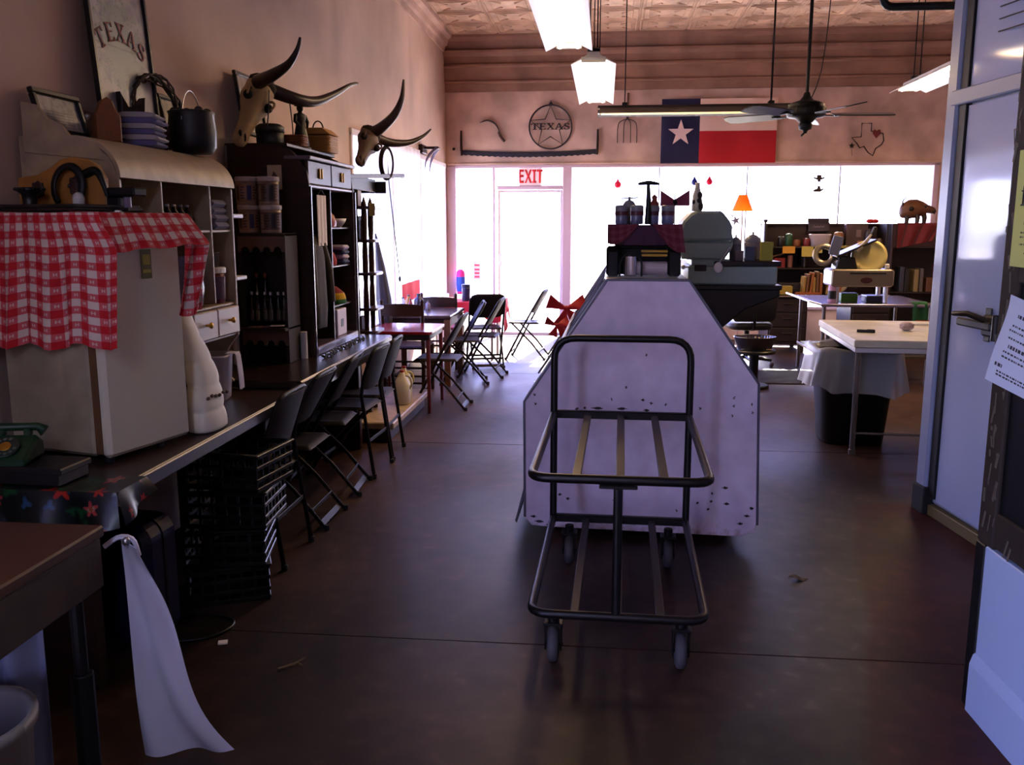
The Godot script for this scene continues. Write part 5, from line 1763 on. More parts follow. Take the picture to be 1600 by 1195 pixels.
	tag(o2, "thin black blind wand hanging down beside the furled umbrella", "wand")

func _el(y: float, r: float, x: float, z: float) -> Array:
	var q := []
	for k in 18:
		var a := TAU * k / 18
		var rr := r * (1.0 + 0.14 * sin(a * 6.0))
		q.append(Vector3(x + cos(a) * rr, y, z - sin(a) * rr))
	return q

# ------------------------------------------------------------------ chairs and tables
func folding_chair(steep: bool) -> Node3D:
	# faces +z; origin on the floor below the seat
	var t := thing("folding_chair", "brown metal folding chair", "chair")
	var m := mat("chair_brown", Color(0.10, 0.072, 0.065), 0.55)
	m.metallic_specular = 0.3
	var b := MB.new()
	var W := 0.19
	var foot := -0.26
	var p := []
	if steep:
		p = [Vector3(-W, 0, foot + 0.02), Vector3(-W, 0.3, -0.2), Vector3(-W, 0.52, -0.17), Vector3(-W, 0.62, -0.185)] + arc(Vector3(-W, 0.8, -0.25), Vector3(-W, 0.72, -0.22), Vector3(-W + 0.08, 0.8, -0.25)) + arc(Vector3(W, 0.8, -0.25), Vector3(W - 0.08, 0.8, -0.25), Vector3(W, 0.72, -0.22)) + [Vector3(W, 0.62, -0.185), Vector3(W, 0.52, -0.17), Vector3(W, 0.3, -0.2), Vector3(W, 0, foot + 0.02)]
	else:
		p = [Vector3(-W, 0, 0.2), Vector3(-W, 0.42, -0.02), Vector3(-W, 0.6, -0.12)] + arc(Vector3(-W, 0.8, -0.235), Vector3(-W, 0.72, -0.19), Vector3(-W + 0.08, 0.8, -0.235)) + arc(Vector3(W, 0.8, -0.235), Vector3(W - 0.08, 0.8, -0.235), Vector3(W, 0.72, -0.19)) + [Vector3(W, 0.6, -0.12), Vector3(W, 0.42, -0.02), Vector3(W, 0, 0.2)]
	b.tube(p, 0.0115, 8)
	obj("frame", b, m, t)
	var iw := W - 0.022
	for s in [-1.0, 1.0]:
		b = MB.new()
		if steep: b.tube([Vector3(s * iw, 0.42, -0.14), Vector3(s * iw, 0.2, 0.06), Vector3(s * iw, 0, 0.2)], 0.0105, 8)
		else: b.tube([Vector3(s * iw, 0.425, 0.13), Vector3(s * iw, 0.2, -0.1), Vector3(s * iw, 0, foot)], 0.0105, 8)
		obj("leg", b, m, t)
	for q in ([[0.235, -0.208, W], [0.1, 0.135, iw]] if steep else [[0.1, -0.185, iw], [0.09, 0.155, W]]):
		b = MB.new()
		b.box(Vector3(0, q[0], q[1]), Vector3(q[2] * 2.0, 0.022, 0.008), 0.002)
		obj("crossbar", b, m, t)
	if not steep:
		b = MB.new()
		b.box(Vector3(0, 0.03, foot + 0.03), Vector3(iw * 2, 0.035, 0.006), 0.002, rx(45))
		obj("crossbar", b, m, t)
	b = MB.new()
	b.grid(func(u: float, v: float) -> Vector3:
		var x := lerpf(-0.172, 0.172, u)
		var z := lerpf(0.185, -0.19, v)
		var e := maxf(absf(u - 0.5), absf(v - 0.5)) * 2.0
		return Vector3(x, 0.442 - 0.014 * (1.0 - e * e) - (0.02 if e > 0.97 else 0.0), z), 16, 16, 1, 1, 0.004)
	obj("seat", b, m, t)
	b = MB.new()
	var lean := 0.3 if steep else 0.5
	b.grid(func(u: float, v: float) -> Vector3:
		var x := lerpf(-0.178, 0.178, u)
		var y := lerpf(0.545, 0.795, v)
		var c := 1.0 - pow(absf(u - 0.5) * 2.0, 2.0)
		var edge := 0.03 * pow(absf(u - 0.5) * 2.0, 6.0) * (1.0 - v)
		var z := lerpf(-0.165, -0.248, v) if steep else lerpf(-0.09, -0.232, v)
		return Vector3(x, y + edge, z - 0.022 * c), 14, 8, 1, 1, 0.004)
	obj("backrest", b, m, t)
	for s in [-1.0, 1.0]:
		for q in [[W, foot + 0.02 if steep else 0.2], [iw, 0.2 if steep else foot]]:
			b = MB.new()
			b.can(Vector3(s * q[0], 0.0, q[1]), 0.0155, 0.03, 0.003, 10)
			obj("rubber_foot", b, M.rubber, t)
	return t

func wooden_chair(label: String, at: Vector3, turn: float, hgt: float, seat_red: bool) -> Node3D:
	var t := thing("wooden_chair", label, "chair", at, turn)
	var m: Material = M.dark_wood
	for s in [-1.0, 1.0]:
		var b := MB.new()
		b.tube([Vector3(s * 0.18, 0, -0.2), Vector3(s * 0.18, 0.44, -0.18), Vector3(s * 0.185, hgt, -0.24)], [0.018, 0.02, 0.016], 8)
		b.ball(Vector3(s * 0.185, hgt + 0.012, -0.241), Vector3(0.018, 0.02, 0.018), 8)
		obj("back_post", b, m, t)
		b = MB.new()
		b.tube([Vector3(s * 0.19, 0, 0.19), Vector3(s * 0.19, 0.44, 0.18)], [0.016, 0.02], 8)
		obj("leg", b, m, t)
	for y in [0.12, 0.26]:
		for z in [-0.19, 0.185]:
			var b := MB.new()
			b.tube([Vector3(-0.18, y, z), Vector3(0.18, y, z)], 0.011, 6)
			obj("stretcher", b, m, t)
		for s in [-1.0, 1.0]:
			var b := MB.new()
			b.tube([Vector3(s * 0.185, y + 0.03, -0.19), Vector3(s * 0.185, y + 0.03, 0.185)], 0.011, 6)
			obj("stretcher", b, m, t)
	var b := MB.new()
	b.box(Vector3(0, 0.445, 0), Vector3(0.4, 0.03, 0.41), 0.012)
	obj("seat", b, mat("seat_red", Color(0.50, 0.07, 0.12), 0.4) if seat_red else m, t)
	for q in [[hgt - 0.07, 0.1], [hgt - 0.24, 0.05]]:
		b = MB.new()
		b.grid(func(u: float, v: float) -> Vector3: return Vector3(lerpf(-0.18, 0.18, u), q[0] + (v - 0.5) * q[1] + 0.012 * sin(u * PI) * v, -0.225 - 0.03 * sin(u * PI) - 0.005), 10, 3, 1, 1, 0.014)
		obj("back_rail", b, m, t)
	return t

func build_seating():
	var x_foot := [-1.42, -1.395, -1.395, -1.38, -1.38]
	var zz := [-3.93, -4.46, -5.03, -5.45, -5.86]
	var steep := folding_chair(true)
	var slack := folding_chair(false)
	var labs := ["brown metal folding chair pushed in at the counter, nearest the camera", "brown metal folding chair at the counter, second from the camera", "brown metal folding chair at the counter, middle one of the five", "brown metal folding chair at the counter, next to last from the camera", "brown metal folding chair at the counter, farthest of the five"]
	for i in 5:
		var st: bool = i in [0, 3, 4]
		var at := Vector3(x_foot[i] - (0.24 if st else 0.26), 0, zz[i])
		var o: Node3D
		if i == 0 or i == 1:
			o = steep if st else slack
			o.position = at
			o.rotation_degrees.y = -90
			o.set_meta("label", labs[i])
			o.set_meta("group", "folding chairs at the counter")
		else:
			copy(steep if st else slack, labs[i], at, -90 + [0, 0, 4, -3, 2][i], "folding chairs at the counter")
	# red-topped card table, beyond the counter
	var red := mat("red_top", Color(0.46, 0.05, 0.11), 0.22)
	var leg_red := mat("red_leg", Color(0.34, 0.05, 0.08), 0.4)
	var t := thing("card_table", "small card table with a glossy red top and red legs, nearest table", "table", Vector3(-1.665, 0, -7.5))
	var b := MB.new()
	b.prism(rrect(-0.27, -0.33, 0.27, 0.33, 0.04), -0.012, 0.012, 0.004)
	var o2 := obj("tabletop", b, red, t)
	o2.rotation_degrees.x = 90
	o2.position.y = 0.672
	b = MB.new()
	b.span(Vector3(-0.25, 0.61, -0.31), Vector3(0.25, 0.66, 0.31), 0.006)
	obj("apron", b, mat("apron_dark", Color(0.08, 0.05, 0.05), 0.5), t)
	for sx in [-1.0, 1.0]:
		for sz in [-1.0, 1.0]:
			b = MB.new()
			b.tube([Vector3(sx * 0.235, 0.64, sz * 0.29), Vector3(sx * 0.24, 0.0, sz * 0.295)], [0.019, 0.014], 8)
			obj("leg", b, leg_red, t)
	# wooden table behind it
	t = thing("wooden_table", "dark wooden table with square legs, second from the counter", "table", Vector3(-1.77, 0, -8.87))
	b = MB.new()
	b.span(Vector3(-0.36, 0.655, -0.43), Vector3(0.32, 0.69, 0.43), 0.008)
	obj("tabletop", b, mat("table_gloss", Color(0.30, 0.24, 0.23), 0.18, 0, "speck", 1.0), t)
	b = MB.new()
	b.span(Vector3(-0.33, 0.57, -0.4), Vector3(0.29, 0.655, 0.4), 0.006)
	obj("apron", b, M.dark_wood, t)
	for sx in [-0.32, 0.28]:
		for sz in [-0.39, 0.39]:
			b = MB.new()
			b.span(Vector3(sx - 0.03, 0, sz - 0.03), Vector3(sx + 0.03, 0.655, sz + 0.03), 0.006)
			obj("leg", b, M.brown_wood, t)
	# condiments on it
	for q in [["squat white mug", Vector3(-2.06, 0.6905, -9.1), 0.04, 0.12, Color(0.75, 0.75, 0.8)], ["amber honey bottle", Vector3(-1.99, 0.6905, -9.05), 0.035, 0.15, Color(0.60, 0.40, 0.12)], ["dark coffee canister", Vector3(-1.89, 0.6905, -9.08), 0.05, 0.16, Color(0.13, 0.09, 0.13)], ["dull silver salt pot", Vector3(-1.79, 0.6905, -9.05), 0.026, 0.09, Color(0.45, 0.42, 0.46)], ["red sauce bottle", Vector3(-1.945, 0.6905, -8.93), 0.022, 0.12, Color(0.45, 0.08, 0.07)]]:
		bottle("%s among the condiments on the dark wooden table" % q[0], q[1], q[2], q[3], mat("cond_" + q[0], q[4], 0.35), mat("cap_dark", Color(0.15, 0.12, 0.13), 0.4), null, "condiments on the wooden table", "condiment_bottle")
	# far table under a red cloth
	t = thing("folding_table", "far folding table by the door, under a red cloth", "table", Vector3(-1.6, 0, -10.45))
	b = MB.new()
	b.span(Vector3(-0.47, 0.645, -0.32), Vector3(0.42, 0.672, 0.32), 0.006)
	obj("tabletop", b, M.dark_wood, t)
	for sx in [-0.42, 0.33]:
		for sz in [-0.26, 0.26]:
			b = MB.new()
			b.tube([Vector3(sx, 0.645, sz), Vector3(sx, 0, sz * 1.05)], 0.014, 8)
			obj("leg", b, M.steel, t)
	t = thing("red_tablecloth", "bright red cloth with scalloped drops over the far table", "tablecloth", Vector3(-1.6, 0.6725, -10.45))
	b = MB.new()
	b.grid(func(u: float, v: float) -> Vector3: return Vector3(lerpf(-0.485, 0.45, u), 0.003 + 0.002 * sin(u * 9.0 + v * 5.0), lerpf(0.335, -0.335, v)), 20, 12, 1, 1, 0.002)
	b.grid(func(u: float, v: float) -> Vector3:
		var drop := 0.07 + 0.2 * pow(u, 2.0) * (0.75 + 0.25 * sin(u * 16.0))
		return Vector3(lerpf(-0.485, 0.45, u), 0.003 - (1.0 - v) * drop, 0.335 + (1.0 - v) * (0.03 + 0.018 * sin(u * 34.0))), 40, 8, 1, 1, 0.002)
	b.grid(func(u: float, v: float) -> Vector3: return Vector3(0.45 + (1.0 - v) * (0.03 + 0.015 * sin(u * 21.0)), 0.003 - (1.0 - v) * (0.24 + 0.12 * sin(u * 7.0)), lerpf(0.335, -0.335, u)), 24, 8, 1, 1, 0.002)
	var rc := mat("red_cloth", Color(0.70, 0.03, 0.10), 0.8)
	rc.backlight_enabled = true
	rc.backlight = Color(0.35, 0.02, 0.1)
	obj("cloth", b, rc, t)
	t = tub("dark blue canister standing on the red tablecloth", Vector3(-1.585, 0.679, -10.3), 0.05, 0.19, mat("navy", Color(0.06, 0.06, 0.20), 0.4), mat("navy_lid", Color(0.08, 0.08, 0.22), 0.4), mat("navy_band", Color(0.07, 0.06, 0.24), 0.4))
	# chairs among the tables
	wooden_chair("dark wooden ladder-back chair drawn up to the red card table", Vector3(-1.80, 0, -8.13), 180, 0.86, false)
	wooden_chair("dark wooden chair with a red seat tucked in at the dark wooden table", Vector3(-1.75, 0, -9.68), 180, 0.8, true)
	copy(slack, "brown folding chair pushed in at the aisle side of the red card table", Vector3(-1.40, 0, -7.5), -90, "folding chairs among the tables")
	copy(slack, "brown folding chair at the aisle side of the dark wooden table", Vector3(-1.40, 0, -8.72), -80, "folding chairs among the tables")
	copy(slack, "brown folding chair just beyond the dark table's aisle corner", Vector3(-1.265, 0, -9.13), -92, "folding chairs among the tables")
	copy(slack, "folding chair pushed against the near side of the red-clothed table", Vector3(-1.30, 0, -9.84), 195, "folding chairs among the tables")
	copy(slack, "folding chair at the door end of the red-clothed table", Vector3(-0.9, 0, -10.42), -96, "folding chairs among the tables")

# ------------------------------------------------------------------ middle: display case, cart
func case_texture():
	var im := Image.create(512, 512, false, Image.FORMAT_RGB8)
	var nz := FastNoiseLite.new()
	nz.seed = 77
	nz.frequency = 0.02
	nz.fractal_octaves = 4
	for y in 512:
		for x in 512:
			var t := nz.get_noise_2d(x, y) * 0.05
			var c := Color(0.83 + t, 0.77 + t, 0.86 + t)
			# thin dirt near the foot
			var d := clampf((30.0 - y) / 40.0 + nz.get_noise_2d(x * 2.0, y * 2.0 + 300) * 0.8, 0, 1)
			im.set_pixel(x, y, c.lerp(Color(0.35, 0.24, 0.18), d * 0.5))
	# paint chips, placed as on the panel: metres from its left and foot
	var r := RandomNumberGenerator.new()
	r.seed = 8
	var chip := Color(0.07, 0.045, 0.045)
	var put := func(cx: float, cy: float, w: float, h: float):
		var px := int((cx + 0.42) / 1.24 * 512.0)
		var py := int(cy / 1.3 * 512.0)
		for k in 5:
			var ox := r.randi_range(-1, 1) if k > 0 else 0
			var ww := maxi(2, int(w * 413 * (1.0 - absf(k - 2) * 0.3)))
			im.fill_rect(Rect2i(px + ox - ww / 2, py + k - 2, ww, maxi(1, int(h * 120))), chip)
	for q in [[-0.33, 0.725, 0.012, 0.01], [-0.325, 0.68, 0.012, 0.01], [0.12, 0.77, 0.012, 0.006], [0.2, 0.71, 0.018, 0.006], [0.24, 0.695, 0.014, 0.006], [0.05, 0.71, 0.006, 0.006], [0.31, 0.69, 0.01, 0.006], [0.43, 0.69, 0.01, 0.006], [0.475, 0.675, 0.012, 0.009], [0.635, 0.69, 0.01, 0.009], [0.635, 0.73, 0.006, 0.006], [0.63, 0.64, 0.006, 0.006], [0.21, 0.93, 0.01, 0.004], [0.55, 0.25, 0.012, 0.009], [0.48, 0.2, 0.014, 0.009], [0.545, 0.21, 0.016, 0.009], [0.53, 0.17, 0.014, 0.008], [0.62, 0.2, 0.03, 0.007], [0.61, 0.28, 0.03, 0.007], [0.38, 0.155, 0.008, 0.006], [-0.12, 0.66, 0.02, 0.006], [-0.02, 0.665, 0.06, 0.006], [0.1, 0.665, 0.05, 0.006], [-0.22, 0.63, 0.02, 0.01], [-0.08, 0.665, 0.014, 0.004], [0.22, 0.66, 0.03, 0.006], [0.72, 0.14, 0.03, 0.014], [0.69, 0.1, 0.03, 0.012], [0.74, 0.18, 0.02, 0.02], [-0.33, 0.1, 0.03, 0.014], [-0.3, 0.075, 0.05, 0.014], [-0.24, 0.06, 0.05, 0.012], [-0.2, 0.22, 0.02, 0.008], [-0.16, 0.2, 0.02, 0.006], [0.09, 0.2, 0.05, 0.005], [0.72, 0.7, 0.008, 0.008], [0.725, 0.66, 0.008, 0.008]]:
		put.call(q[0], q[1], q[2], q[3])
	im.generate_mipmaps()
	TEX["case"] = ImageTexture.create_from_image(im)

func build_case():
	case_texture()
	var t := thing("display_case", "big white display case with sloped sides and chipped end panel", "display case", Vector3(0, 0, -4.32), -0.6)
	var out := [Vector2(-0.37, 0.09), Vector2(-0.34, 0.055), Vector2(-0.26, 0.05), Vector2(0.69, 0.035), Vector2(0.755, 0.06), Vector2(0.765, 0.1), Vector2(0.74, 0.80), Vector2(0.40, 1.285), Vector2(0.02, 1.285), Vector2(-0.375, 0.69)]
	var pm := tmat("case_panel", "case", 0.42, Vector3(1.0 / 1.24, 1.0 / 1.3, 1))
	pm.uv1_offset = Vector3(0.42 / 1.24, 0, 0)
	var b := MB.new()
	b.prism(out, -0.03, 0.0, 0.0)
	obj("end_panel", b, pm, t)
	b = MB.new()
	b.prism(out, -1.66, -1.63, 0.0)
	obj("end_panel", b, M.white_enamel, t)
	# metal trim that wraps the edge of the near panel
	b = MB.new()
	var tr := []
	for q in [Vector2(-0.375, 0.10), Vector2(-0.38, 0.69), Vector2(0.017, 1.29), Vector2(0.403, 1.29), Vector2(0.746, 0.80), Vector2(0.77, 0.10)]: tr.append(Vector3(q.x, q.y, -0.018))
	for i in tr.size() - 1:
		var a: Vector3 = tr[i]
		var c: Vector3 = tr[i + 1]
		var d := (c - a)
		b.box((a + c) * 0.5, Vector3(d.length() + 0.008, 0.012, 0.045), 0.003, rz(rad_to_deg(atan2(d.y, d.x))))
	obj("edge_trim", b, mat("trim_grey", Color(0.40, 0.40, 0.46), 0.4, 0.6), t)
	b = MB.new()
	b.span(Vector3(-0.36, 0.12, -1.63), Vector3(0.75, 0.66, -0.03), 0.006)
	obj("body", b, M.white_enamel, t)
	b = MB.new()
	b.span(Vector3(0.0, 1.262, -1.63), Vector3(0.41, 1.288, -0.03), 0.004)
	obj("top", b, mat("case_top", Color(0.62, 0.60, 0.64), 0.3, 0.3), t)
	b = MB.new()
	b.span(Vector3(-0.3, 0.0, -1.6), Vector3(0.7, 0.12, -0.3), 0.006)
	obj("base", b, M.black_plastic, t)
	# flaring kick plate on the customer side
	b = MB.new()
	b.prism([Vector2(-0.37, 0.3), Vector2(-0.43, 0.06), Vector2(-0.42, 0.05), Vector2(-0.36, 0.28)], -1.6, -0.04, 0.002)
	obj("kick_plate", b, M.trim_grey, t)
	# sloped glass front with its frame, and the sliding doors at the back
	b = MB.new()
	b.xf = Transform3D(Basis.IDENTITY, Vector3.ZERO)
	b.prism([Vector2(-0.375, 0.7), Vector2(0.012, 1.283), Vector2(0.018, 1.279), Vector2(-0.368, 0.697)], -1.63, -0.03)
	obj("glass_front", b, M.glass, t)
	b = MB.new()
	for z in [-1.61, -0.84, -0.06]:
		b.tube([Vector3(-0.375, 0.69, z), Vector3(0.01, 1.288, z)], 0.013, 6)
	b.tube([Vector3(-0.2, 0.985, -1.63), Vector3(-0.2, 0.985, -0.03)], 0.008, 6)
	obj("glass_frame", b, M.trim_grey, t)
	for k in 2:
		b = MB.new()
		b.prism([Vector2(0.738, 0.8), Vector2(0.405, 1.278), Vector2(0.393, 1.268), Vector2(0.726, 0.79)], -1.63 + k * 0.8, -1.63 + k * 0.8 + 0.795, 0.002)
		var o := obj("sliding_door", b, M.white_enamel, t)
		b = MB.new()
		b.tube([Vector3(0.62, 1.0, -1.3 + k * 0.8), Vector3(0.62, 1.0, -1.2 + k * 0.8)], 0.01, 6)
		obj("handle", b, M.steel, o)
	b = MB.new()
	b.span(Vector3(-0.3, 0.80, -1.61), Vector3(0.6, 0.815, -0.05), 0.002)
	obj("inner_shelf", b, M.steel, t)
	# red paper bows fixed on the sloped glass
	for q in [[Vector3(-0.235, 1.02, -5.75), 0.75, "large red paper bow on the display case's sloped glass"], [Vector3(-0.285, 0.935, -5.55), 0.45, "small red paper bow just below the large bow on the case"]]:
		t = thing("paper_bow", q[2], "bow", q[0])
		var sc: float = q[1]
		var rb := mat("bow_red", Color(0.72, 0.06, 0.10), 0.7)
		b = MB.new()
		for a in [20.0, 160.0, 250.0, 310.0]:
			b.xf = Transform3D(rz(a), Vector3.ZERO)
			b.grid(func(u: float, v: float) -> Vector3: return Vector3(u * 0.17 * sc, (v - 0.5) * sc * (0.02 + 0.11 * u), 0.03 * sin(u * 3.0 + v * 2.0)), 6, 6, 1, 1, 0.002)
		b.xf = Transform3D.IDENTITY
		obj("loops", b, rb, t)
		b = MB.new()
		b.ball(Vector3(0, 0, 0.01), Vector3.ONE * 0.025 * sc, 10)
		obj("knot", b, rb, t)

func build_cart():
	var t := thing("stock_cart", "dark tubular two-tier cart parked against the white display case", "cart", Vector3(0.078, 0, -3.5), -1.2)
	var m := mat("cart_steel", Color(0.085, 0.07, 0.07), 0.42, 0.35, "speck", 2.0)
	var r := 0.0165
	var zr := -0.52
	var zf := 0.54
	var hw := 0.305
	# hoop handle
	var b := MB.new()
	b.tube([Vector3(-hw, 0.18, zr)] + arc(Vector3(-hw, 1.045, zr), Vector3(-hw, 0.945, zr), Vector3(-hw + 0.1, 1.045, zr), 6) + arc(Vector3(hw, 1.045, zr), Vector3(hw - 0.1, 1.045, zr), Vector3(hw, 0.945, zr), 6) + [Vector3(hw, 0.18, zr)], r, 10)
	obj("handle_hoop", b, m, t)
	for lv in [[0.20, "deck"], [0.695, "shelf"]]:
		var y: float = lv[0]
		b = MB.new()
		b.tube([Vector3(-hw, y, zr)] + [Vector3(-hw, y, 0.0)] + arc(Vector3(-hw, y, zf), Vector3(-hw, y, zf - 0.07), Vector3(-hw + 0.07, y, zf), 5) + [Vector3(0, y, zf)] + arc(Vector3(hw, y, zf), Vector3(hw - 0.07, y, zf), Vector3(hw, y, zf - 0.07), 5) + [Vector3(hw, y, 0.0), Vector3(hw, y, zr)], r, 10)
		var fr := obj(lv[1] + "_frame", b, m, t)
		b = MB.new()
		b.box(Vector3(0, y, zr), Vector3(hw * 2, 0.036, 0.03), 0.005)
		obj("cross_rail", b, m, fr)
		for x in [-0.15, 0.0, 0.15]:
			b = MB.new()
			b.box(Vector3(x, y - 0.002, (zr + zf) * 0.5), Vector3(0.032, 0.014, zf - zr - 0.02), 0.003)
			obj("slat", b, mat("slat_worn", Color(0.17, 0.125, 0.10), 0.5, 0.3, "speck", 4.0), fr)
	b = MB.new()
	b.tube([Vector3(-0.005, 0.2, zf - 0.005), Vector3(-0.005, 0.68, zf - 0.005)], r, 10)
	b.box(Vector3(-0.005, 0.672, zf), Vector3(0.13, 0.012, 0.03), 0.003)
	obj("front_post", b, m, t)
	for sx in [-1.0, 1.0]:
		for sz in [zr + 0.06, zf - 0.05]:
			var x: float = sx * 0.225
			b = MB.new()
			for s in [-1.0, 1.0]: b.box(Vector3(s * 0.028, 0.1, 0), Vector3(0.006, 0.1, 0.05), 0.002)
			b.box(Vector3(0, 0.15, 0), Vector3(0.07, 0.01, 0.07), 0.003)
			b.can(Vector3(0, 0.152, 0), 0.02, 0.035, 0.002, 12)
			b.tube([Vector3(-0.034, 0.065, 0), Vector3(0.034, 0.065, 0)], 0.008, 8)
			var c := obj("caster", b, m, t)
			c.position = Vector3(x, 0, sz)
			b = MB.new()
			b.xf = Transform3D(rz(90), Vector3(0, 0.065, 0))
			b.lathe([Vector2(0, -0.02), Vector2(0.05, -0.02), Vector2(0.062, -0.012), Vector2(0.065, 0), Vector2(0.062, 0.012), Vector2(0.05, 0.02), Vector2(0, 0.02)], 24)
			obj("wheel", b, M.grey_rubber, c)

func build_case_top():
	var y := 1.2905
	# paper cutter with black cast ends
	var t := thing("paper_cutter", "black iron wrapping-paper cutter holding a white roll on the display case", "paper cutter", Vector3(0.2, y, -4.72))
	var b := MB.new()
	for s in [-1.0, 1.0]:
		b = MB.new()
		b.prism([Vector2(-0.09, 0), Vector2(0.09, 0), Vector2(0.085, 0.03), Vector2(0.06, 0.12), Vector2(0.035, 0.15), Vector2(-0.035, 0.15), Vector2(-0.06, 0.12), Vector2(-0.085, 0.03)], -0.034, 0.034, 0.012)
		var o := obj("end_frame", b, M.black_iron, t)
		o.rotation_degrees.y = 90
		o.position = Vector3(s * 0.155, 0, 0)
	b = MB.new()
	b.tube([Vector3(-0.15, 0.145, 0), Vector3(0.15, 0.145, 0)], 0.008, 8)
	b.tube([Vector3(-0.15, 0.03, -0.06), Vector3(0.15, 0.03, -0.06)], 0.008, 8)
	b.span(Vector3(-0.14, 0.0, -0.085), Vector3(0.14, 0.14, -0.075), 0.002)
	obj("back_plate", b, M.black_iron, t)
	b = MB.new()
	b.xf = Transform3D(rz(90), Vector3(0.135, 0.037, 0.03))
	b.can(Vector3.ZERO, 0.036, 0.175, 0.003, 20)
	obj("white_roll", b, mat("roll_paper", Color(0.74, 0.68, 0.70), 0.6), t)
	b = MB.new()
	b.box(Vector3(0.055, 0.125, 0.045), Vector3(0.135, 0.012, 0.03), 0.003)
	b.box(Vector3(0.055, 0.105, 0.05), Vector3(0.13, 0.012, 0.03), 0.003)
	obj("yellow_rule", b, mat("rule_yellow", Color(0.74, 0.56, 0.16), 0.5), t)
	t = thing("chrome_mug", "small chrome tin inside the left arch of the paper cutter", "tin", Vector3(0.135, y, -4.66))
	b = MB.new()
	b.can(Vector3(0, 0.0, 0), 0.034, 0.105, 0.006, 18)
	obj("body", b, mat("chrome", Color(0.74, 0.74, 0.78), 0.2, 0.9), t)
	b = MB.new()
	var hp := []
	for k in 17:
		var a := PI * k / 16.0
		hp.append(Vector3(cos(a) * 0.055, 0.055 + sin(a) * 0.06, 0.04))
	b.tube([Vector3(0.055, 0.0, 0.04)] + hp + [Vector3(-0.055, 0.0, 0.04)], 0.006, 6)
	obj("wire_loop", b, M.black_iron, t)
	# draped box that carries the jars
	t = thing("draped_crate", "crate on the paper cutter draped with purple and checked cloth", "crate", Vector3(0.2, y + 0.1535, -4.72))
	b = MB.new()
	b.span(Vector3(-0.15, 0, -0.1), Vector3(0.15, 0.1, 0.1), 0.006)
	obj("crate", b, M.dark_wood, t)
	b = MB.new()
	b.grid(func(u: float, v: float) -> Vector3: return Vector3(lerpf(-0.11, 0.1, u), 0.104 - (1.0 - v) * 0.1, 0.104 + 0.006 * sin(u * 18.0) * (1.0 - v) + 0.004), 16, 5, 1, 1, 0.002)
	b.grid(func(u: float, v: float) -> Vector3: return Vector3(lerpf(-0.16, 0.16, u), 0.104, lerpf(0.11, -0.11, v)), 6, 6, 1, 1, 0.002)
	obj("purple_cloth", b, mat("cloth_purple", Color(0.24, 0.09, 0.20), 0.8), t)
	gingham("check_dark", Color(0.34, 0.05, 0.10), Color(0.42, 0.18, 0.26))
	var cd: Material = tmat("checked_dark", "check_dark", 0.85)
	for q in [[-1.0, 0.10], [1.0, 0.14]]:
		b = MB.new()
		var s: float = q[0]
		var L: float = q[1]
		b.grid(func(u: float, v: float) -> Vector3:
			var w := lerpf(0.02, 0.185, u)
			var down := L * sin(clampf(u * 1.05, 0, 1) * PI * (0.62 if s < 0 else 0.55)) * (1.0 - v)
			return Vector3(s * w + s * 0.02 * (1.0 - v), 0.107 - down, 0.115 + 0.012 * (1.0 - v)) if s > 0 else Vector3(s * lerpf(0.185, 0.03, u) + s * 0.0, 0.107 - L * sin((1.0 - u) * PI * 0.62) * (1.0 - v), 0.115 + 0.012 * (1.0 - v)), 14, 8, 4, 3, 0.002)
		obj("checked_flap", b, cd, t)
	for k in 4:
		t = thing("storage_jar", "grey-lidded glass jar with a red band, %s in the row of four" % ["first from the left", "second from the left", "third from the left", "at the right end"][k], "jar", Vector3(0.085 + 0.078 * k, y + 0.26, -4.70), 0, "jars in a row on the draped crate")
		b = MB.new()
		b.lathe([Vector2(0, 0), Vector2(0.028, 0), Vector2(0.032, 0.006), Vector2(0.032, 0.055), Vector2(0.027, 0.062), Vector2(0, 0.062)], 16)
		obj("body", b, mat("jar_grey", Color(0.42, 0.42, 0.54), 0.2), t)
		b = MB.new()
		b.lathe([Vector2(0, 0.06), Vector2(0.033, 0.06), Vector2(0.034, 0.09), Vector2(0.028, 0.096), Vector2(0, 0.097)], 16)
		obj("lid", b, mat("lid_grey", Color(0.46, 0.46, 0.50), 0.4), t)
		b = MB.new()
		b.lathe([Vector2(0.0335, 0.045), Vector2(0.0345, 0.05), Vector2(0.0345, 0.06), Vector2(0.0335, 0.065)], 16)
		obj("red_band", b, mat("band_maroon", Color(0.30, 0.08, 0.12), 0.5), t)
	t = thing("corer", "dark upright corer with a broad T handle rising above the jars", "tool", Vector3(0.215, y + 0.26, -4.655))
	b = MB.new()
	b.tube([Vector3(0, 0, 0), Vector3(0.003, 0.12, 0), Vector3(0, 0.2, 0)], [0.016, 0.013, 0.008], 10)
	obj("shaft", b, M.black_iron, t)
	b = MB.new()
	b.tube([Vector3(-0.052, 0.2, 0), Vector3(-0.03, 0.203, 0), Vector3(0, 0.206, 0), Vector3(0.03, 0.203, 0), Vector3(0.052, 0.2, 0)], [0.006, 0.009, 0.011, 0.009, 0.006], 8)
	obj("handle", b, M.black_iron, t)
	t = thing("pepper_mill", "pale knobbed pepper mill standing behind the first jar", "mill", Vector3(0.125, y + 0.26, -4.78))
	b = MB.new()
	b.lathe([Vector2(0, 0), Vector2(0.03, 0), Vector2(0.026, 0.08), Vector2(0.034, 0.1), Vector2(0.022, 0.118), Vector2(0.008, 0.124), Vector2(0.006, 0.14), Vector2(0, 0.142)], 14)
	b.tube([Vector3(-0.045, 0.132, 0), Vector3(0.045, 0.136, 0)], 0.004, 6)
	obj("body", b, M.lid_grey, t)
	t = thing("cloth_bow", "pink and maroon cloth bow standing up behind the right-hand jars", "bow", Vector3(0.36, y + 0.26, -4.80))
	b = MB.new()
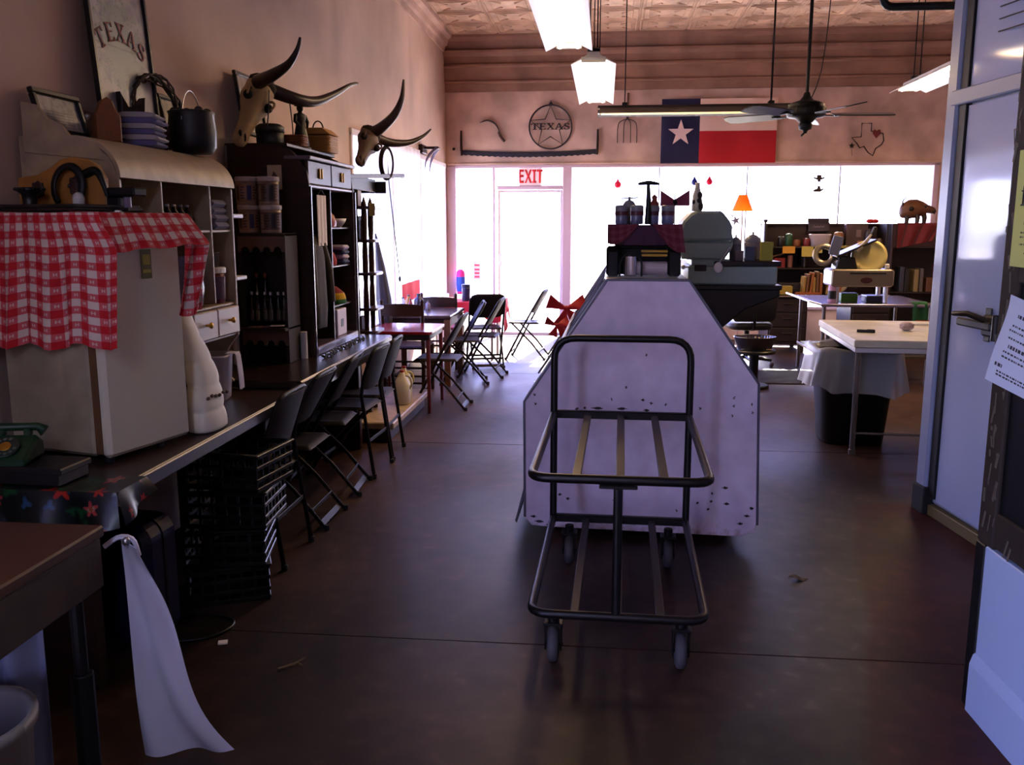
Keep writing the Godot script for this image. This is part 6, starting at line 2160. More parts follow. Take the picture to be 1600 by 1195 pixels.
	for s in [-1.0, 1.0]:
		b.grid(func(u: float, v: float) -> Vector3: return Vector3(s * u * 0.075, 0.11 + (v - 0.5) * (0.03 + 0.05 * u) + 0.025 * u, 0.008 * sin(v * 6.0)), 8, 6, 1, 1, 0.003)
	obj("loops", b, mat("bow_maroon", Color(0.46, 0.16, 0.26), 0.8), t)
	b = MB.new()
	b.tube([Vector3(0, 0, 0), Vector3(0, 0.16, 0)], 0.003, 5)
	b.ball(Vector3(0, 0.11, 0), Vector3(0.014, 0.016, 0.014), 8)
	obj("stick", b, M.black_iron, t)
	t = thing("small_rooster", "small red and orange figurine behind the T-handled corer", "figurine", Vector3(0.255, y + 0.26, -4.8))
	b = MB.new()
	b.lathe([Vector2(0, 0), Vector2(0.02, 0), Vector2(0.024, 0.05), Vector2(0.03, 0.08), Vector2(0.02, 0.11), Vector2(0.012, 0.125), Vector2(0.016, 0.14), Vector2(0, 0.155)], 12)
	obj("body", b, mat("fig_red", Color(0.50, 0.18, 0.14), 0.5), t)
	# grey food machine on its stand
	var z := -5.65
	var x0 := 0.0
	t = thing("food_machine", "big grey-green enamelled machine with a domed hood and long tray", "machine", Vector3(0.62, 0, z))
	var gg := mat("grey_green", Color(0.52, 0.60, 0.58), 0.4)
	b = MB.new()
	b.span(Vector3(-0.12, 1.195, -0.72), Vector3(0.4, 1.31, 0.2), 0.01)
	obj("base_tray", b, gg, t)
	b = MB.new()
	b.span(Vector3(-0.1, 1.3, -0.17), Vector3(0.125, 1.345, 0.17), 0.006)
	obj("neck", b, gg, t)
	b = MB.new()
	b.prism([Vector2(-0.155, 1.345), Vector2(0.09, 1.34), Vector2(0.13, 1.40), Vector2(0.14, 1.43), Vector2(0.14, 1.452), Vector2(-0.175, 1.452), Vector2(-0.172, 1.40)], -0.17, 0.17, 0.012)
	obj("hood_lower", b, gg, t)
	b = MB.new()
	b.prism([Vector2(-0.176, 1.455), Vector2(0.142, 1.455), Vector2(0.13, 1.50), Vector2(0.132, 1.535), Vector2(0.115, 1.57), Vector2(0.075, 1.618), Vector2(0.06, 1.628), Vector2(-0.08, 1.628), Vector2(-0.115, 1.612), Vector2(-0.155, 1.57), Vector2(-0.178, 1.51)], -0.18, 0.18, 0.014)
	obj("hood", b, gg, t)
	b = MB.new()
	b.span(Vector3(0.03, 1.305, -0.21), Vector3(0.42, 1.335, 0.205), 0.005)
	obj("black_tray", b, mat("tray_black", Color(0.07, 0.06, 0.08), 0.35), t)
	b = MB.new()
	b.box(Vector3(-0.05, 1.295, 0.203), Vector3(0.07, 0.036, 0.006), 0.002)
	obj("name_plate", b, mat("plate_brown", Color(0.14, 0.09, 0.08), 0.5), t)
	b = MB.new()
	b.tube([Vector3(0.055, 1.325, 0.215), Vector3(0.115, 1.42, 0.225)], [0.014, 0.011], 8, false, Vector2(1, 0.5))
	obj("lever", b, M.steel, t)
	b = MB.new()
	b.ball(Vector3(0.05, 1.3, 0.235), Vector3(0.026, 0.032, 0.024), 14)
	obj("knob", b, M.white_plastic, t)
	b = MB.new()
	b.ball(Vector3(-0.15, 1.3, 0.2), Vector3(0.014, 0.014, 0.014), 10)
	b.tube([Vector3(-0.15, 1.3, 0.2), Vector3(-0.12, 1.3, 0.19)], 0.006, 6)
	obj("side_knob", b, M.white_plastic, t)
	b = MB.new()
	b.prism([Vector2(-0.11, 1.17), Vector2(0.42, 1.17), Vector2(0.42, 1.13), Vector2(0.22, 1.05), Vector2(0.07, 0.92)], -0.2, 0.2, 0.006)
	b.span(Vector3(-0.14, 1.168, -0.21), Vector3(0.43, 1.195, 0.21), 0.004)
	obj("skirt", b, M.black_plastic, t)
	for sx in [-0.21, 0.0]:
		for sz in [-0.68, -0.42]:
			b = MB.new()
			b.span(Vector3(sx + 0.1 - 0.02, 0, sz - 0.02), Vector3(sx + 0.1 + 0.02, 1.195, sz + 0.02), 0.004)
			obj("leg", b, M.black_iron, t)
	# on the machine
	t = thing("cow_bottle", "tall white bottle with black cow spots standing on the grey hood", "bottle", Vector3(0.555, 1.6285, z + 0.02))
	b = MB.new()
	b.lathe([Vector2(0, 0), Vector2(0.031, 0), Vector2(0.033, 0.01), Vector2(0.032, 0.06), Vector2(0.026, 0.1), Vector2(0.016, 0.135), Vector2(0.014, 0.17), Vector2(0, 0.172)], 18)
	obj("body", b, mat("milk_white", Color(0.75, 0.75, 0.70), 0.3), t)
	for q in [[0.95, 0.095, 0.028, 0.022], [0.75, 0.03, 0.033, 0.026], [2.4, 0.055, 0.033, 0.014], [1.2, 0.062, 0.03, 0.018]]:
		b = MB.new()
		b.ball(Vector3(cos(q[0]) * (q[2] - 0.003), q[1], sin(q[0]) * (q[2] - 0.003)), Vector3(q[3] * 0.9, q[3], 0.008), 10, ry(90.0 - rad_to_deg(q[0])))
		obj("spot", b, mat("spot_black", Color(0.05, 0.05, 0.09), 0.3), t)
	for q in [["grey_canister", "grey round jar with a knobbed lid at the left end of the tray", Vector3(0.79, 1.3355, z + 0.06), 0.035, 0.14, Color(0.36, 0.34, 0.38)], ["glass_canister", "domed glass jar in the middle of the machine's tray", Vector3(0.90, 1.3355, z + 0.0), 0.05, 0.155, Color(0.48, 0.44, 0.46)]]:
		t = thing(q[0], q[1], "jar", q[2])
		b = MB.new()
		b.lathe([Vector2(0, 0), Vector2(q[3], 0), Vector2(q[3] * 1.03, 0.01), Vector2(q[3] * 1.03, q[4] * 0.66), Vector2(q[3] * 0.8, q[4] * 0.72), Vector2(0, q[4] * 0.72)], 18)
		obj("body", b, mat(q[0], q[5], 0.2), t)
		b = MB.new()
		b.lathe([Vector2(q[3] * 0.98, q[4] * 0.7), Vector2(q[3] * 0.9, q[4] * 0.85), Vector2(q[3] * 0.4, q[4] * 0.97), Vector2(q[3] * 0.12, q[4]), Vector2(q[3] * 0.15, q[4] * 1.08), Vector2(0, q[4] * 1.1)], 18)
		obj("lid", b, M.lid_grey, t)
	for q in [["card_box", "yellow card box at the right end of the machine's tray", Vector3(0.965, 1.3355, z + 0.11), Vector3(0.07, 0.11, 0.05), Color(0.58, 0.55, 0.16)], ["grey_box", "grey-blue box in front of the jars on the machine's tray", Vector3(0.865, 1.3355, z + 0.13), Vector3(0.055, 0.085, 0.04), Color(0.24, 0.26, 0.34)], ["mauve_box", "mauve box beside the grey-blue box on the tray", Vector3(0.80, 1.3355, z + 0.135), Vector3(0.05, 0.06, 0.04), Color(0.34, 0.28, 0.32)]]:
		t = thing(q[0], q[1], "box", q[2])
		b = MB.new()
		b.span(Vector3(-q[3].x / 2, 0, -q[3].z / 2), Vector3(q[3].x / 2, q[3].y, q[3].z / 2), 0.003)
		obj("carton", b, mat(q[0], q[4], 0.6), t)
		b = MB.new()
		b.span(Vector3(-q[3].x / 2 - 0.001, q[3].y * 0.8, -q[3].z / 2 - 0.001), Vector3(q[3].x / 2 + 0.001, q[3].y + 0.001, q[3].z / 2 + 0.001), 0.002)
		obj("lid", b, M[q[0]], t)

# ------------------------------------------------------------------ right side
func boxthing(called: String, label: String, cat: String, at: Vector3, size: Vector3, m: Material, turn := 0.0, group := "", part := "carton", bev := 0.003) -> Node3D:
	var t := thing(called, label, cat, at, turn, group)
	var b := MB.new()
	b.span(Vector3(-size.x / 2, 0, -size.z / 2), Vector3(size.x / 2, size.y, size.z / 2), bev)
	obj(part, b, m, t)
	return t

func build_cooler():
	var t := thing("walk_in_cooler", "tall white enamelled steel cooler with a dark latch and reflections", "cooler", Vector3(1.755, 0, -4.94), 7.7)
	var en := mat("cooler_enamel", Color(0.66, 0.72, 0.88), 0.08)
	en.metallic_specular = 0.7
	var b := MB.new()
	b.span(Vector3(0.03, 0.06, 0.0), Vector3(0.95, 2.7, 1.95), 0.01)
	obj("body", b, mat("cooler_body", Color(0.62, 0.65, 0.72), 0.35), t)
	# bowed enamel door, a panel above it
	var bow := func(z0: float, z1: float, y0: float, y1: float, amp: float) -> Callable:
		return func(u: float, v: float) -> Vector3: return Vector3(0.012 - amp * sin(u * PI) - 0.002 * sin(v * 7.0 + u * 4.0) * sin(u * PI), lerpf(y0, y1, v), lerpf(z0, z1, u))
	b = MB.new()
	b.grid(bow.call(0.13, 1.94, 0.09, 2.13, 0.006), 24, 24, 1, 1, 0.03)
	var dr := obj("door", b, en, t)
	b = MB.new()
	b.grid(bow.call(0.13, 1.94, 2.22, 2.69, 0.006), 24, 10, 1, 1, 0.03)
	var up := obj("upper_panel", b, en, t)
	for k in 3:
		b = MB.new()
		b.xf = Transform3D(rx(2.0), Vector3(0.002, 2.42 + 0.055 * k, 0.62))
		b.box(Vector3(-0.01, 0, 0), Vector3(0.006, 0.006, 0.5), 0.002)
		obj("vent_slot", b, mat("slot_dark", Color(0.10, 0.09, 0.11), 0.7), up)
	b = MB.new()
	b.span(Vector3(-0.02, 2.14, 0.005), Vector3(0.02, 2.215, 1.95), 0.006)
	obj("cross_trim", b, mat("cooler_trim", Color(0.56, 0.60, 0.72), 0.25), t)
	b = MB.new()
	b.span(Vector3(-0.015, 0.14, -0.05), Vector3(0.06, 2.7, 0.055), 0.012)
	obj("corner_post", b, M.cooler_trim, t)
	b = MB.new()
	b.span(Vector3(0.0, 0.1, 0.06), Vector3(0.04, 2.7, 0.125), 0.003)
	obj("seal", b, mat("seal_dark", Color(0.035, 0.035, 0.05), 0.6), t)
	b = MB.new()
	b.span(Vector3(-0.025, 0.0, -0.06), Vector3(0.06, 0.15, 0.07), 0.006)
	obj("corner_foot", b, M.rubber, t)
	b = MB.new()
	b.span(Vector3(0.002, 0.0, 0.07), Vector3(0.05, 0.06, 1.95), 0.004)
	obj("kick_strip", b, mat("kick_yellow", Color(0.42, 0.37, 0.22), 0.6), t)
	b = MB.new()
	b.span(Vector3(-0.02, 2.66, -0.06), Vector3(0.06, 2.715, 1.95), 0.004)
	obj("top_trim", b, M.black_iron, t)
	# latch
	b = MB.new()
	b.span(Vector3(-0.04, 1.03, 0.5), Vector3(0.01, 1.13, 0.62), 0.01)
	b.span(Vector3(-0.055, 1.06, 0.3), Vector3(-0.03, 1.1, 0.6), 0.008)
	b.tube([Vector3(-0.03, 1.10, 0.55), Vector3(-0.085, 1.13, 0.46), Vector3(-0.09, 1.12, 0.34)], [0.016, 0.014, 0.012], 8)
	b.can(Vector3(-0.045, 1.02, 0.64), 0.02, 0.12, 0.004, 12)
	obj("latch", b, mat("latch_brown", Color(0.07, 0.045, 0.04), 0.5, 0.0), dr)
	b = MB.new()
	b.box(Vector3(-0.004, 1.08, 0.5), Vector3(0.008, 0.16, 0.05), 0.003)
	obj("latch_plate", b, M.latch_brown, dr)
	# the old green door that stands open beside it
	t = thing("green_door", "old weathered door with dark green panels and a white foot panel, standing open", "door", Vector3(1.2, 0, -2.87), 3)
	var old := mat("old_wood", Color(0.20, 0.15, 0.12), 0.8, 0, "stain", 6.0)
	var gr := mat("door_green", Color(0.016, 0.045, 0.05), 0.45)
	var wh := mat("door_white", Color(0.70, 0.78, 0.92), 0.5)
	for q in [[0.0, 0.1], [1.0, 1.1]]:
		b = MB.new()
		b.span(Vector3(0, 0.56, q[0]), Vector3(0.05, 2.45, q[1]), 0.006)
		obj("stile", b, old, t)
	for q in [[0.57, 0.68], [1.38, 1.46], [2.36, 2.45], [1.86, 1.91]]:
		b = MB.new()
		b.span(Vector3(0, q[0], 0.1), Vector3(0.048, q[1], 1.0), 0.005)
		obj("rail", b, old, t)
	for q in [[0.68, 1.38], [1.46, 1.86], [1.91, 2.36]]:
		b = MB.new()
		b.span(Vector3(0.012, q[0], 0.1), Vector3(0.036, q[1], 1.0))
		obj("green_panel", b, gr, t)
	b = MB.new()
	b.span(Vector3(0.0, 0.02, 0.06), Vector3(0.045, 0.56, 1.1), 0.004)
	obj("white_panel", b, wh, t)
	b = MB.new()
	b.prism([Vector2(-0.012, 0.0), Vector2(0.045, 0.0), Vector2(0.045, 0.16), Vector2(0.0, 0.2), Vector2(-0.012, 0.16)], 0.05, 1.1, 0.003)
	obj("base_board", b, wh, t)
	b = MB.new()
	b.span(Vector3(-0.002, 0.0, 0.0), Vector3(0.05, 0.56, 0.06), 0.004)
	obj("edge_strip", b, mat("edge_black", Color(0.03, 0.035, 0.05), 0.5), t)
	# flaking white paint left on the stile and the rails
	b = MB.new()
	var r := RandomNumberGenerator.new()
	r.seed = 3
	for k in 90:
		var y := r.randf_range(0.58, 2.4)
		var z := r.randf_range(0.0, 0.1)
		if k % 3 == 0:
			y = [0.6, 0.65, 1.4, 1.44][k % 4] + r.randf_range(-0.02, 0.02)
			z = r.randf_range(0.05, 0.6)
		b.box(Vector3(-0.0004, y, z), Vector3(0.002, r.randf_range(0.006, 0.07), r.randf_range(0.003, 0.014)), 0.0005, rx(r.randf_range(-20, 20)))
	var fl := obj("flaking_paint", b, mat("flake", Color(0.36, 0.33, 0.29), 0.8), t)
	fl.set_meta("kind", "stuff")
	# papers on it
	print_tex("notice_yellow", Color(0.80, 0.82, 0.46), Color(0.25, 0.26, 0.18), [[62, 64, 30, 90], [70, 71.5, 24, 60], [74, 75.5, 24, 80], [80, 81.5, 24, 90], [88, 89.5, 40, 90]])
	print_tex("notice_white", Color(0.80, 0.84, 0.92), Color(0.20, 0.20, 0.26), [[18, 22, 30, 70], [30, 32, 24, 80], [36, 38, 20, 86], [44, 46, 24, 84], [52, 56, 30, 72], [60, 62, 22, 84], [66, 68, 22, 80], [76, 80, 12, 30], [84, 86, 20, 90], [88, 90, 20, 84]])
	t = thing("yellow_notice", "pale yellow printed notice pinned to the upper green panel", "notice", Vector3(1.192, 1.43, -2.79), 3)
	b = MB.new()
	b.grid(func(u: float, v: float) -> Vector3: return Vector3(-0.006 - 0.008 * sin(u * PI) * (1.0 - v) - 0.012 * u * (1.0 - v), v * 0.33, u * 0.24), 8, 8, 1, 1, 0.001)
	var yn := tmat("notice_y", "notice_yellow", 0.85, Vector3(1, -1, 1))
	yn.uv1_offset = Vector3(0, 1, 0)
	obj("paper", b, yn, t)
	b = MB.new()
	b.text("f", Vector3(-0.018, 0.2, 0.068), ry(-90), 0.06, 0.001, false, true)
	obj("lettering", b, mat("ink", Color(0.10, 0.10, 0.08), 0.8), t)
	t = thing("white_notice", "tilted white printed notice with a curled corner below the yellow one", "notice", Vector3(1.192, 1.09, -2.81), 3)
	b = MB.new()
	b.xf = Transform3D(rx(8.0), Vector3.ZERO)
	b.grid(func(u: float, v: float) -> Vector3: return Vector3(-0.008 - 0.03 * (1.0 - u) * (1.0 - v) * (1.0 - v) - 0.006 * sin(v * 5.0), v * 0.26, u * 0.22), 8, 8, 1, 1, 0.001)
	var wn := tmat("notice_w", "notice_white", 0.85, Vector3(1, -1, 1))
	wn.uv1_offset = Vector3(0, 1, 0)
	obj("paper", b, wn, t)

func build_work_tables():
	# cutting table
	var t := thing("cutting_table", "steel-legged table with a thick white cutting-board top", "table", Vector3(1.64, 0, -6.02), -3)
	var b := MB.new()
	b.span(Vector3(0, 0.755, -1.3), Vector3(1.25, 0.805, 0), 0.006)
	obj("board_top", b, mat("board_white", Color(0.78, 0.76, 0.66), 0.5, 0, "stain", 1.6), t)
	b = MB.new()
	b.span(Vector3(0.01, 0.72, -1.29), Vector3(1.24, 0.7545, -0.01), 0.003)
	obj("under_frame", b, M.steel, t)
	for x in [0.06, 1.19]:
		for z in [-0.14, -1.22]:
			b = MB.new()
			b.can(Vector3(x, 0.0, z), 0.019, 0.72, 0.003, 14)
			b.can(Vector3(x, 0, z), 0.024, 0.04, 0.003, 14)
			obj("leg", b, mat("leg_steel", Color(0.42, 0.40, 0.38), 0.35, 0.8), t)
	b = MB.new()
	b.tube([Vector3(0.06, 0.15, -0.14), Vector3(1.19, 0.15, -0.14)], 0.009, 8)
	b.tube([Vector3(1.19, 0.15, -0.14), Vector3(1.19, 0.15, -1.22)], 0.009, 8)
	obj("stretcher", b, M.leg_steel, t)
	t = thing("marker_pen", "black thick pen lying on the white cutting board's left side", "pen", Vector3(1.83, 0.8055, -6.45), 75)
	b = MB.new()
	b.xf = Transform3D(rx(90), Vector3(0, 0.011, -0.06))
	b.can(Vector3.ZERO, 0.011, 0.12, 0.003, 12)
	obj("barrel", b, M.black_plastic, t)
	b = MB.new()
	b.box(Vector3(0, 0.022, 0.03), Vector3(0.006, 0.004, 0.05), 0.001)
	obj("clip", b, M.black_iron, t)
	t = thing("crumpled_tissue", "crumpled white and brown tissue on the cutting board by the cooler", "tissue", Vector3(2.15, 0.806, -6.6))
	b = MB.new()
	var nz := FastNoiseLite.new()
	nz.seed = 4
	nz.frequency = 9.0
	b.grid(func(u: float, v: float) -> Vector3:
		var a := u * TAU
		var p := v * PI
		var d := Vector3(sin(p) * cos(a), cos(p), sin(p) * sin(a))
		var rr := 1.0 + 0.5 * nz.get_noise_3dv(d)
		return Vector3(d.x * 0.05, 0.032 + d.y * 0.032, d.z * 0.045) * Vector3(rr, 1.0, rr), 18, 12)
	obj("paper", b, mat("tissue", Color(0.74, 0.66, 0.64), 0.9), t)
	t = thing("knife", "white-handled knife lying at the back of the cutting board", "knife", Vector3(2.42, 0.806, -6.95), 85)
	b = MB.new()
	b.span(Vector3(-0.012, 0, 0), Vector3(0.012, 0.018, 0.13), 0.005)
	obj("handle", b, M.white_plastic, t)
	b = MB.new()
	b.span(Vector3(-0.02, 0.006, -0.2), Vector3(0.014, 0.009, 0.0), 0.001)
	obj("blade", b, mat("blade_dark", Color(0.10, 0.10, 0.14), 0.3, 0.6), t)
	# bin under the table with its clear liner
	t = thing("trash_can", "black plastic trash can under the cutting table", "trash can", Vector3(1.80, 0, -6.60))
	b = MB.new()
	b.loft(rr_rings([[0, 0.2, 0.17], [0.01, 0.215, 0.185], [0.62, 0.27, 0.235], [0.66, 0.285, 0.25], [0.68, 0.285, 0.25], [0.685, 0.27, 0.235], [0.6, 0.255, 0.22], [0.05, 0.2, 0.17]], 28, 4.0))
	obj("bin", b, M.black_plastic, t)
	t = thing("bin_liner", "clear plastic bag folded over the trash can's rim", "bag", Vector3(1.80, 0, -6.60))
	b = MB.new()
	b.grid(func(u: float, v: float) -> Vector3:
		var a := u * TAU
		var c := cos(a)
		var s := sin(a)
		var sq := Vector2(signf(c) * pow(absf(c), 0.55), signf(s) * pow(absf(s), 0.55))
		var wob := 0.012 * sin(a * 9.0) + 0.009 * sin(a * 17.0 + v * 3.0)
		if v < 0.2:
			var k := v / 0.2
			return Vector3(sq.x * lerpf(0.235, 0.3, k), lerpf(0.66, 0.705 + 0.01 * sin(a * 5.0), k), -sq.y * lerpf(0.2, 0.265, k))
		var k2 := (v - 0.2) / 0.8
		var w := 1.0 + 0.12 * k2
		return Vector3(sq.x * (0.305 + wob * k2) * w, lerpf(0.705, 0.40 + 0.03 * sin(a * 2.0 + 0.6) + 0.012 * sin(a * 7.0), k2) + 0.01 * sin(a * 5.0) * (1.0 - k2), -sq.y * (0.27 + wob * k2) * w), 72, 16, 1, 1)
	var lm := mat("liner", Color(0.66, 0.68, 0.70, 0.5), 0.3)
	lm.transparency = BaseMaterial3D.TRANSPARENCY_ALPHA
	obj("film", b, lm, t)
	# steel table with the slicer
	t = thing("steel_table", "stainless steel table behind the cutting table with a bright folded leaf", "table", Vector3(2.05, 0, -8.97))
	b = MB.new()
	b.span(Vector3(0.06, 0.76, -1.15), Vector3(1.15, 0.79, 0), 0.004)
	obj("tabletop", b, mat("table_steel", Color(0.60, 0.58, 0.66), 0.25, 0.85), t)
	b = MB.new()
	b.prism([Vector2(0.06, 0.79), Vector2(0.06, 0.775), Vector2(-0.06, 0.805), Vector2(-0.055, 0.82)], -1.15, 0.0, 0.003)
	obj("leaf", b, mat("leaf_steel", Color(0.80, 0.78, 0.84), 0.3, 0.7), t)
	for x in [0.1, 1.1]:
		for z in [-0.05, -1.1]:
			b = MB.new()
			b.can(Vector3(x, 0, z), 0.017, 0.765, 0.003, 12)
			obj("leg", b, M.leg_steel, t)
	b = MB.new()
	b.span(Vector3(0.08, 0.26, -1.12), Vector3(1.12, 0.285, -0.03), 0.003)
	obj("lower_shelf", b, M.leg_steel, t)
	slicer(Vector3(2.52, 0.7905, -9.22))
	boxthing("green_tub", "bright green box under the slicer's body", "box", Vector3(2.44, 0.791, -9.3), Vector3(0.16, 0.085, 0.12), mat("lime", Color(0.26, 0.42, 0.06), 0.5))
	t = boxthing("steel_pan", "dark blue pan with a steel rim under the slicer's body", "pan", Vector3(2.68, 0.791, -9.24), Vector3(0.2, 0.06, 0.18), mat("pan_blue", Color(0.05, 0.06, 0.14), 0.4), 0, "", "pan")
	b = MB.new()
	b.span(Vector3(-0.105, 0.058, -0.095), Vector3(0.105, 0.068, 0.095), 0.004)
	obj("rim", b, M.steel, t)
	bottle("pink and black spray bottle at the slicer's left foot", Vector3(2.235, 0.7905, -9.1), 0.04, 0.24, mat("pink_plastic", Color(0.66, 0.52, 0.66), 0.35), M.black_plastic, mat("black_band", Color(0.06, 0.05, 0.08), 0.4), "", "spray_bottle")
	# stuff stored on its lower shelf
	boxthing("carton_box", "brown open carton on the steel table's lower shelf", "box", Vector3(2.45, 0.2855, -9.25), Vector3(0.34, 0.2, 0.3), mat("carton_brown", Color(0.36, 0.20, 0.13), 0.7))
	t = thing("cloth_bundle", "pale greenish cloth bundle on the steel table's lower shelf", "bundle", Vector3(2.86, 0.2855, -9.28))
	b = MB.new()
	b.loft(rr_rings([[0, 0.12, 0.11], [0.03, 0.17, 0.15], [0.12, 0.18, 0.16], [0.2, 0.14, 0.12], [0.25, 0.07, 0.06], [0.26, 0.02, 0.02]], 20, 2.3))
	obj("cloth", b, mat("bundle", Color(0.56, 0.56, 0.42), 0.8), t)
	t = thing("rag", "green and orange rag hanging off the steel table's right end", "rag", Vector3(3.03, 0.7905, -8.99))
	b = MB.new()
	b.grid(func(u: float, v: float) -> Vector3:
		var s := v * 0.34
		return Vector3(u * 0.14 - 0.07 + 0.02 * v, 0.02 if s < 0.08 else 0.02 - (s - 0.08), (-0.08 + s if s < 0.08 else 0.008 + 0.012 * sin(u * 9.0))), 10, 14, 1, 1, 0.004)
	obj("green_cloth", b, mat("rag_green", Color(0.06, 0.30, 0.16), 0.85), t)
	b = MB.new()
	b.grid(func(u: float, v: float) -> Vector3: return Vector3(u * 0.15 - 0.03, -0.15 - v * 0.12, 0.02 + 0.01 * sin(u * 11.0)), 8, 6, 1, 1, 0.004)
	obj("orange_cloth", b, mat("rag_orange", Color(0.56, 0.20, 0.08), 0.85), t)
	# mat on the floor, tray on a stool, office chair
	t = thing("rubber_mat", "dark ribbed rubber mat on the floor beyond the display case", "mat", Vector3(1.86, 0, -9.33))
	b = MB.new()
	b.span(Vector3(-0.42, 0, -0.4), Vector3(0.32, 0.012, 0.42), 0.004)
	for k in 18: b.box(Vector3(-0.05, 0.013, -0.37 + k * 0.045), Vector3(0.7, 0.006, 0.016), 0.002)
	obj("mat", b, mat("mat_rubber", Color(0.12, 0.10, 0.12), 0.7), t)
	t = thing("black_stool", "low black pedestal stool carrying the foil roasting pan", "stool", Vector3(1.45, 0, -8.72))
	b = MB.new()
	b.can(Vector3(0, 0.335, 0), 0.2, 0.035, 0.008, 24)
	obj("seat", b, M.black_plastic, t)
	b = MB.new()
	b.can(Vector3(0, 0.02, 0), 0.045, 0.32, 0.003, 16)
	b.can(Vector3(0, 0, 0), 0.15, 0.03, 0.008, 20)
	obj("pedestal", b, M.black_iron, t)
	t = thing("foil_pan", "oval fluted foil roasting pan on the black stool", "pan", Vector3(1.45, 0.3705, -8.72))
	b = MB.new()
	var foil := mat("foil", Color(0.40, 0.41, 0.45), 0.25, 1.0)
	b.grid(func(u: float, v: float) -> Vector3:
		var a := u * TAU
		var fl2 := 1.0 + 0.018 * sin(a * 40.0) * v
		return Vector3(cos(a) * lerpf(0.16, 0.195, v) * fl2, v * 0.12, -sin(a) * lerpf(0.12, 0.15, v) * fl2), 160, 6, 1, 1)
	b.tube(_oval(0.197, 0.152, 0.121), 0.006, 6, true)
	b.grid(func(u: float, v: float) -> Vector3: return Vector3(cos(u * TAU) * v * 0.165, 0.003, -sin(u * TAU) * v * 0.125), 24, 2)
	obj("pan", b, foil, t)
	t = thing("foil_scraps", "crinkled foil and paper scraps filling the roasting pan", "scraps", Vector3(1.45, 0.376, -8.72))
	b = MB.new()
	b.grid(func(u: float, v: float) -> Vector3:
		var x := lerpf(-0.14, 0.15, u)
		var z := lerpf(-0.1, 0.1, v)
		var k := clampf(1.0 - pow(x / 0.16, 2) - pow(z / 0.12, 2), 0, 1)
		return Vector3(x, (0.07 + 0.11 * nz.get_noise_2d(u * 0.8, v * 0.8)) * sqrt(k) + 0.002, z), 26, 20)
	obj("scraps", b, mat("scrap", Color(0.50, 0.45, 0.36), 0.4, 0.4), t)
	t = thing("office_chair", "black office chair with its back to the camera, left of the rubber mat", "chair", Vector3(1.58, 0, -10.05), 8)
	b = MB.new()
	b.loft(rr_rings([[0.52, 0.2, 0.03, 0, 0.22], [0.56, 0.235, 0.035, 0, 0.23], [0.75, 0.245, 0.035, 0, 0.25], [0.92, 0.235, 0.03, 0, 0.27], [0.965, 0.2, 0.025, 0, 0.28]], 24, 4.0))
	obj("backrest", b, mat("chair_black", Color(0.06, 0.05, 0.065), 0.5), t)
	b = MB.new()
	b.loft(rr_rings([[0.42, 0.2, 0.2], [0.43, 0.235, 0.23], [0.48, 0.245, 0.24], [0.5, 0.22, 0.22]], 24, 4.0))
	obj("seat", b, M.chair_black, t)
	b = MB.new()
	b.can(Vector3(0, 0.1, 0), 0.028, 0.33, 0.003, 14)
	b.tube([Vector3(0, 0.42, 0.1), Vector3(0, 0.44, 0.26), Vector3(0, 0.6, 0.27)], 0.018, 8)
	obj("column", b, M.black_iron, t)
	for k in 5:
		var a := TAU * k / 5 + 0.3
		b = MB.new()
		b.tube([Vector3(0, 0.11, 0), Vector3(cos(a) * 0.15, 0.095, sin(a) * 0.15), Vector3(cos(a) * 0.28, 0.075, sin(a) * 0.28)], [0.026, 0.022, 0.016], 8)
		var lg := obj("leg", b, M.black_plastic, t)
		b = MB.new()
		b.xf = Transform3D(rz(90), Vector3(cos(a) * 0.28, 0.029, sin(a) * 0.28))
		b.lathe([Vector2(0, -0.02), Vector2(0.026, -0.018), Vector2(0.029, 0), Vector2(0.026, 0.018), Vector2(0, 0.02)], 14)
		obj("wheel", b, mat("wheel_mauve", Color(0.30, 0.24, 0.30), 0.5), lg)

func _oval(a: float, c: float, y: float) -> Array:
	var out := []
	for k in 40: out.append(Vector3(cos(TAU * k / 40) * a, y, -sin(TAU * k / 40) * c))
	return out

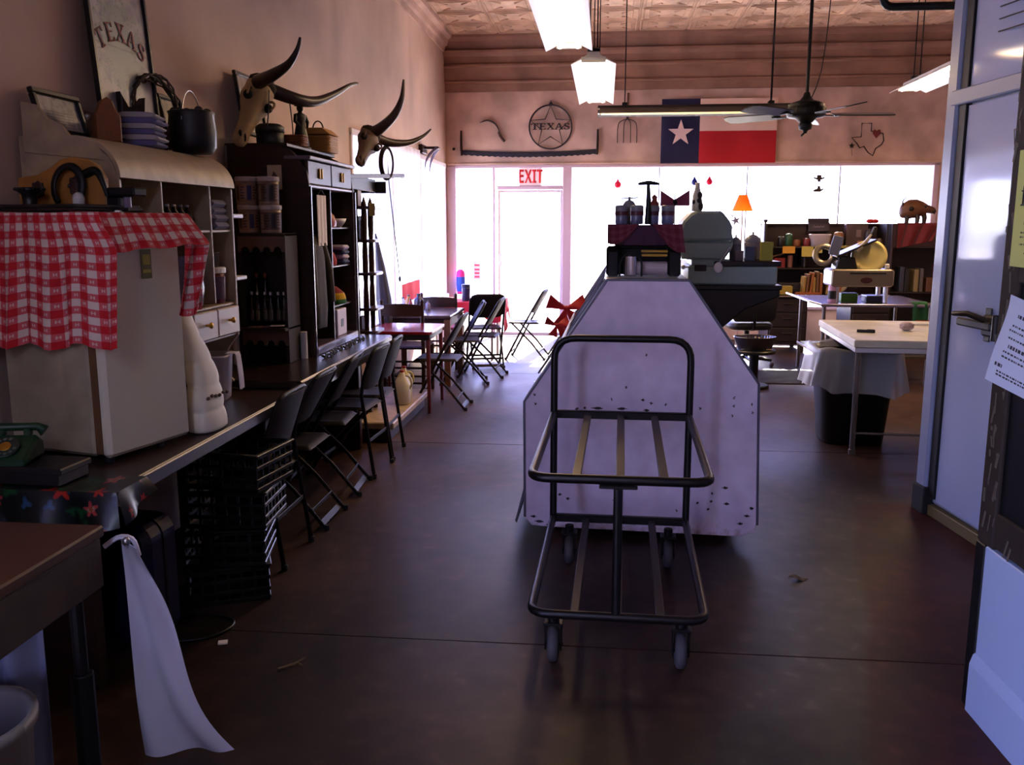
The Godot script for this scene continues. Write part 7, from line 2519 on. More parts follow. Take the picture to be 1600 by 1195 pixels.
func slicer(at: Vector3):
	var t := thing("meat_slicer", "steel meat slicer with a round blade guard and slanted carriage", "slicer", at)
	var st := mat("slicer_steel", Color(0.58, 0.55, 0.48), 0.3, 0.8)
	var b := MB.new()
	b.prism(rrect(-0.31, 0.16, 0.28, 0.33, 0.03), -0.17, 0.17, 0.012)
	obj("body", b, mat("slicer_body", Color(0.46, 0.42, 0.37), 0.35, 0.6), t)
	b = MB.new()
	b.span(Vector3(-0.14, 0.285, 0.168), Vector3(0.2, 0.305, 0.175), 0.002)
	obj("slot", b, M.black_plastic, t)
	b = MB.new()
	b.xf = Transform3D(rx(90) * Basis.from_scale(Vector3(1.9, 1, 1)), Vector3(0.02, 0.225, 0.168))
	b.can(Vector3.ZERO, 0.03, 0.006, 0.002, 20)
	obj("badge", b, mat("badge", Color(0.22, 0.07, 0.08), 0.4), t)
	for x in [-0.24, 0.22]:
		for z in [-0.12, 0.12]:
			b = MB.new()
			b.can(Vector3(x, 0, z), 0.022, 0.17, 0.004, 12)
			obj("foot", b, M.steel, t)
	b = MB.new()
	b.xf = Transform3D(ry(-18) * rx(74), Vector3(0.07, 0.45, 0.02))
	b.lathe([Vector2(0, -0.02), Vector2(0.14, -0.02), Vector2(0.165, -0.012), Vector2(0.17, 0.0), Vector2(0.16, 0.014), Vector2(0.135, 0.018), Vector2(0.125, 0.008), Vector2(0.06, 0.016), Vector2(0, 0.02)], 40)
	obj("blade_guard", b, mat("guard_brass", Color(0.74, 0.69, 0.44), 0.4, 0.35), t)
	b = MB.new()
	b.xf = Transform3D(rz(24), Vector3(-0.02, 0.6, 0.0))
	b.span(Vector3(-0.28, -0.05, -0.14), Vector3(0.12, -0.03, 0.14), 0.005)
	obj("carriage", b, mat("carriage_dark", Color(0.16, 0.15, 0.15), 0.3, 0.6), t)
	b = MB.new()
	b.xf = Transform3D(rz(-14), Vector3(-0.26, 0.55, 0.06))
	b.prism(rrect(-0.05, -0.09, 0.05, 0.1, 0.02), -0.006, 0.006, 0.002)
	obj("thumb_guard", b, mat("guard_blue", Color(0.36, 0.38, 0.48), 0.35), t)
	b = MB.new()
	b.tube([Vector3(-0.08, 0.5, 0.1), Vector3(0.0, 0.58, 0.1), Vector3(0.06, 0.66, 0.08)], [0.05, 0.035, 0.02], 12, false, Vector2(1, 0.5))
	obj("pusher_arm", b, st, t)
	b = MB.new()
	b.xf = Transform3D(rz(-20), Vector3(0.07, 0.66, 0.08))
	b.can(Vector3.ZERO, 0.02, 0.08, 0.006, 14)
	obj("handle", b, M.black_plastic, t)
	b = MB.new()
	b.xf = Transform3D(rx(80), Vector3(-0.33, 0.46, -0.1))
	b.lathe([Vector2(0.06, -0.01), Vector2(0.11, -0.01), Vector2(0.115, 0.0), Vector2(0.11, 0.01), Vector2(0.06, 0.01), Vector2(0.06, -0.01)], 26)
	obj("index_dial", b, st, t)
	b = MB.new()
	b.prism([Vector2(-0.26, 0.33), Vector2(-0.05, 0.33), Vector2(-0.08, 0.44), Vector2(-0.2, 0.46), Vector2(-0.25, 0.4)], -0.1, 0.1, 0.01)
	obj("motor_cover", b, M.carriage_dark, t)
	b = MB.new()
	b.can(Vector3(0.24, 0.33, 0.05), 0.022, 0.05, 0.008, 12)
	obj("knob", b, M.white_plastic, t)

func build_desk():
	# dark desk with pigeonholes along the shop windows
	var t := thing("writing_desk", "dark brown desk with drawers and a tall pigeonhole back under the windows", "desk", Vector3(1.98, 0, -11.5))
	var dk := mat("desk_brown", Color(0.105, 0.05, 0.055), 0.5, 0, "speck", 1.0)
	var rd := mat("desk_red", Color(0.17, 0.05, 0.07), 0.5, 0, "speck", 1.0)
	var b := MB.new()
	b.span(Vector3(0, 0.68, -0.4), Vector3(1.475, 0.71, 0.35), 0.005)
	obj("desktop", b, dk, t)
	b = MB.new()
	b.span(Vector3(0.02, 0.685, 0.345), Vector3(0.7, 0.7, 0.356), 0.002)
	obj("edge_strip", b, mat("strip_pale", Color(0.46, 0.40, 0.36), 0.5), t)
	for x in [0.03, 1.0]:
		b = MB.new()
		b.span(Vector3(x, 0.1, -0.35), Vector3(x + 0.46, 0.68, 0.31), 0.004)
		var ped := obj("pedestal", b, dk, t)
		for k in 3:
			b = MB.new()
			b.span(Vector3(x + 0.02, 0.14 + k * 0.18, 0.308), Vector3(x + 0.44, 0.3 + k * 0.18, 0.325), 0.004)
			b.box(Vector3(x + 0.23, 0.24 + k * 0.18, 0.335), Vector3(0.12, 0.012, 0.02), 0.004)
			obj("drawer", b, dk, ped)
		for lx in [x + 0.04, x + 0.42]:
			b = MB.new()
			b.span(Vector3(lx - 0.025, 0, 0.24), Vector3(lx + 0.025, 0.1, 0.29), 0.003)
			b.span(Vector3(lx - 0.025, 0, -0.33), Vector3(lx + 0.025, 0.1, -0.28), 0.003)
			obj("leg", b, dk, ped)
	# upper back with shelves
	b = MB.new()
	b.span(Vector3(0, 0.71, -0.4), Vector3(1.46, 1.56, -0.38))
	obj("back_panel", b, rd, t)
	for x in [0.0, 0.48, 0.98, 1.44]:
		b = MB.new()
		b.span(Vector3(x, 0.71 if x in [0.0, 1.44] else 1.03, -0.38), Vector3(x + 0.02, 1.56 if x in [0.0, 1.44] else 1.29, 0.02), 0.003)
		obj("divider", b, dk, t)
	for y in [1.28, 1.02]:
		b = MB.new()
		b.span(Vector3(0.02, y - 0.018, -0.38), Vector3(1.44, y, 0.03), 0.003)
		obj("shelf", b, dk, t)
	b = MB.new()
	b.span(Vector3(0.0, 1.54, -0.4), Vector3(1.46, 1.562, -0.32), 0.003)
	obj("top_rail", b, rd, t)
	b = MB.new()
	b.span(Vector3(0.76, 1.262, 0.028), Vector3(1.43, 1.295, 0.034), 0.001)
	obj("paper_edge", b, mat("edge_yellow", Color(0.52, 0.46, 0.22), 0.7), t)
	b = MB.new()
	b.can(Vector3(-0.008, 0.71, 0.02), 0.012, 0.86, 0.002, 10)
	b.lathe([Vector2(0.012, 1.57), Vector2(0.028, 1.595), Vector2(0.03, 1.61), Vector2(0, 1.612)], 12, Vector3(-0.008, 0, 0.02))
	obj("end_post", b, mat("post_grey", Color(0.20, 0.17, 0.20), 0.4, 0.4), t)
	# notes stuck on the shelf edge
	var n := 0
	for q in [[0.285, 0.15, 0.085, Color(0.66, 0.46, 0.12), "orange-yellow"], [0.51, 0.14, 0.125, Color(0.62, 0.56, 0.26), "large pale yellow"], [0.64, 0.09, 0.08, Color(0.58, 0.54, 0.32), "small pale yellow"]]:
		var o := thing("sticky_note", "%s paper note stuck to the desk's shelf edge" % q[4], "note", Vector3(1.98 + q[0], 1.285 - q[2], -11.462), 0, "notes on the desk shelf edge")
		b = MB.new()
		b.grid(func(u: float, v: float) -> Vector3: return Vector3((u - 0.5) * q[1], v * q[2], 0.012 * (1.0 - v) * (1.0 - v)), 5, 5, 1, 1, 0.001)
		obj("paper", b, mat("note_%s" % q[4], q[3], 0.85), o)
		n += 1
	# dark sign standing on the top rail
	t = thing("slate_sign", "small dark slate with chalk scribbles standing on the desk's top rail", "sign", Vector3(2.69, 1.5625, -11.86))
	b = MB.new()
	b.span(Vector3(-0.13, 0, -0.012), Vector3(0.13, 0.065, 0.012), 0.003)
	b.span(Vector3(-0.13, -0.1, 0.041), Vector3(0.13, 0.0, 0.06), 0.003)
	b.span(Vector3(-0.13, -0.0, 0.0), Vector3(0.13, 0.012, 0.06), 0.002)
	obj("slate", b, mat("slate", Color(0.12, 0.07, 0.12), 0.6), t)
	b = MB.new()
	for k in 7: b.tube([Vector3(-0.07 + k * 0.02, -0.05, 0.061), Vector3(-0.06 + k * 0.02, -0.02 - 0.01 * (k % 2), 0.061), Vector3(-0.052 + k * 0.02, -0.045, 0.061)], 0.003, 5)
	obj("scribble", b, mat("chalk_line", Color(0.5, 0.42, 0.46), 0.9), t)
	# things on the upper shelf: each its own
	var sy := 1.2805
	for q in [["green_can", "green can on the desk's upper shelf", "can", 0.31, 0.045, 0.15, Color(0.08, 0.26, 0.14)], ["dark_cup", "dark blue cup left of the green can on the desk", "cup", 0.215, 0.04, 0.12, Color(0.06, 0.06, 0.10)], ["red_mug", "red mug on the desk's upper shelf beside the white basket", "mug", 0.53, 0.045, 0.1, Color(0.40, 0.05, 0.08)], ["tan_pot", "round tan pot on the desk's upper shelf, left of the red mug", "pot", 0.41, 0.045, 0.08, Color(0.42, 0.22, 0.10)], ["brown_jar", "small brown jar right of the white basket", "jar", 0.79, 0.035, 0.1, Color(0.36, 0.2, 0.14)], ["tan_bear", "plump tan jar in front of the grey box on the desk", "jar", 0.91, 0.06, 0.17, Color(0.46, 0.28, 0.16)], ["dark_jar", "tall dark jar at the right end of the desk's shelf", "jar", 1.27, 0.05, 0.2, Color(0.15, 0.11, 0.13)], ["pink_cup", "pink cup near the right end of the desk's shelf", "cup", 1.17, 0.033, 0.07, Color(0.54, 0.34, 0.30)], ["white_cup", "off-white cup at the very right of the desk's shelf", "cup", 1.4, 0.03, 0.1, Color(0.42, 0.34, 0.33)], ["crimson_tin", "crimson tin behind the pink cup on the desk", "tin", 1.12, 0.045, 0.2, Color(0.40, 0.05, 0.10)]]:
		t = thing(q[0], q[1], q[2], Vector3(1.98 + q[3], sy, -11.62 if q[0] != "crimson_tin" else -11.75))
		b = MB.new()
		var rr: float = q[4]
		var hh: float = q[5]
		b.lathe([Vector2(0, 0), Vector2(rr * 0.85, 0), Vector2(rr, hh * 0.12), Vector2(rr, hh * 0.8), Vector2(rr * 0.88, hh * 0.95), Vector2(rr * 0.8, hh), Vector2(0, hh * 0.98)], 16)
		obj("body", b, mat(q[0], q[6], 0.45), t)
		b = MB.new()
		if q[2] in ["cup", "mug"]:
			b.tube(arc(Vector3(rr * 1.9, hh * 0.5, 0), Vector3(rr * 0.98, hh * 0.75, 0), Vector3(rr * 0.98, hh * 0.25, 0), 6), 0.006, 6)
			obj("handle", b, M[q[0]], t)
		else:
			b.can(Vector3(0, hh * 0.97, 0), rr * 0.7, hh * 0.08, 0.003, 14)
			obj("lid", b, M[q[0]], t)
	t = thing("white_basket", "white slatted plastic basket on the desk's upper shelf", "basket", Vector3(2.66, sy, -11.6))
	b = MB.new()
	b.loft(rr_rings([[0, 0.09, 0.07], [0.005, 0.1, 0.08], [0.135, 0.125, 0.1], [0.14, 0.13, 0.105], [0.15, 0.13, 0.105], [0.151, 0.118, 0.094], [0.02, 0.09, 0.07]], 24, 5.0))
	obj("basket", b, mat("basket_white", Color(0.72, 0.66, 0.68), 0.5), t)
	t = boxthing("grey_carton", "grey carton with a pale mark at the back of the desk's shelf", "box", Vector3(3.12, sy, -11.72), Vector3(0.26, 0.27, 0.12), mat("carton_grey", Color(0.26, 0.19, 0.21), 0.6))
	b = MB.new()
	b.box(Vector3(0.02, 0.16, 0.061), Vector3(0.06, 0.09, 0.002))
	obj("print", b, mat("mark_pale", Color(0.46, 0.38, 0.40), 0.7), t)
	t = thing("red_heart", "small red cushion on the desk's top rail beside the tall cabinet", "cushion", Vector3(3.35, 1.5625, -11.86))
	b = MB.new()
	b.ball(Vector3(-0.025, 0.03, 0), Vector3(0.05, 0.03, 0.03), 12)
	b.ball(Vector3(0.03, 0.028, 0), Vector3(0.05, 0.028, 0.03), 12)
	obj("cushion", b, mat("heart_red", Color(0.66, 0.06, 0.12), 0.7), t)
	# lower pigeonholes: red box, tube, papers, books
	boxthing("red_carton", "red box in the desk's lower left pigeonhole", "box", Vector3(2.18, 1.0205, -11.6), Vector3(0.13, 0.12, 0.12), mat("carton_red", Color(0.42, 0.04, 0.06), 0.5))
	t = thing("pink_tube", "upright pinkish tube beside the red box on the desk", "tube", Vector3(2.315, 1.0205, -11.6))
	b = MB.new()
	b.can(Vector3.ZERO, 0.032, 0.15, 0.005, 14)
	obj("tube", b, mat("tube_pink", Color(0.46, 0.28, 0.25), 0.6), t)
	t = thing("loose_sticks", "loose tan sticks lying over the red box", "sticks", Vector3(2.13, 1.1415, -11.6))
	b = MB.new()
	for k in 5: b.tube([Vector3(-0.09 + 0.012 * k, 0.008 + 0.004 * (k % 2), -0.03 + 0.013 * k), Vector3(0.07 + 0.016 * k, 0.022 + 0.012 * k, 0.012 * k)], 0.007, 6)
	obj("sticks", b, mat("stick_tan", Color(0.38, 0.26, 0.15), 0.7), t)
	t = thing("wall_clock", "round pale dial with a dark centre standing on the desk behind the slicer", "clock", Vector3(2.83, 0.7105, -11.35))
	b = MB.new()
	b.xf = Transform3D(rx(80), Vector3(0, 0.14, 0))
	b.lathe([Vector2(0, 0), Vector2(0.13, 0), Vector2(0.14, 0.01), Vector2(0.135, 0.025), Vector2(0.12, 0.018), Vector2(0, 0.018)], 26)
	obj("dial", b, mat("dial", Color(0.55, 0.52, 0.45), 0.5), t)
	b = MB.new()
	b.xf = Transform3D(rx(80), Vector3(0, 0.14, 0))
	b.lathe([Vector2(0, 0.018), Vector2(0.055, 0.018), Vector2(0.05, 0.026), Vector2(0, 0.027)], 18)
	obj("centre", b, mat("dial_blue", Color(0.06, 0.14, 0.2), 0.4), t)
	for k in 9:
		var hgt: float = [0.21, 0.24, 0.26, 0.2, 0.27, 0.25, 0.28, 0.23, 0.26][k]
		t = thing("ledger_book", "%s of the nine upright yellowed books on the desk, counted from the left" % ["first", "second", "third", "fourth", "fifth", "sixth", "seventh", "eighth", "ninth"][k], "book", Vector3(2.42 + k * 0.041, 0.7145, -11.32), 0, "upright books on the desk")
		t.rotation_degrees.z = [-4, -3, -6, 0, 0, 0, -9, -10, -12][k]
		if k >= 6: t.position.x += 0.03 * (k - 5)
		b = MB.new()
		b.span(Vector3(-0.015, 0, -0.09), Vector3(0.015, hgt, 0.09), 0.003)
		obj("cover", b, [mat("ledger_a", Color(0.50, 0.38, 0.15), 0.6), mat("ledger_b", Color(0.36, 0.22, 0.10), 0.6), mat("ledger_c", Color(0.48, 0.26, 0.08), 0.6)][k % 3], t)
		b = MB.new()
		b.span(Vector3(-0.011, 0.004, -0.088), Vector3(0.011, hgt + 0.002, 0.086))
		obj("pages", b, M.paper, t)
	boxthing("paper_stack", "yellow stack of paper at the desk's left front", "papers", Vector3(2.2, 0.7105, -11.28), Vector3(0.17, 0.1, 0.15), mat("stack_yellow", Color(0.52, 0.44, 0.14), 0.8))
	boxthing("orange_folder", "flat orange folder lying in front of the upright books", "folder", Vector3(2.46, 0.7105, -11.2), Vector3(0.28, 0.03, 0.08), mat("folder_orange", Color(0.50, 0.25, 0.06), 0.7), 4)
	boxthing("tape_machine", "dark desk machine with a pale roll on the desk's left side", "machine", Vector3(2.3, 0.7105, -11.45), Vector3(0.3, 0.13, 0.14), mat("machine_dark", Color(0.10, 0.08, 0.08), 0.4), -6, "", "housing", 0.02)
	# taller cabinet at the right end, red cloth, skull
	t = thing("tall_bookcase", "dark open bookcase at the right end of the desk, red cloth over its top", "bookcase", Vector3(3.46, 0, -11.5))
	for x in [0.0, 0.98]:
		b = MB.new()
		b.span(Vector3(x, 0, -0.38), Vector3(x + 0.025, 1.56, 0.1), 0.003)
		obj("side_panel", b, rd, t)
	for q in [[1.54, 1.562], [1.27, 1.29], [0.72, 0.74], [0.3, 0.32]]:
		b = MB.new()
		b.span(Vector3(0.025, q[0], -0.38), Vector3(0.98, q[1], 0.1), 0.003)
		obj("shelf", b, dk, t)
	b = MB.new()
	b.span(Vector3(0.025, 0, -0.38), Vector3(0.98, 1.54, -0.36))
	obj("back_panel", b, dk, t)
	b = MB.new()
	b.span(Vector3(0.025, 1.29, 0.08), Vector3(0.98, 1.54, 0.1), 0.003)
	obj("front_panel", b, rd, t)
	for q in [["slate binder", 0.16, 0.05, 0.3, Color(0.16, 0.17, 0.24)], ["black binder", 0.22, 0.05, 0.28, Color(0.05, 0.05, 0.07)], ["cream file", 0.33, 0.05, 0.27, Color(0.46, 0.40, 0.28)], ["grey file", 0.39, 0.04, 0.28, Color(0.30, 0.28, 0.28)], ["tan box file", 0.5, 0.1, 0.17, Color(0.32, 0.19, 0.10)], ["red file", 0.6, 0.05, 0.34, Color(0.36, 0.04, 0.05)]]:
		t = thing("file_folder", "%s standing in the tall bookcase" % q[0], "file", Vector3(3.46 + q[1], 0.7405, -11.5), 0, "files in the tall bookcase")
		b = MB.new()
		b.span(Vector3(-q[2] / 2, 0, -0.12), Vector3(q[2] / 2, q[3], 0.09), 0.004)
		obj("spine", b, mat("file_" + q[0], q[4], 0.6), t)
	t = thing("red_cloth", "dark red cloth draped over the bookcase's front edge", "cloth", Vector3(3.46, 1.5625, -11.5))
	b = MB.new()
	b.grid(func(u: float, v: float) -> Vector3:
		var s := v * 0.5
		var x := 0.06 + u * (0.5 - 0.3 * maxf(0.0, s - 0.2))
		return Vector3(x, 0.004 if s < 0.2 else 0.004 - (s - 0.2) * (1.0 - 0.3 * u), (-0.1 + s if s < 0.2 else 0.108 + 0.012 * sin(u * 17.0 + s * 5.0))), 30, 14, 1, 1, 0.003)
	obj("cloth", b, mat("cloth_red", Color(0.36, 0.03, 0.06), 0.8), t)
	var sk := thing("ox_skull", "brown blotched animal skull with one thin horn on top of the bookcase", "skull", Vector3(3.77, 1.567, -11.55), 8)
	b = MB.new()
	b.loft([_ey(-0.2, 0.05, 0.03, 0.14), _ey(-0.18, 0.09, 0.07, 0.14), _ey(-0.1, 0.125, 0.11, 0.155), _ey(0.0, 0.12, 0.11, 0.165), _ey(0.07, 0.095, 0.1, 0.165), _ey(0.13, 0.055, 0.07, 0.165), _ey(0.18, 0.05, 0.06, 0.155), _ey(0.22, 0.045, 0.05, 0.14), _ey(0.235, 0.02, 0.02, 0.14)])
	obj("cranium", b, mat("skull_brown", Color(0.40, 0.24, 0.11), 0.6, 0, "stain", 9.0), sk)
	for q in [Vector3(-0.14, 0.02, 0.06), Vector3(-0.02, 0.0, 0.08), Vector3(0.08, 0.02, 0.05)]:
		b = MB.new()
		b.tube([Vector3(q.x, 0.0, q.z), Vector3(q.x + 0.01, 0.06, q.z - 0.01), Vector3(q.x, 0.12, q.z - 0.03)], [0.025, 0.03, 0.035], 8)
		obj("jaw", b, mat("skull_dark", Color(0.10, 0.055, 0.05), 0.6), sk)
	b = MB.new()
	b.tube(curve([Vector3(-0.17, 0.18, 0.03), Vector3(-0.19, 0.24, 0.03), Vector3(-0.17, 0.29, 0.03), Vector3(-0.12, 0.33, 0.03)], 10), [0.014, 0.013, 0.012, 0.011, 0.01, 0.009, 0.008, 0.006, 0.005, 0.004, 0.003], 8)
	obj("horn", b, M.skull_dark, sk)
	for q in [[Vector3(-0.11, 0.17, 0.105), 0.035], [Vector3(0.06, 0.19, 0.085), 0.025], [Vector3(0.2, 0.14, 0.04), 0.03]]:
		b = MB.new()
		b.ball(q[0], Vector3(q[1], q[1] * 0.8, 0.022), 10)
		obj("eye_socket", b, M.skull_dark, sk)
	# lamp
	t = thing("floor_lamp", "floor lamp with a bright orange cone shade in front of the windows", "lamp", Vector3(1.66, 0, -11.3))
	b = MB.new()
	b.lathe([Vector2(0, 0), Vector2(0.12, 0), Vector2(0.125, 0.015), Vector2(0.05, 0.035), Vector2(0, 0.04)], 24)
	obj("base", b, M.brass, t)
	b = MB.new()
	b.can(Vector3(0, 0.03, 0), 0.009, 1.7, 0.002, 10)
	obj("pole", b, mat("pole_pale", Color(0.62, 0.48, 0.48), 0.3, 0.4), t)
	b = MB.new()
	b.lathe([Vector2(0.125, 1.71), Vector2(0.122, 1.72), Vector2(0.052, 1.9), Vector2(0.05, 1.905)], 28)
	var om := mat("shade_orange", Color(1.0, 0.50, 0.08), 0.7)
	om.backlight_enabled = true
	om.backlight = Color(1.0, 0.48, 0.06)
	obj("shade", b, om, t)
	b = MB.new()
	for k in 3:
		var a := TAU * k / 3
		b.tube([Vector3(0, 1.73, 0), Vector3(cos(a) * 0.05, 1.9, sin(a) * 0.05)], 0.002, 4)
	b.lathe([Vector2(0, 1.72), Vector2(0.02, 1.73), Vector2(0.03, 1.77), Vector2(0.02, 1.81), Vector2(0, 1.82)], 12)
	obj("bulb_holder", b, M.white_plastic, t)

func _ey(x: float, ry_: float, rz_: float, y: float) -> Array:
	var q := []
	for k in 18:
		var a := TAU * k / 18
		q.append(Vector3(x, y + cos(a) * ry_ * (0.85 if cos(a) < 0 else 1.0), sin(a) * rz_))
	return q

# ------------------------------------------------------------------ foreground on the left
func build_front():
	# workbench in the lower left corner
	var t := thing("workbench", "worn wooden workbench with a deep plank apron in the left foreground", "table", Vector3(-1.25, 0, -2.06))
	var b := MB.new()
	b.span(Vector3(-0.85, 0.77, 0), Vector3(0, 0.80, 0.95), 0.005)
	obj("tabletop", b, mat("bench_top", Color(0.30, 0.165, 0.085), 0.5, 0, "stain", 2.0), t)
	b = MB.new()
	b.span(Vector3(-0.03, 0.64, 0.01), Vector3(-0.006, 0.77, 0.94), 0.004)
	obj("apron", b, mat("bench_apron", Color(0.27, 0.21, 0.15), 0.7, 0, "stain", 4.0), t)
	b = MB.new()
	b.span(Vector3(-0.84, 0.64, 0.006), Vector3(-0.03, 0.77, 0.03), 0.004)
	obj("apron", b, M.bench_apron, t)
	var bi: Material = M.black_iron
	for z in [0.07, 0.85]:
		b = MB.new()
		b.can(Vector3(-0.05, 0.1, z), 0.017, 0.67, 0.002, 12)
		b.can(Vector3(-0.05, 0.05, z), 0.028, 0.38, 0.003, 14)
		obj("leg", b, bi, t)
		b = MB.new()
		b.tube([Vector3(-0.05, 0.1, z), Vector3(-0.8, 0.1, z)], 0.02, 8)
		b.tube([Vector3(-0.05, 0.12, z - 0.0), Vector3(-0.05, 0.02, z + 0.16)], 0.02, 8)
		b.tube([Vector3(-0.05, 0.12, z), Vector3(-0.05, 0.02, z - 0.16)], 0.02, 8)
		b.can(Vector3(-0.8, 0.0, z), 0.02, 0.78, 0.002, 12)
		obj("foot_frame", b, bi, t)
	# white plastic sheets under and beside it
	var pm := mat("sheet_white", Color(0.80, 0.80, 0.88), 0.45)
	pm.backlight_enabled = true
	pm.backlight = Color(0.3, 0.3, 0.36)
	t = thing("plastic_sheet", "bright white plastic sheet hanging in a triangle from the workbench corner", "plastic sheet", Vector3(-1.22, 0, -2.1))
	b = MB.new()
	b.grid(func(u: float, v: float) -> Vector3:
		var k := 1.0 - v
		var x := lerpf(-0.03, 0.02, u) + k * lerpf(-0.07, 0.03, u) + 0.1 * k * k * k * u
		var y := lerpf(0.01, 0.74, v) - 0.02 * u * v
		var z := -0.03 - k * lerpf(0.16, 0.22, u) + 0.018 * sin(u * 9.0 + v * 4.0) * k + 0.03 * sin(v * 7.0) * u
		return Vector3(x, maxf(y, 0.006), z), 20, 30, 1, 1, 0.0015)
	b.tube(curve([Vector3(-0.06, 0.725, 0.0), Vector3(-0.03, 0.745, -0.02), Vector3(0.0, 0.735, -0.035), Vector3(0.012, 0.69, -0.04)], 10), 0.012, 8, false, Vector2(1, 0.5))
	obj("film", b, pm, t)
	b = MB.new()
	b.ball(Vector3(-0.01, 0.735, -0.02), Vector3(0.012, 0.012, 0.012), 10)
	obj("hook", b, M.steel, t)
	t = thing("plastic_sheet", "bluish creased plastic sheet hanging below the workbench top", "plastic sheet", Vector3(-1.44, 0, -1.90))
	b = MB.new()
	b.grid(func(u: float, v: float) -> Vector3: return Vector3(lerpf(-0.34, 0.08, u), lerpf(0.03, 0.76, v), 0.02 * sin(u * 16.0 + v * 1.5) + 0.012 * sin(u * 31.0) - 0.015), 44, 12, 1, 1, 0.0015)
	var ps := mat("sheet_blue", Color(0.46, 0.50, 0.60), 0.45)
	ps.backlight_enabled = true
	ps.backlight = Color(0.2, 0.22, 0.28)
	obj("film", b, ps, t)
	# grey bin in the corner
	t = thing("grey_bin", "round pale grey bin at the bottom left corner, below the workbench", "bin", Vector3(-1.41, 0, -1.68))
	b = MB.new()
	b.lathe([Vector2(0, 0), Vector2(0.12, 0), Vector2(0.13, 0.01), Vector2(0.155, 0.44), Vector2(0.168, 0.45), Vector2(0.168, 0.47), Vector2(0.155, 0.475), Vector2(0.145, 0.46), Vector2(0.12, 0.02), Vector2(0, 0.02)], 30)
	obj("bin", b, mat("bin_grey", Color(0.46, 0.44, 0.42), 0.5), t)
	# suitcase
	t = thing("blue_suitcase", "dark blue hard suitcase standing under the counter behind the workbench", "suitcase", Vector3(-1.80, 0, -2.99), -4)
	b = MB.new()
	b.prism(rrect(-0.22, 0.03, 0.22, 0.5, 0.07, 6), -0.1, 0.1, 0.025)
	obj("shell", b, mat("suit_blue", Color(0.03, 0.06, 0.19), 0.28), t)
	b = MB.new()
	b.prism(rrect(-0.224, 0.026, 0.224, 0.504, 0.072, 6), -0.006, 0.006)
	obj("seam", b, M.black_plastic, t)
	for x in [-0.17, 0.17]:
		b = MB.new()
		b.xf = Transform3D(rz(90), Vector3(x, 0.025, 0.0))
		b.lathe([Vector2(0, -0.02), Vector2(0.025, -0.018), Vector2(0.025, 0.018), Vector2(0, 0.02)], 14)
		obj("wheel", b, M.rubber, t)
	b = MB.new()
	b.tube([Vector3(-0.06, 0.5, 0), Vector3(-0.05, 0.525, 0), Vector3(0.05, 0.525, 0), Vector3(0.06, 0.5, 0)], 0.01, 8)
	obj("handle", b, M.black_plastic, t)
	# milk crates
	var crate := milk_crate("black slatted plastic crate, bottom of the stack under the counter")
	crate.position = Vector3(-1.58, 0, -3.5)
	crate.rotation_degrees.y = 24
	copy(crate, "black slatted plastic crate, second from the floor in the stack", Vector3(-1.56, 0.161, -3.5), 12, "crates under the counter")
	copy(crate, "dark slatted plastic crate, third from the floor in the stack", Vector3(-1.53, 0.322, -3.52), 4, "crates under the counter")
	var top := copy(crate, "dark green-black crate tilted on top of the crate stack", Vector3(-1.51, 0.483, -3.52), -8, "crates under the counter")
	top.rotation_degrees.z = 0
	# floral cloth over the counter's near end, box, telephone
	floral_tex()
	t = thing("floral_cloth", "dark green oilcloth printed with red flowers over the counter's near end", "tablecloth", Vector3(LX, 0.752, -2.48))
	b = MB.new()
	b.grid(func(u: float, v: float) -> Vector3: return Vector3(lerpf(0.01, 0.72, u), 0.001 + 0.001 * sin(u * 14.0), lerpf(0.012, -0.17, v)), 24, 6, 0.85, 0.3, 0.0015)
	b.grid(func(u: float, v: float) -> Vector3:
		var k := 1.0 - v
		return Vector3(lerpf(0.01, 0.72, u) + 0.02 * k * u, 0.001 - k * (0.15 - 0.05 * u * u), 0.012 + k * (0.03 + 0.022 * sin(u * 22.0))), 40, 8, 0.85, 0.4, 0.0015)
	b.grid(func(u: float, v: float) -> Vector3:
		var k := 1.0 - v
		return Vector3(0.72 + k * (0.022 + 0.012 * sin(u * 8.0)), 0.001 - k * (0.1 - 0.06 * u), lerpf(0.012, -0.17, u)), 12, 8, 0.5, 0.3, 0.0015)
	var fm := tmat("floral", "floral", 0.32)
	obj("oilcloth", b, fm, t)
	t = boxthing("black_case", "flat black box under the green telephone", "box", Vector3(-1.80, 0.7545, -2.585), Vector3(0.3, 0.055, 0.155), mat("case_black", Color(0.035, 0.03, 0.03), 0.5), -3, "", "case", 0.004)
	b = MB.new()
	b.span(Vector3(-0.162, 0.036, -0.079), Vector3(0.162, 0.057, 0.079), 0.004)
	obj("lid", b, M.case_black, t)
	t = thing("telephone", "old dark green rotary telephone with a brass dial centre", "telephone", Vector3(-1.86, 0.812, -2.585), 12)
	var gp := mat("phone_green", Color(0.09, 0.22, 0.12), 0.35)
	b = MB.new()
	b.xf = Transform3D(ry(90), Vector3.ZERO)
	b.prism([Vector2(-0.075, 0), Vector2(0.075, 0), Vector2(0.07, 0.055), Vector2(0.03, 0.075), Vector2(-0.06, 0.03), Vector2(-0.075, 0.02)], -0.075, 0.075, 0.01)
	obj("body", b, gp, t)
	b = MB.new()
	b.tube([Vector3(-0.09, 0.085, -0.04), Vector3(-0.07, 0.1, -0.04), Vector3(0.07, 0.1, -0.04), Vector3(0.09, 0.085, -0.04)], [0.02, 0.013, 0.013, 0.02], 10)
	b.span(Vector3(-0.05, 0.07, -0.055), Vector3(-0.03, 0.095, -0.025), 0.004)
	b.span(Vector3(0.03, 0.07, -0.055), Vector3(0.05, 0.095, -0.025), 0.004)
	obj("handset", b, gp, t)
	b = MB.new()
	var dxf := Transform3D(rx(35), Vector3(0, 0.05, 0.035))
	b.xf = dxf
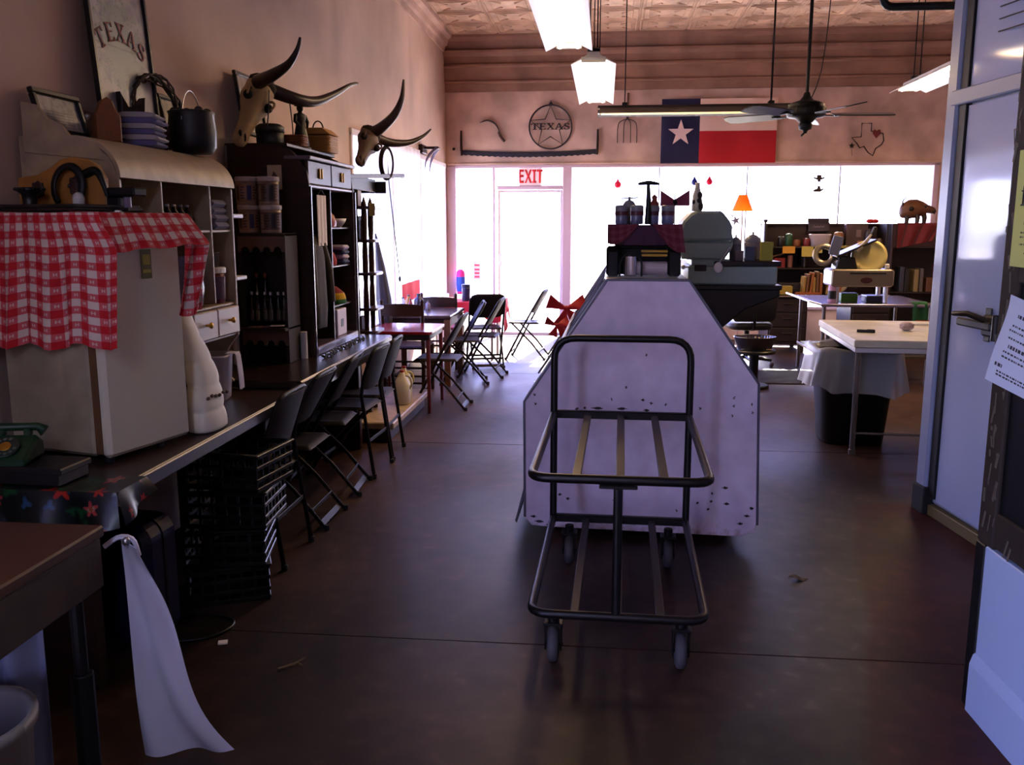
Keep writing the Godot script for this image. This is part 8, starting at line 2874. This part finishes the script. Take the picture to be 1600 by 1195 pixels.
	b.can(Vector3.ZERO, 0.042, 0.006, 0.002, 24)
	var dl := obj("dial", b, mat("dial_dark", Color(0.12, 0.17, 0.14), 0.3), t)
	b = MB.new()
	b.xf = dxf
	for k in 10:
		var a := TAU * (k + 0.5) / 12.0
		b.can(Vector3(cos(a) * 0.031, 0.006, sin(a) * 0.031), 0.0055, 0.0015, 0.0004, 10)
	obj("finger_holes", b, mat("hole_pale", Color(0.34, 0.38, 0.34), 0.4), dl)
	b = MB.new()
	b.xf = dxf
	b.can(Vector3(0, 0.005, 0), 0.018, 0.004, 0.001, 18)
	obj("dial_centre", b, M.brass, dl)
	# odds and ends on the floor
	b = MB.new()
	b.tube(curve([Vector3(-1.72, 0.006, -3.02), Vector3(-1.6, 0.006, -3.0), Vector3(-1.47, 0.006, -3.05), Vector3(-1.42, 0.006, -3.15), Vector3(-1.46, 0.006, -3.22), Vector3(-1.6, 0.006, -3.24), Vector3(-1.75, 0.006, -3.2)], 30), 0.006, 6)
	tag(obj("power_cord", b, M.black_plastic), "black power cord looped on the floor beside the suitcase", "cord")
	b = MB.new()
	b.box(Vector3(-1.4, 0.004, -3.02), Vector3(0.035, 0.006, 0.03), 0.001, ry(20))
	tag(obj("paper_scrap", b, M.paper), "small white paper scrap on the floor near the power cord", "scrap")
	b = MB.new()
	b.tube([Vector3(-1.12, 0.006, -2.84), Vector3(-1.07, 0.008, -2.88), Vector3(-1.045, 0.012, -2.92)], [0.004, 0.005, 0.003], 6)
	b.tube([Vector3(-1.06, 0.008, -2.885), Vector3(-1.04, 0.008, -2.87)], 0.003, 5)
	tag(obj("twig_bit", b, mat("twig_tan", Color(0.40, 0.32, 0.2), 0.8)), "short pale twig lying on the floor in the aisle", "twig")
	b = MB.new()
	b.xf = Transform3D(Basis.IDENTITY, Vector3(0.88, 0.004, -3.87))
	b.grid(func(u: float, v: float) -> Vector3: return Vector3((u - 0.5) * 0.09, 0.004 + 0.008 * sin(u * 6.0), (v - 0.5) * 0.05 * sin(u * PI)), 10, 4, 1, 1, 0.001)
	tag(obj("dry_leaf", b, mat("leaf_dry", Color(0.34, 0.27, 0.10), 0.8)), "dry yellowish leaf on the floor to the right of the cart", "leaf")

func milk_crate(label: String) -> Node3D:
	var t := thing("plastic_crate", label, "crate", Vector3.ZERO, 0, "crates under the counter")
	var m := mat("crate_black", Color(0.03, 0.04, 0.042), 0.32)
	var hx := 0.165
	var hz := 0.15
	var h := 0.155
	var b := MB.new()
	b.span(Vector3(-hx, 0.0, -hz), Vector3(hx, 0.008, hz), 0.002)
	obj("floor_panel", b, m, t)
	for s in [[Vector3(0, 0, hz), 0.0, hx], [Vector3(0, 0, -hz), 180.0, hx], [Vector3(hx, 0, 0), 90.0, hz], [Vector3(-hx, 0, 0), -90.0, hz]]:
		b = MB.new()
		b.xf = Transform3D(ry(s[1]), s[0])
		var w: float = s[2]
		for y in [0.012, 0.05, 0.1, h - 0.009]:
			b.box(Vector3(0, y, -0.004), Vector3(w * 2, 0.016 if y < h - 0.02 else 0.02, 0.012), 0.002)
		for k in 7:
			b.box(Vector3(lerpf(-w + 0.008, w - 0.008, k / 6.0), h * 0.5, -0.006), Vector3(0.012, h - 0.004, 0.006), 0.001)
		b.box(Vector3(0, h - 0.0015, -0.001), Vector3(w * 2 + 0.012, 0.01, 0.022), 0.003)
		obj("side_lattice", b, m, t)
	return t

func floral_tex():
	var im := Image.create(320, 128, false, Image.FORMAT_RGB8)
	im.fill(Color(0.018, 0.05, 0.04))
	var r := RandomNumberGenerator.new()
	r.seed = 21
	var blot := func(cx: float, cy: float, rad: float, c: Color, lobes: int, ph: float):
		for y in range(int(cy - rad), int(cy + rad) + 1):
			for x in range(int(cx - rad), int(cx + rad) + 1):
				var d := Vector2(x - cx, y - cy)
				var rr := rad * (0.72 + 0.28 * cos(d.angle() * lobes + ph))
				if d.length() < rr: im.set_pixel(posmod(x, 320), posmod(y, 128), c.lerp(c.darkened(0.3), d.length() / rr))
	for k in 34: blot.call(r.randf() * 320, r.randf() * 128, r.randf_range(5, 13), Color(0.04, 0.30, 0.14) if k % 3 else Color(0.14, 0.30, 0.45), 3, r.randf() * 6)
	for k in 16:
		var x := r.randf() * 320
		var y := r.randf() * 128
		var rad := r.randf_range(8, 15)
		blot.call(x, y, rad, Color(0.80, 0.14, 0.06) if k % 3 else Color(0.75, 0.22, 0.25), 5, r.randf() * 6)
		if k % 2 == 0: blot.call(x, y, rad * 0.55, Color(0.72, 0.56, 0.44), 2, r.randf() * 6)
		blot.call(x, y, rad * 0.32, Color(0.60, 0.26, 0.06), 5, 0)
	im.generate_mipmaps()
	TEX["floral"] = ImageTexture.create_from_image(im)

func build_all():
	art_textures()
	build_lamps()
	build_decor()
	build_counter()
	build_fridge()
	build_hutch()
	build_shelf_unit()
	build_armoire()
	build_far_shelves()
	build_seating()
	build_case()
	build_cart()
	build_case_top()
	build_cooler()
	build_work_tables()
	build_desk()
	build_front()
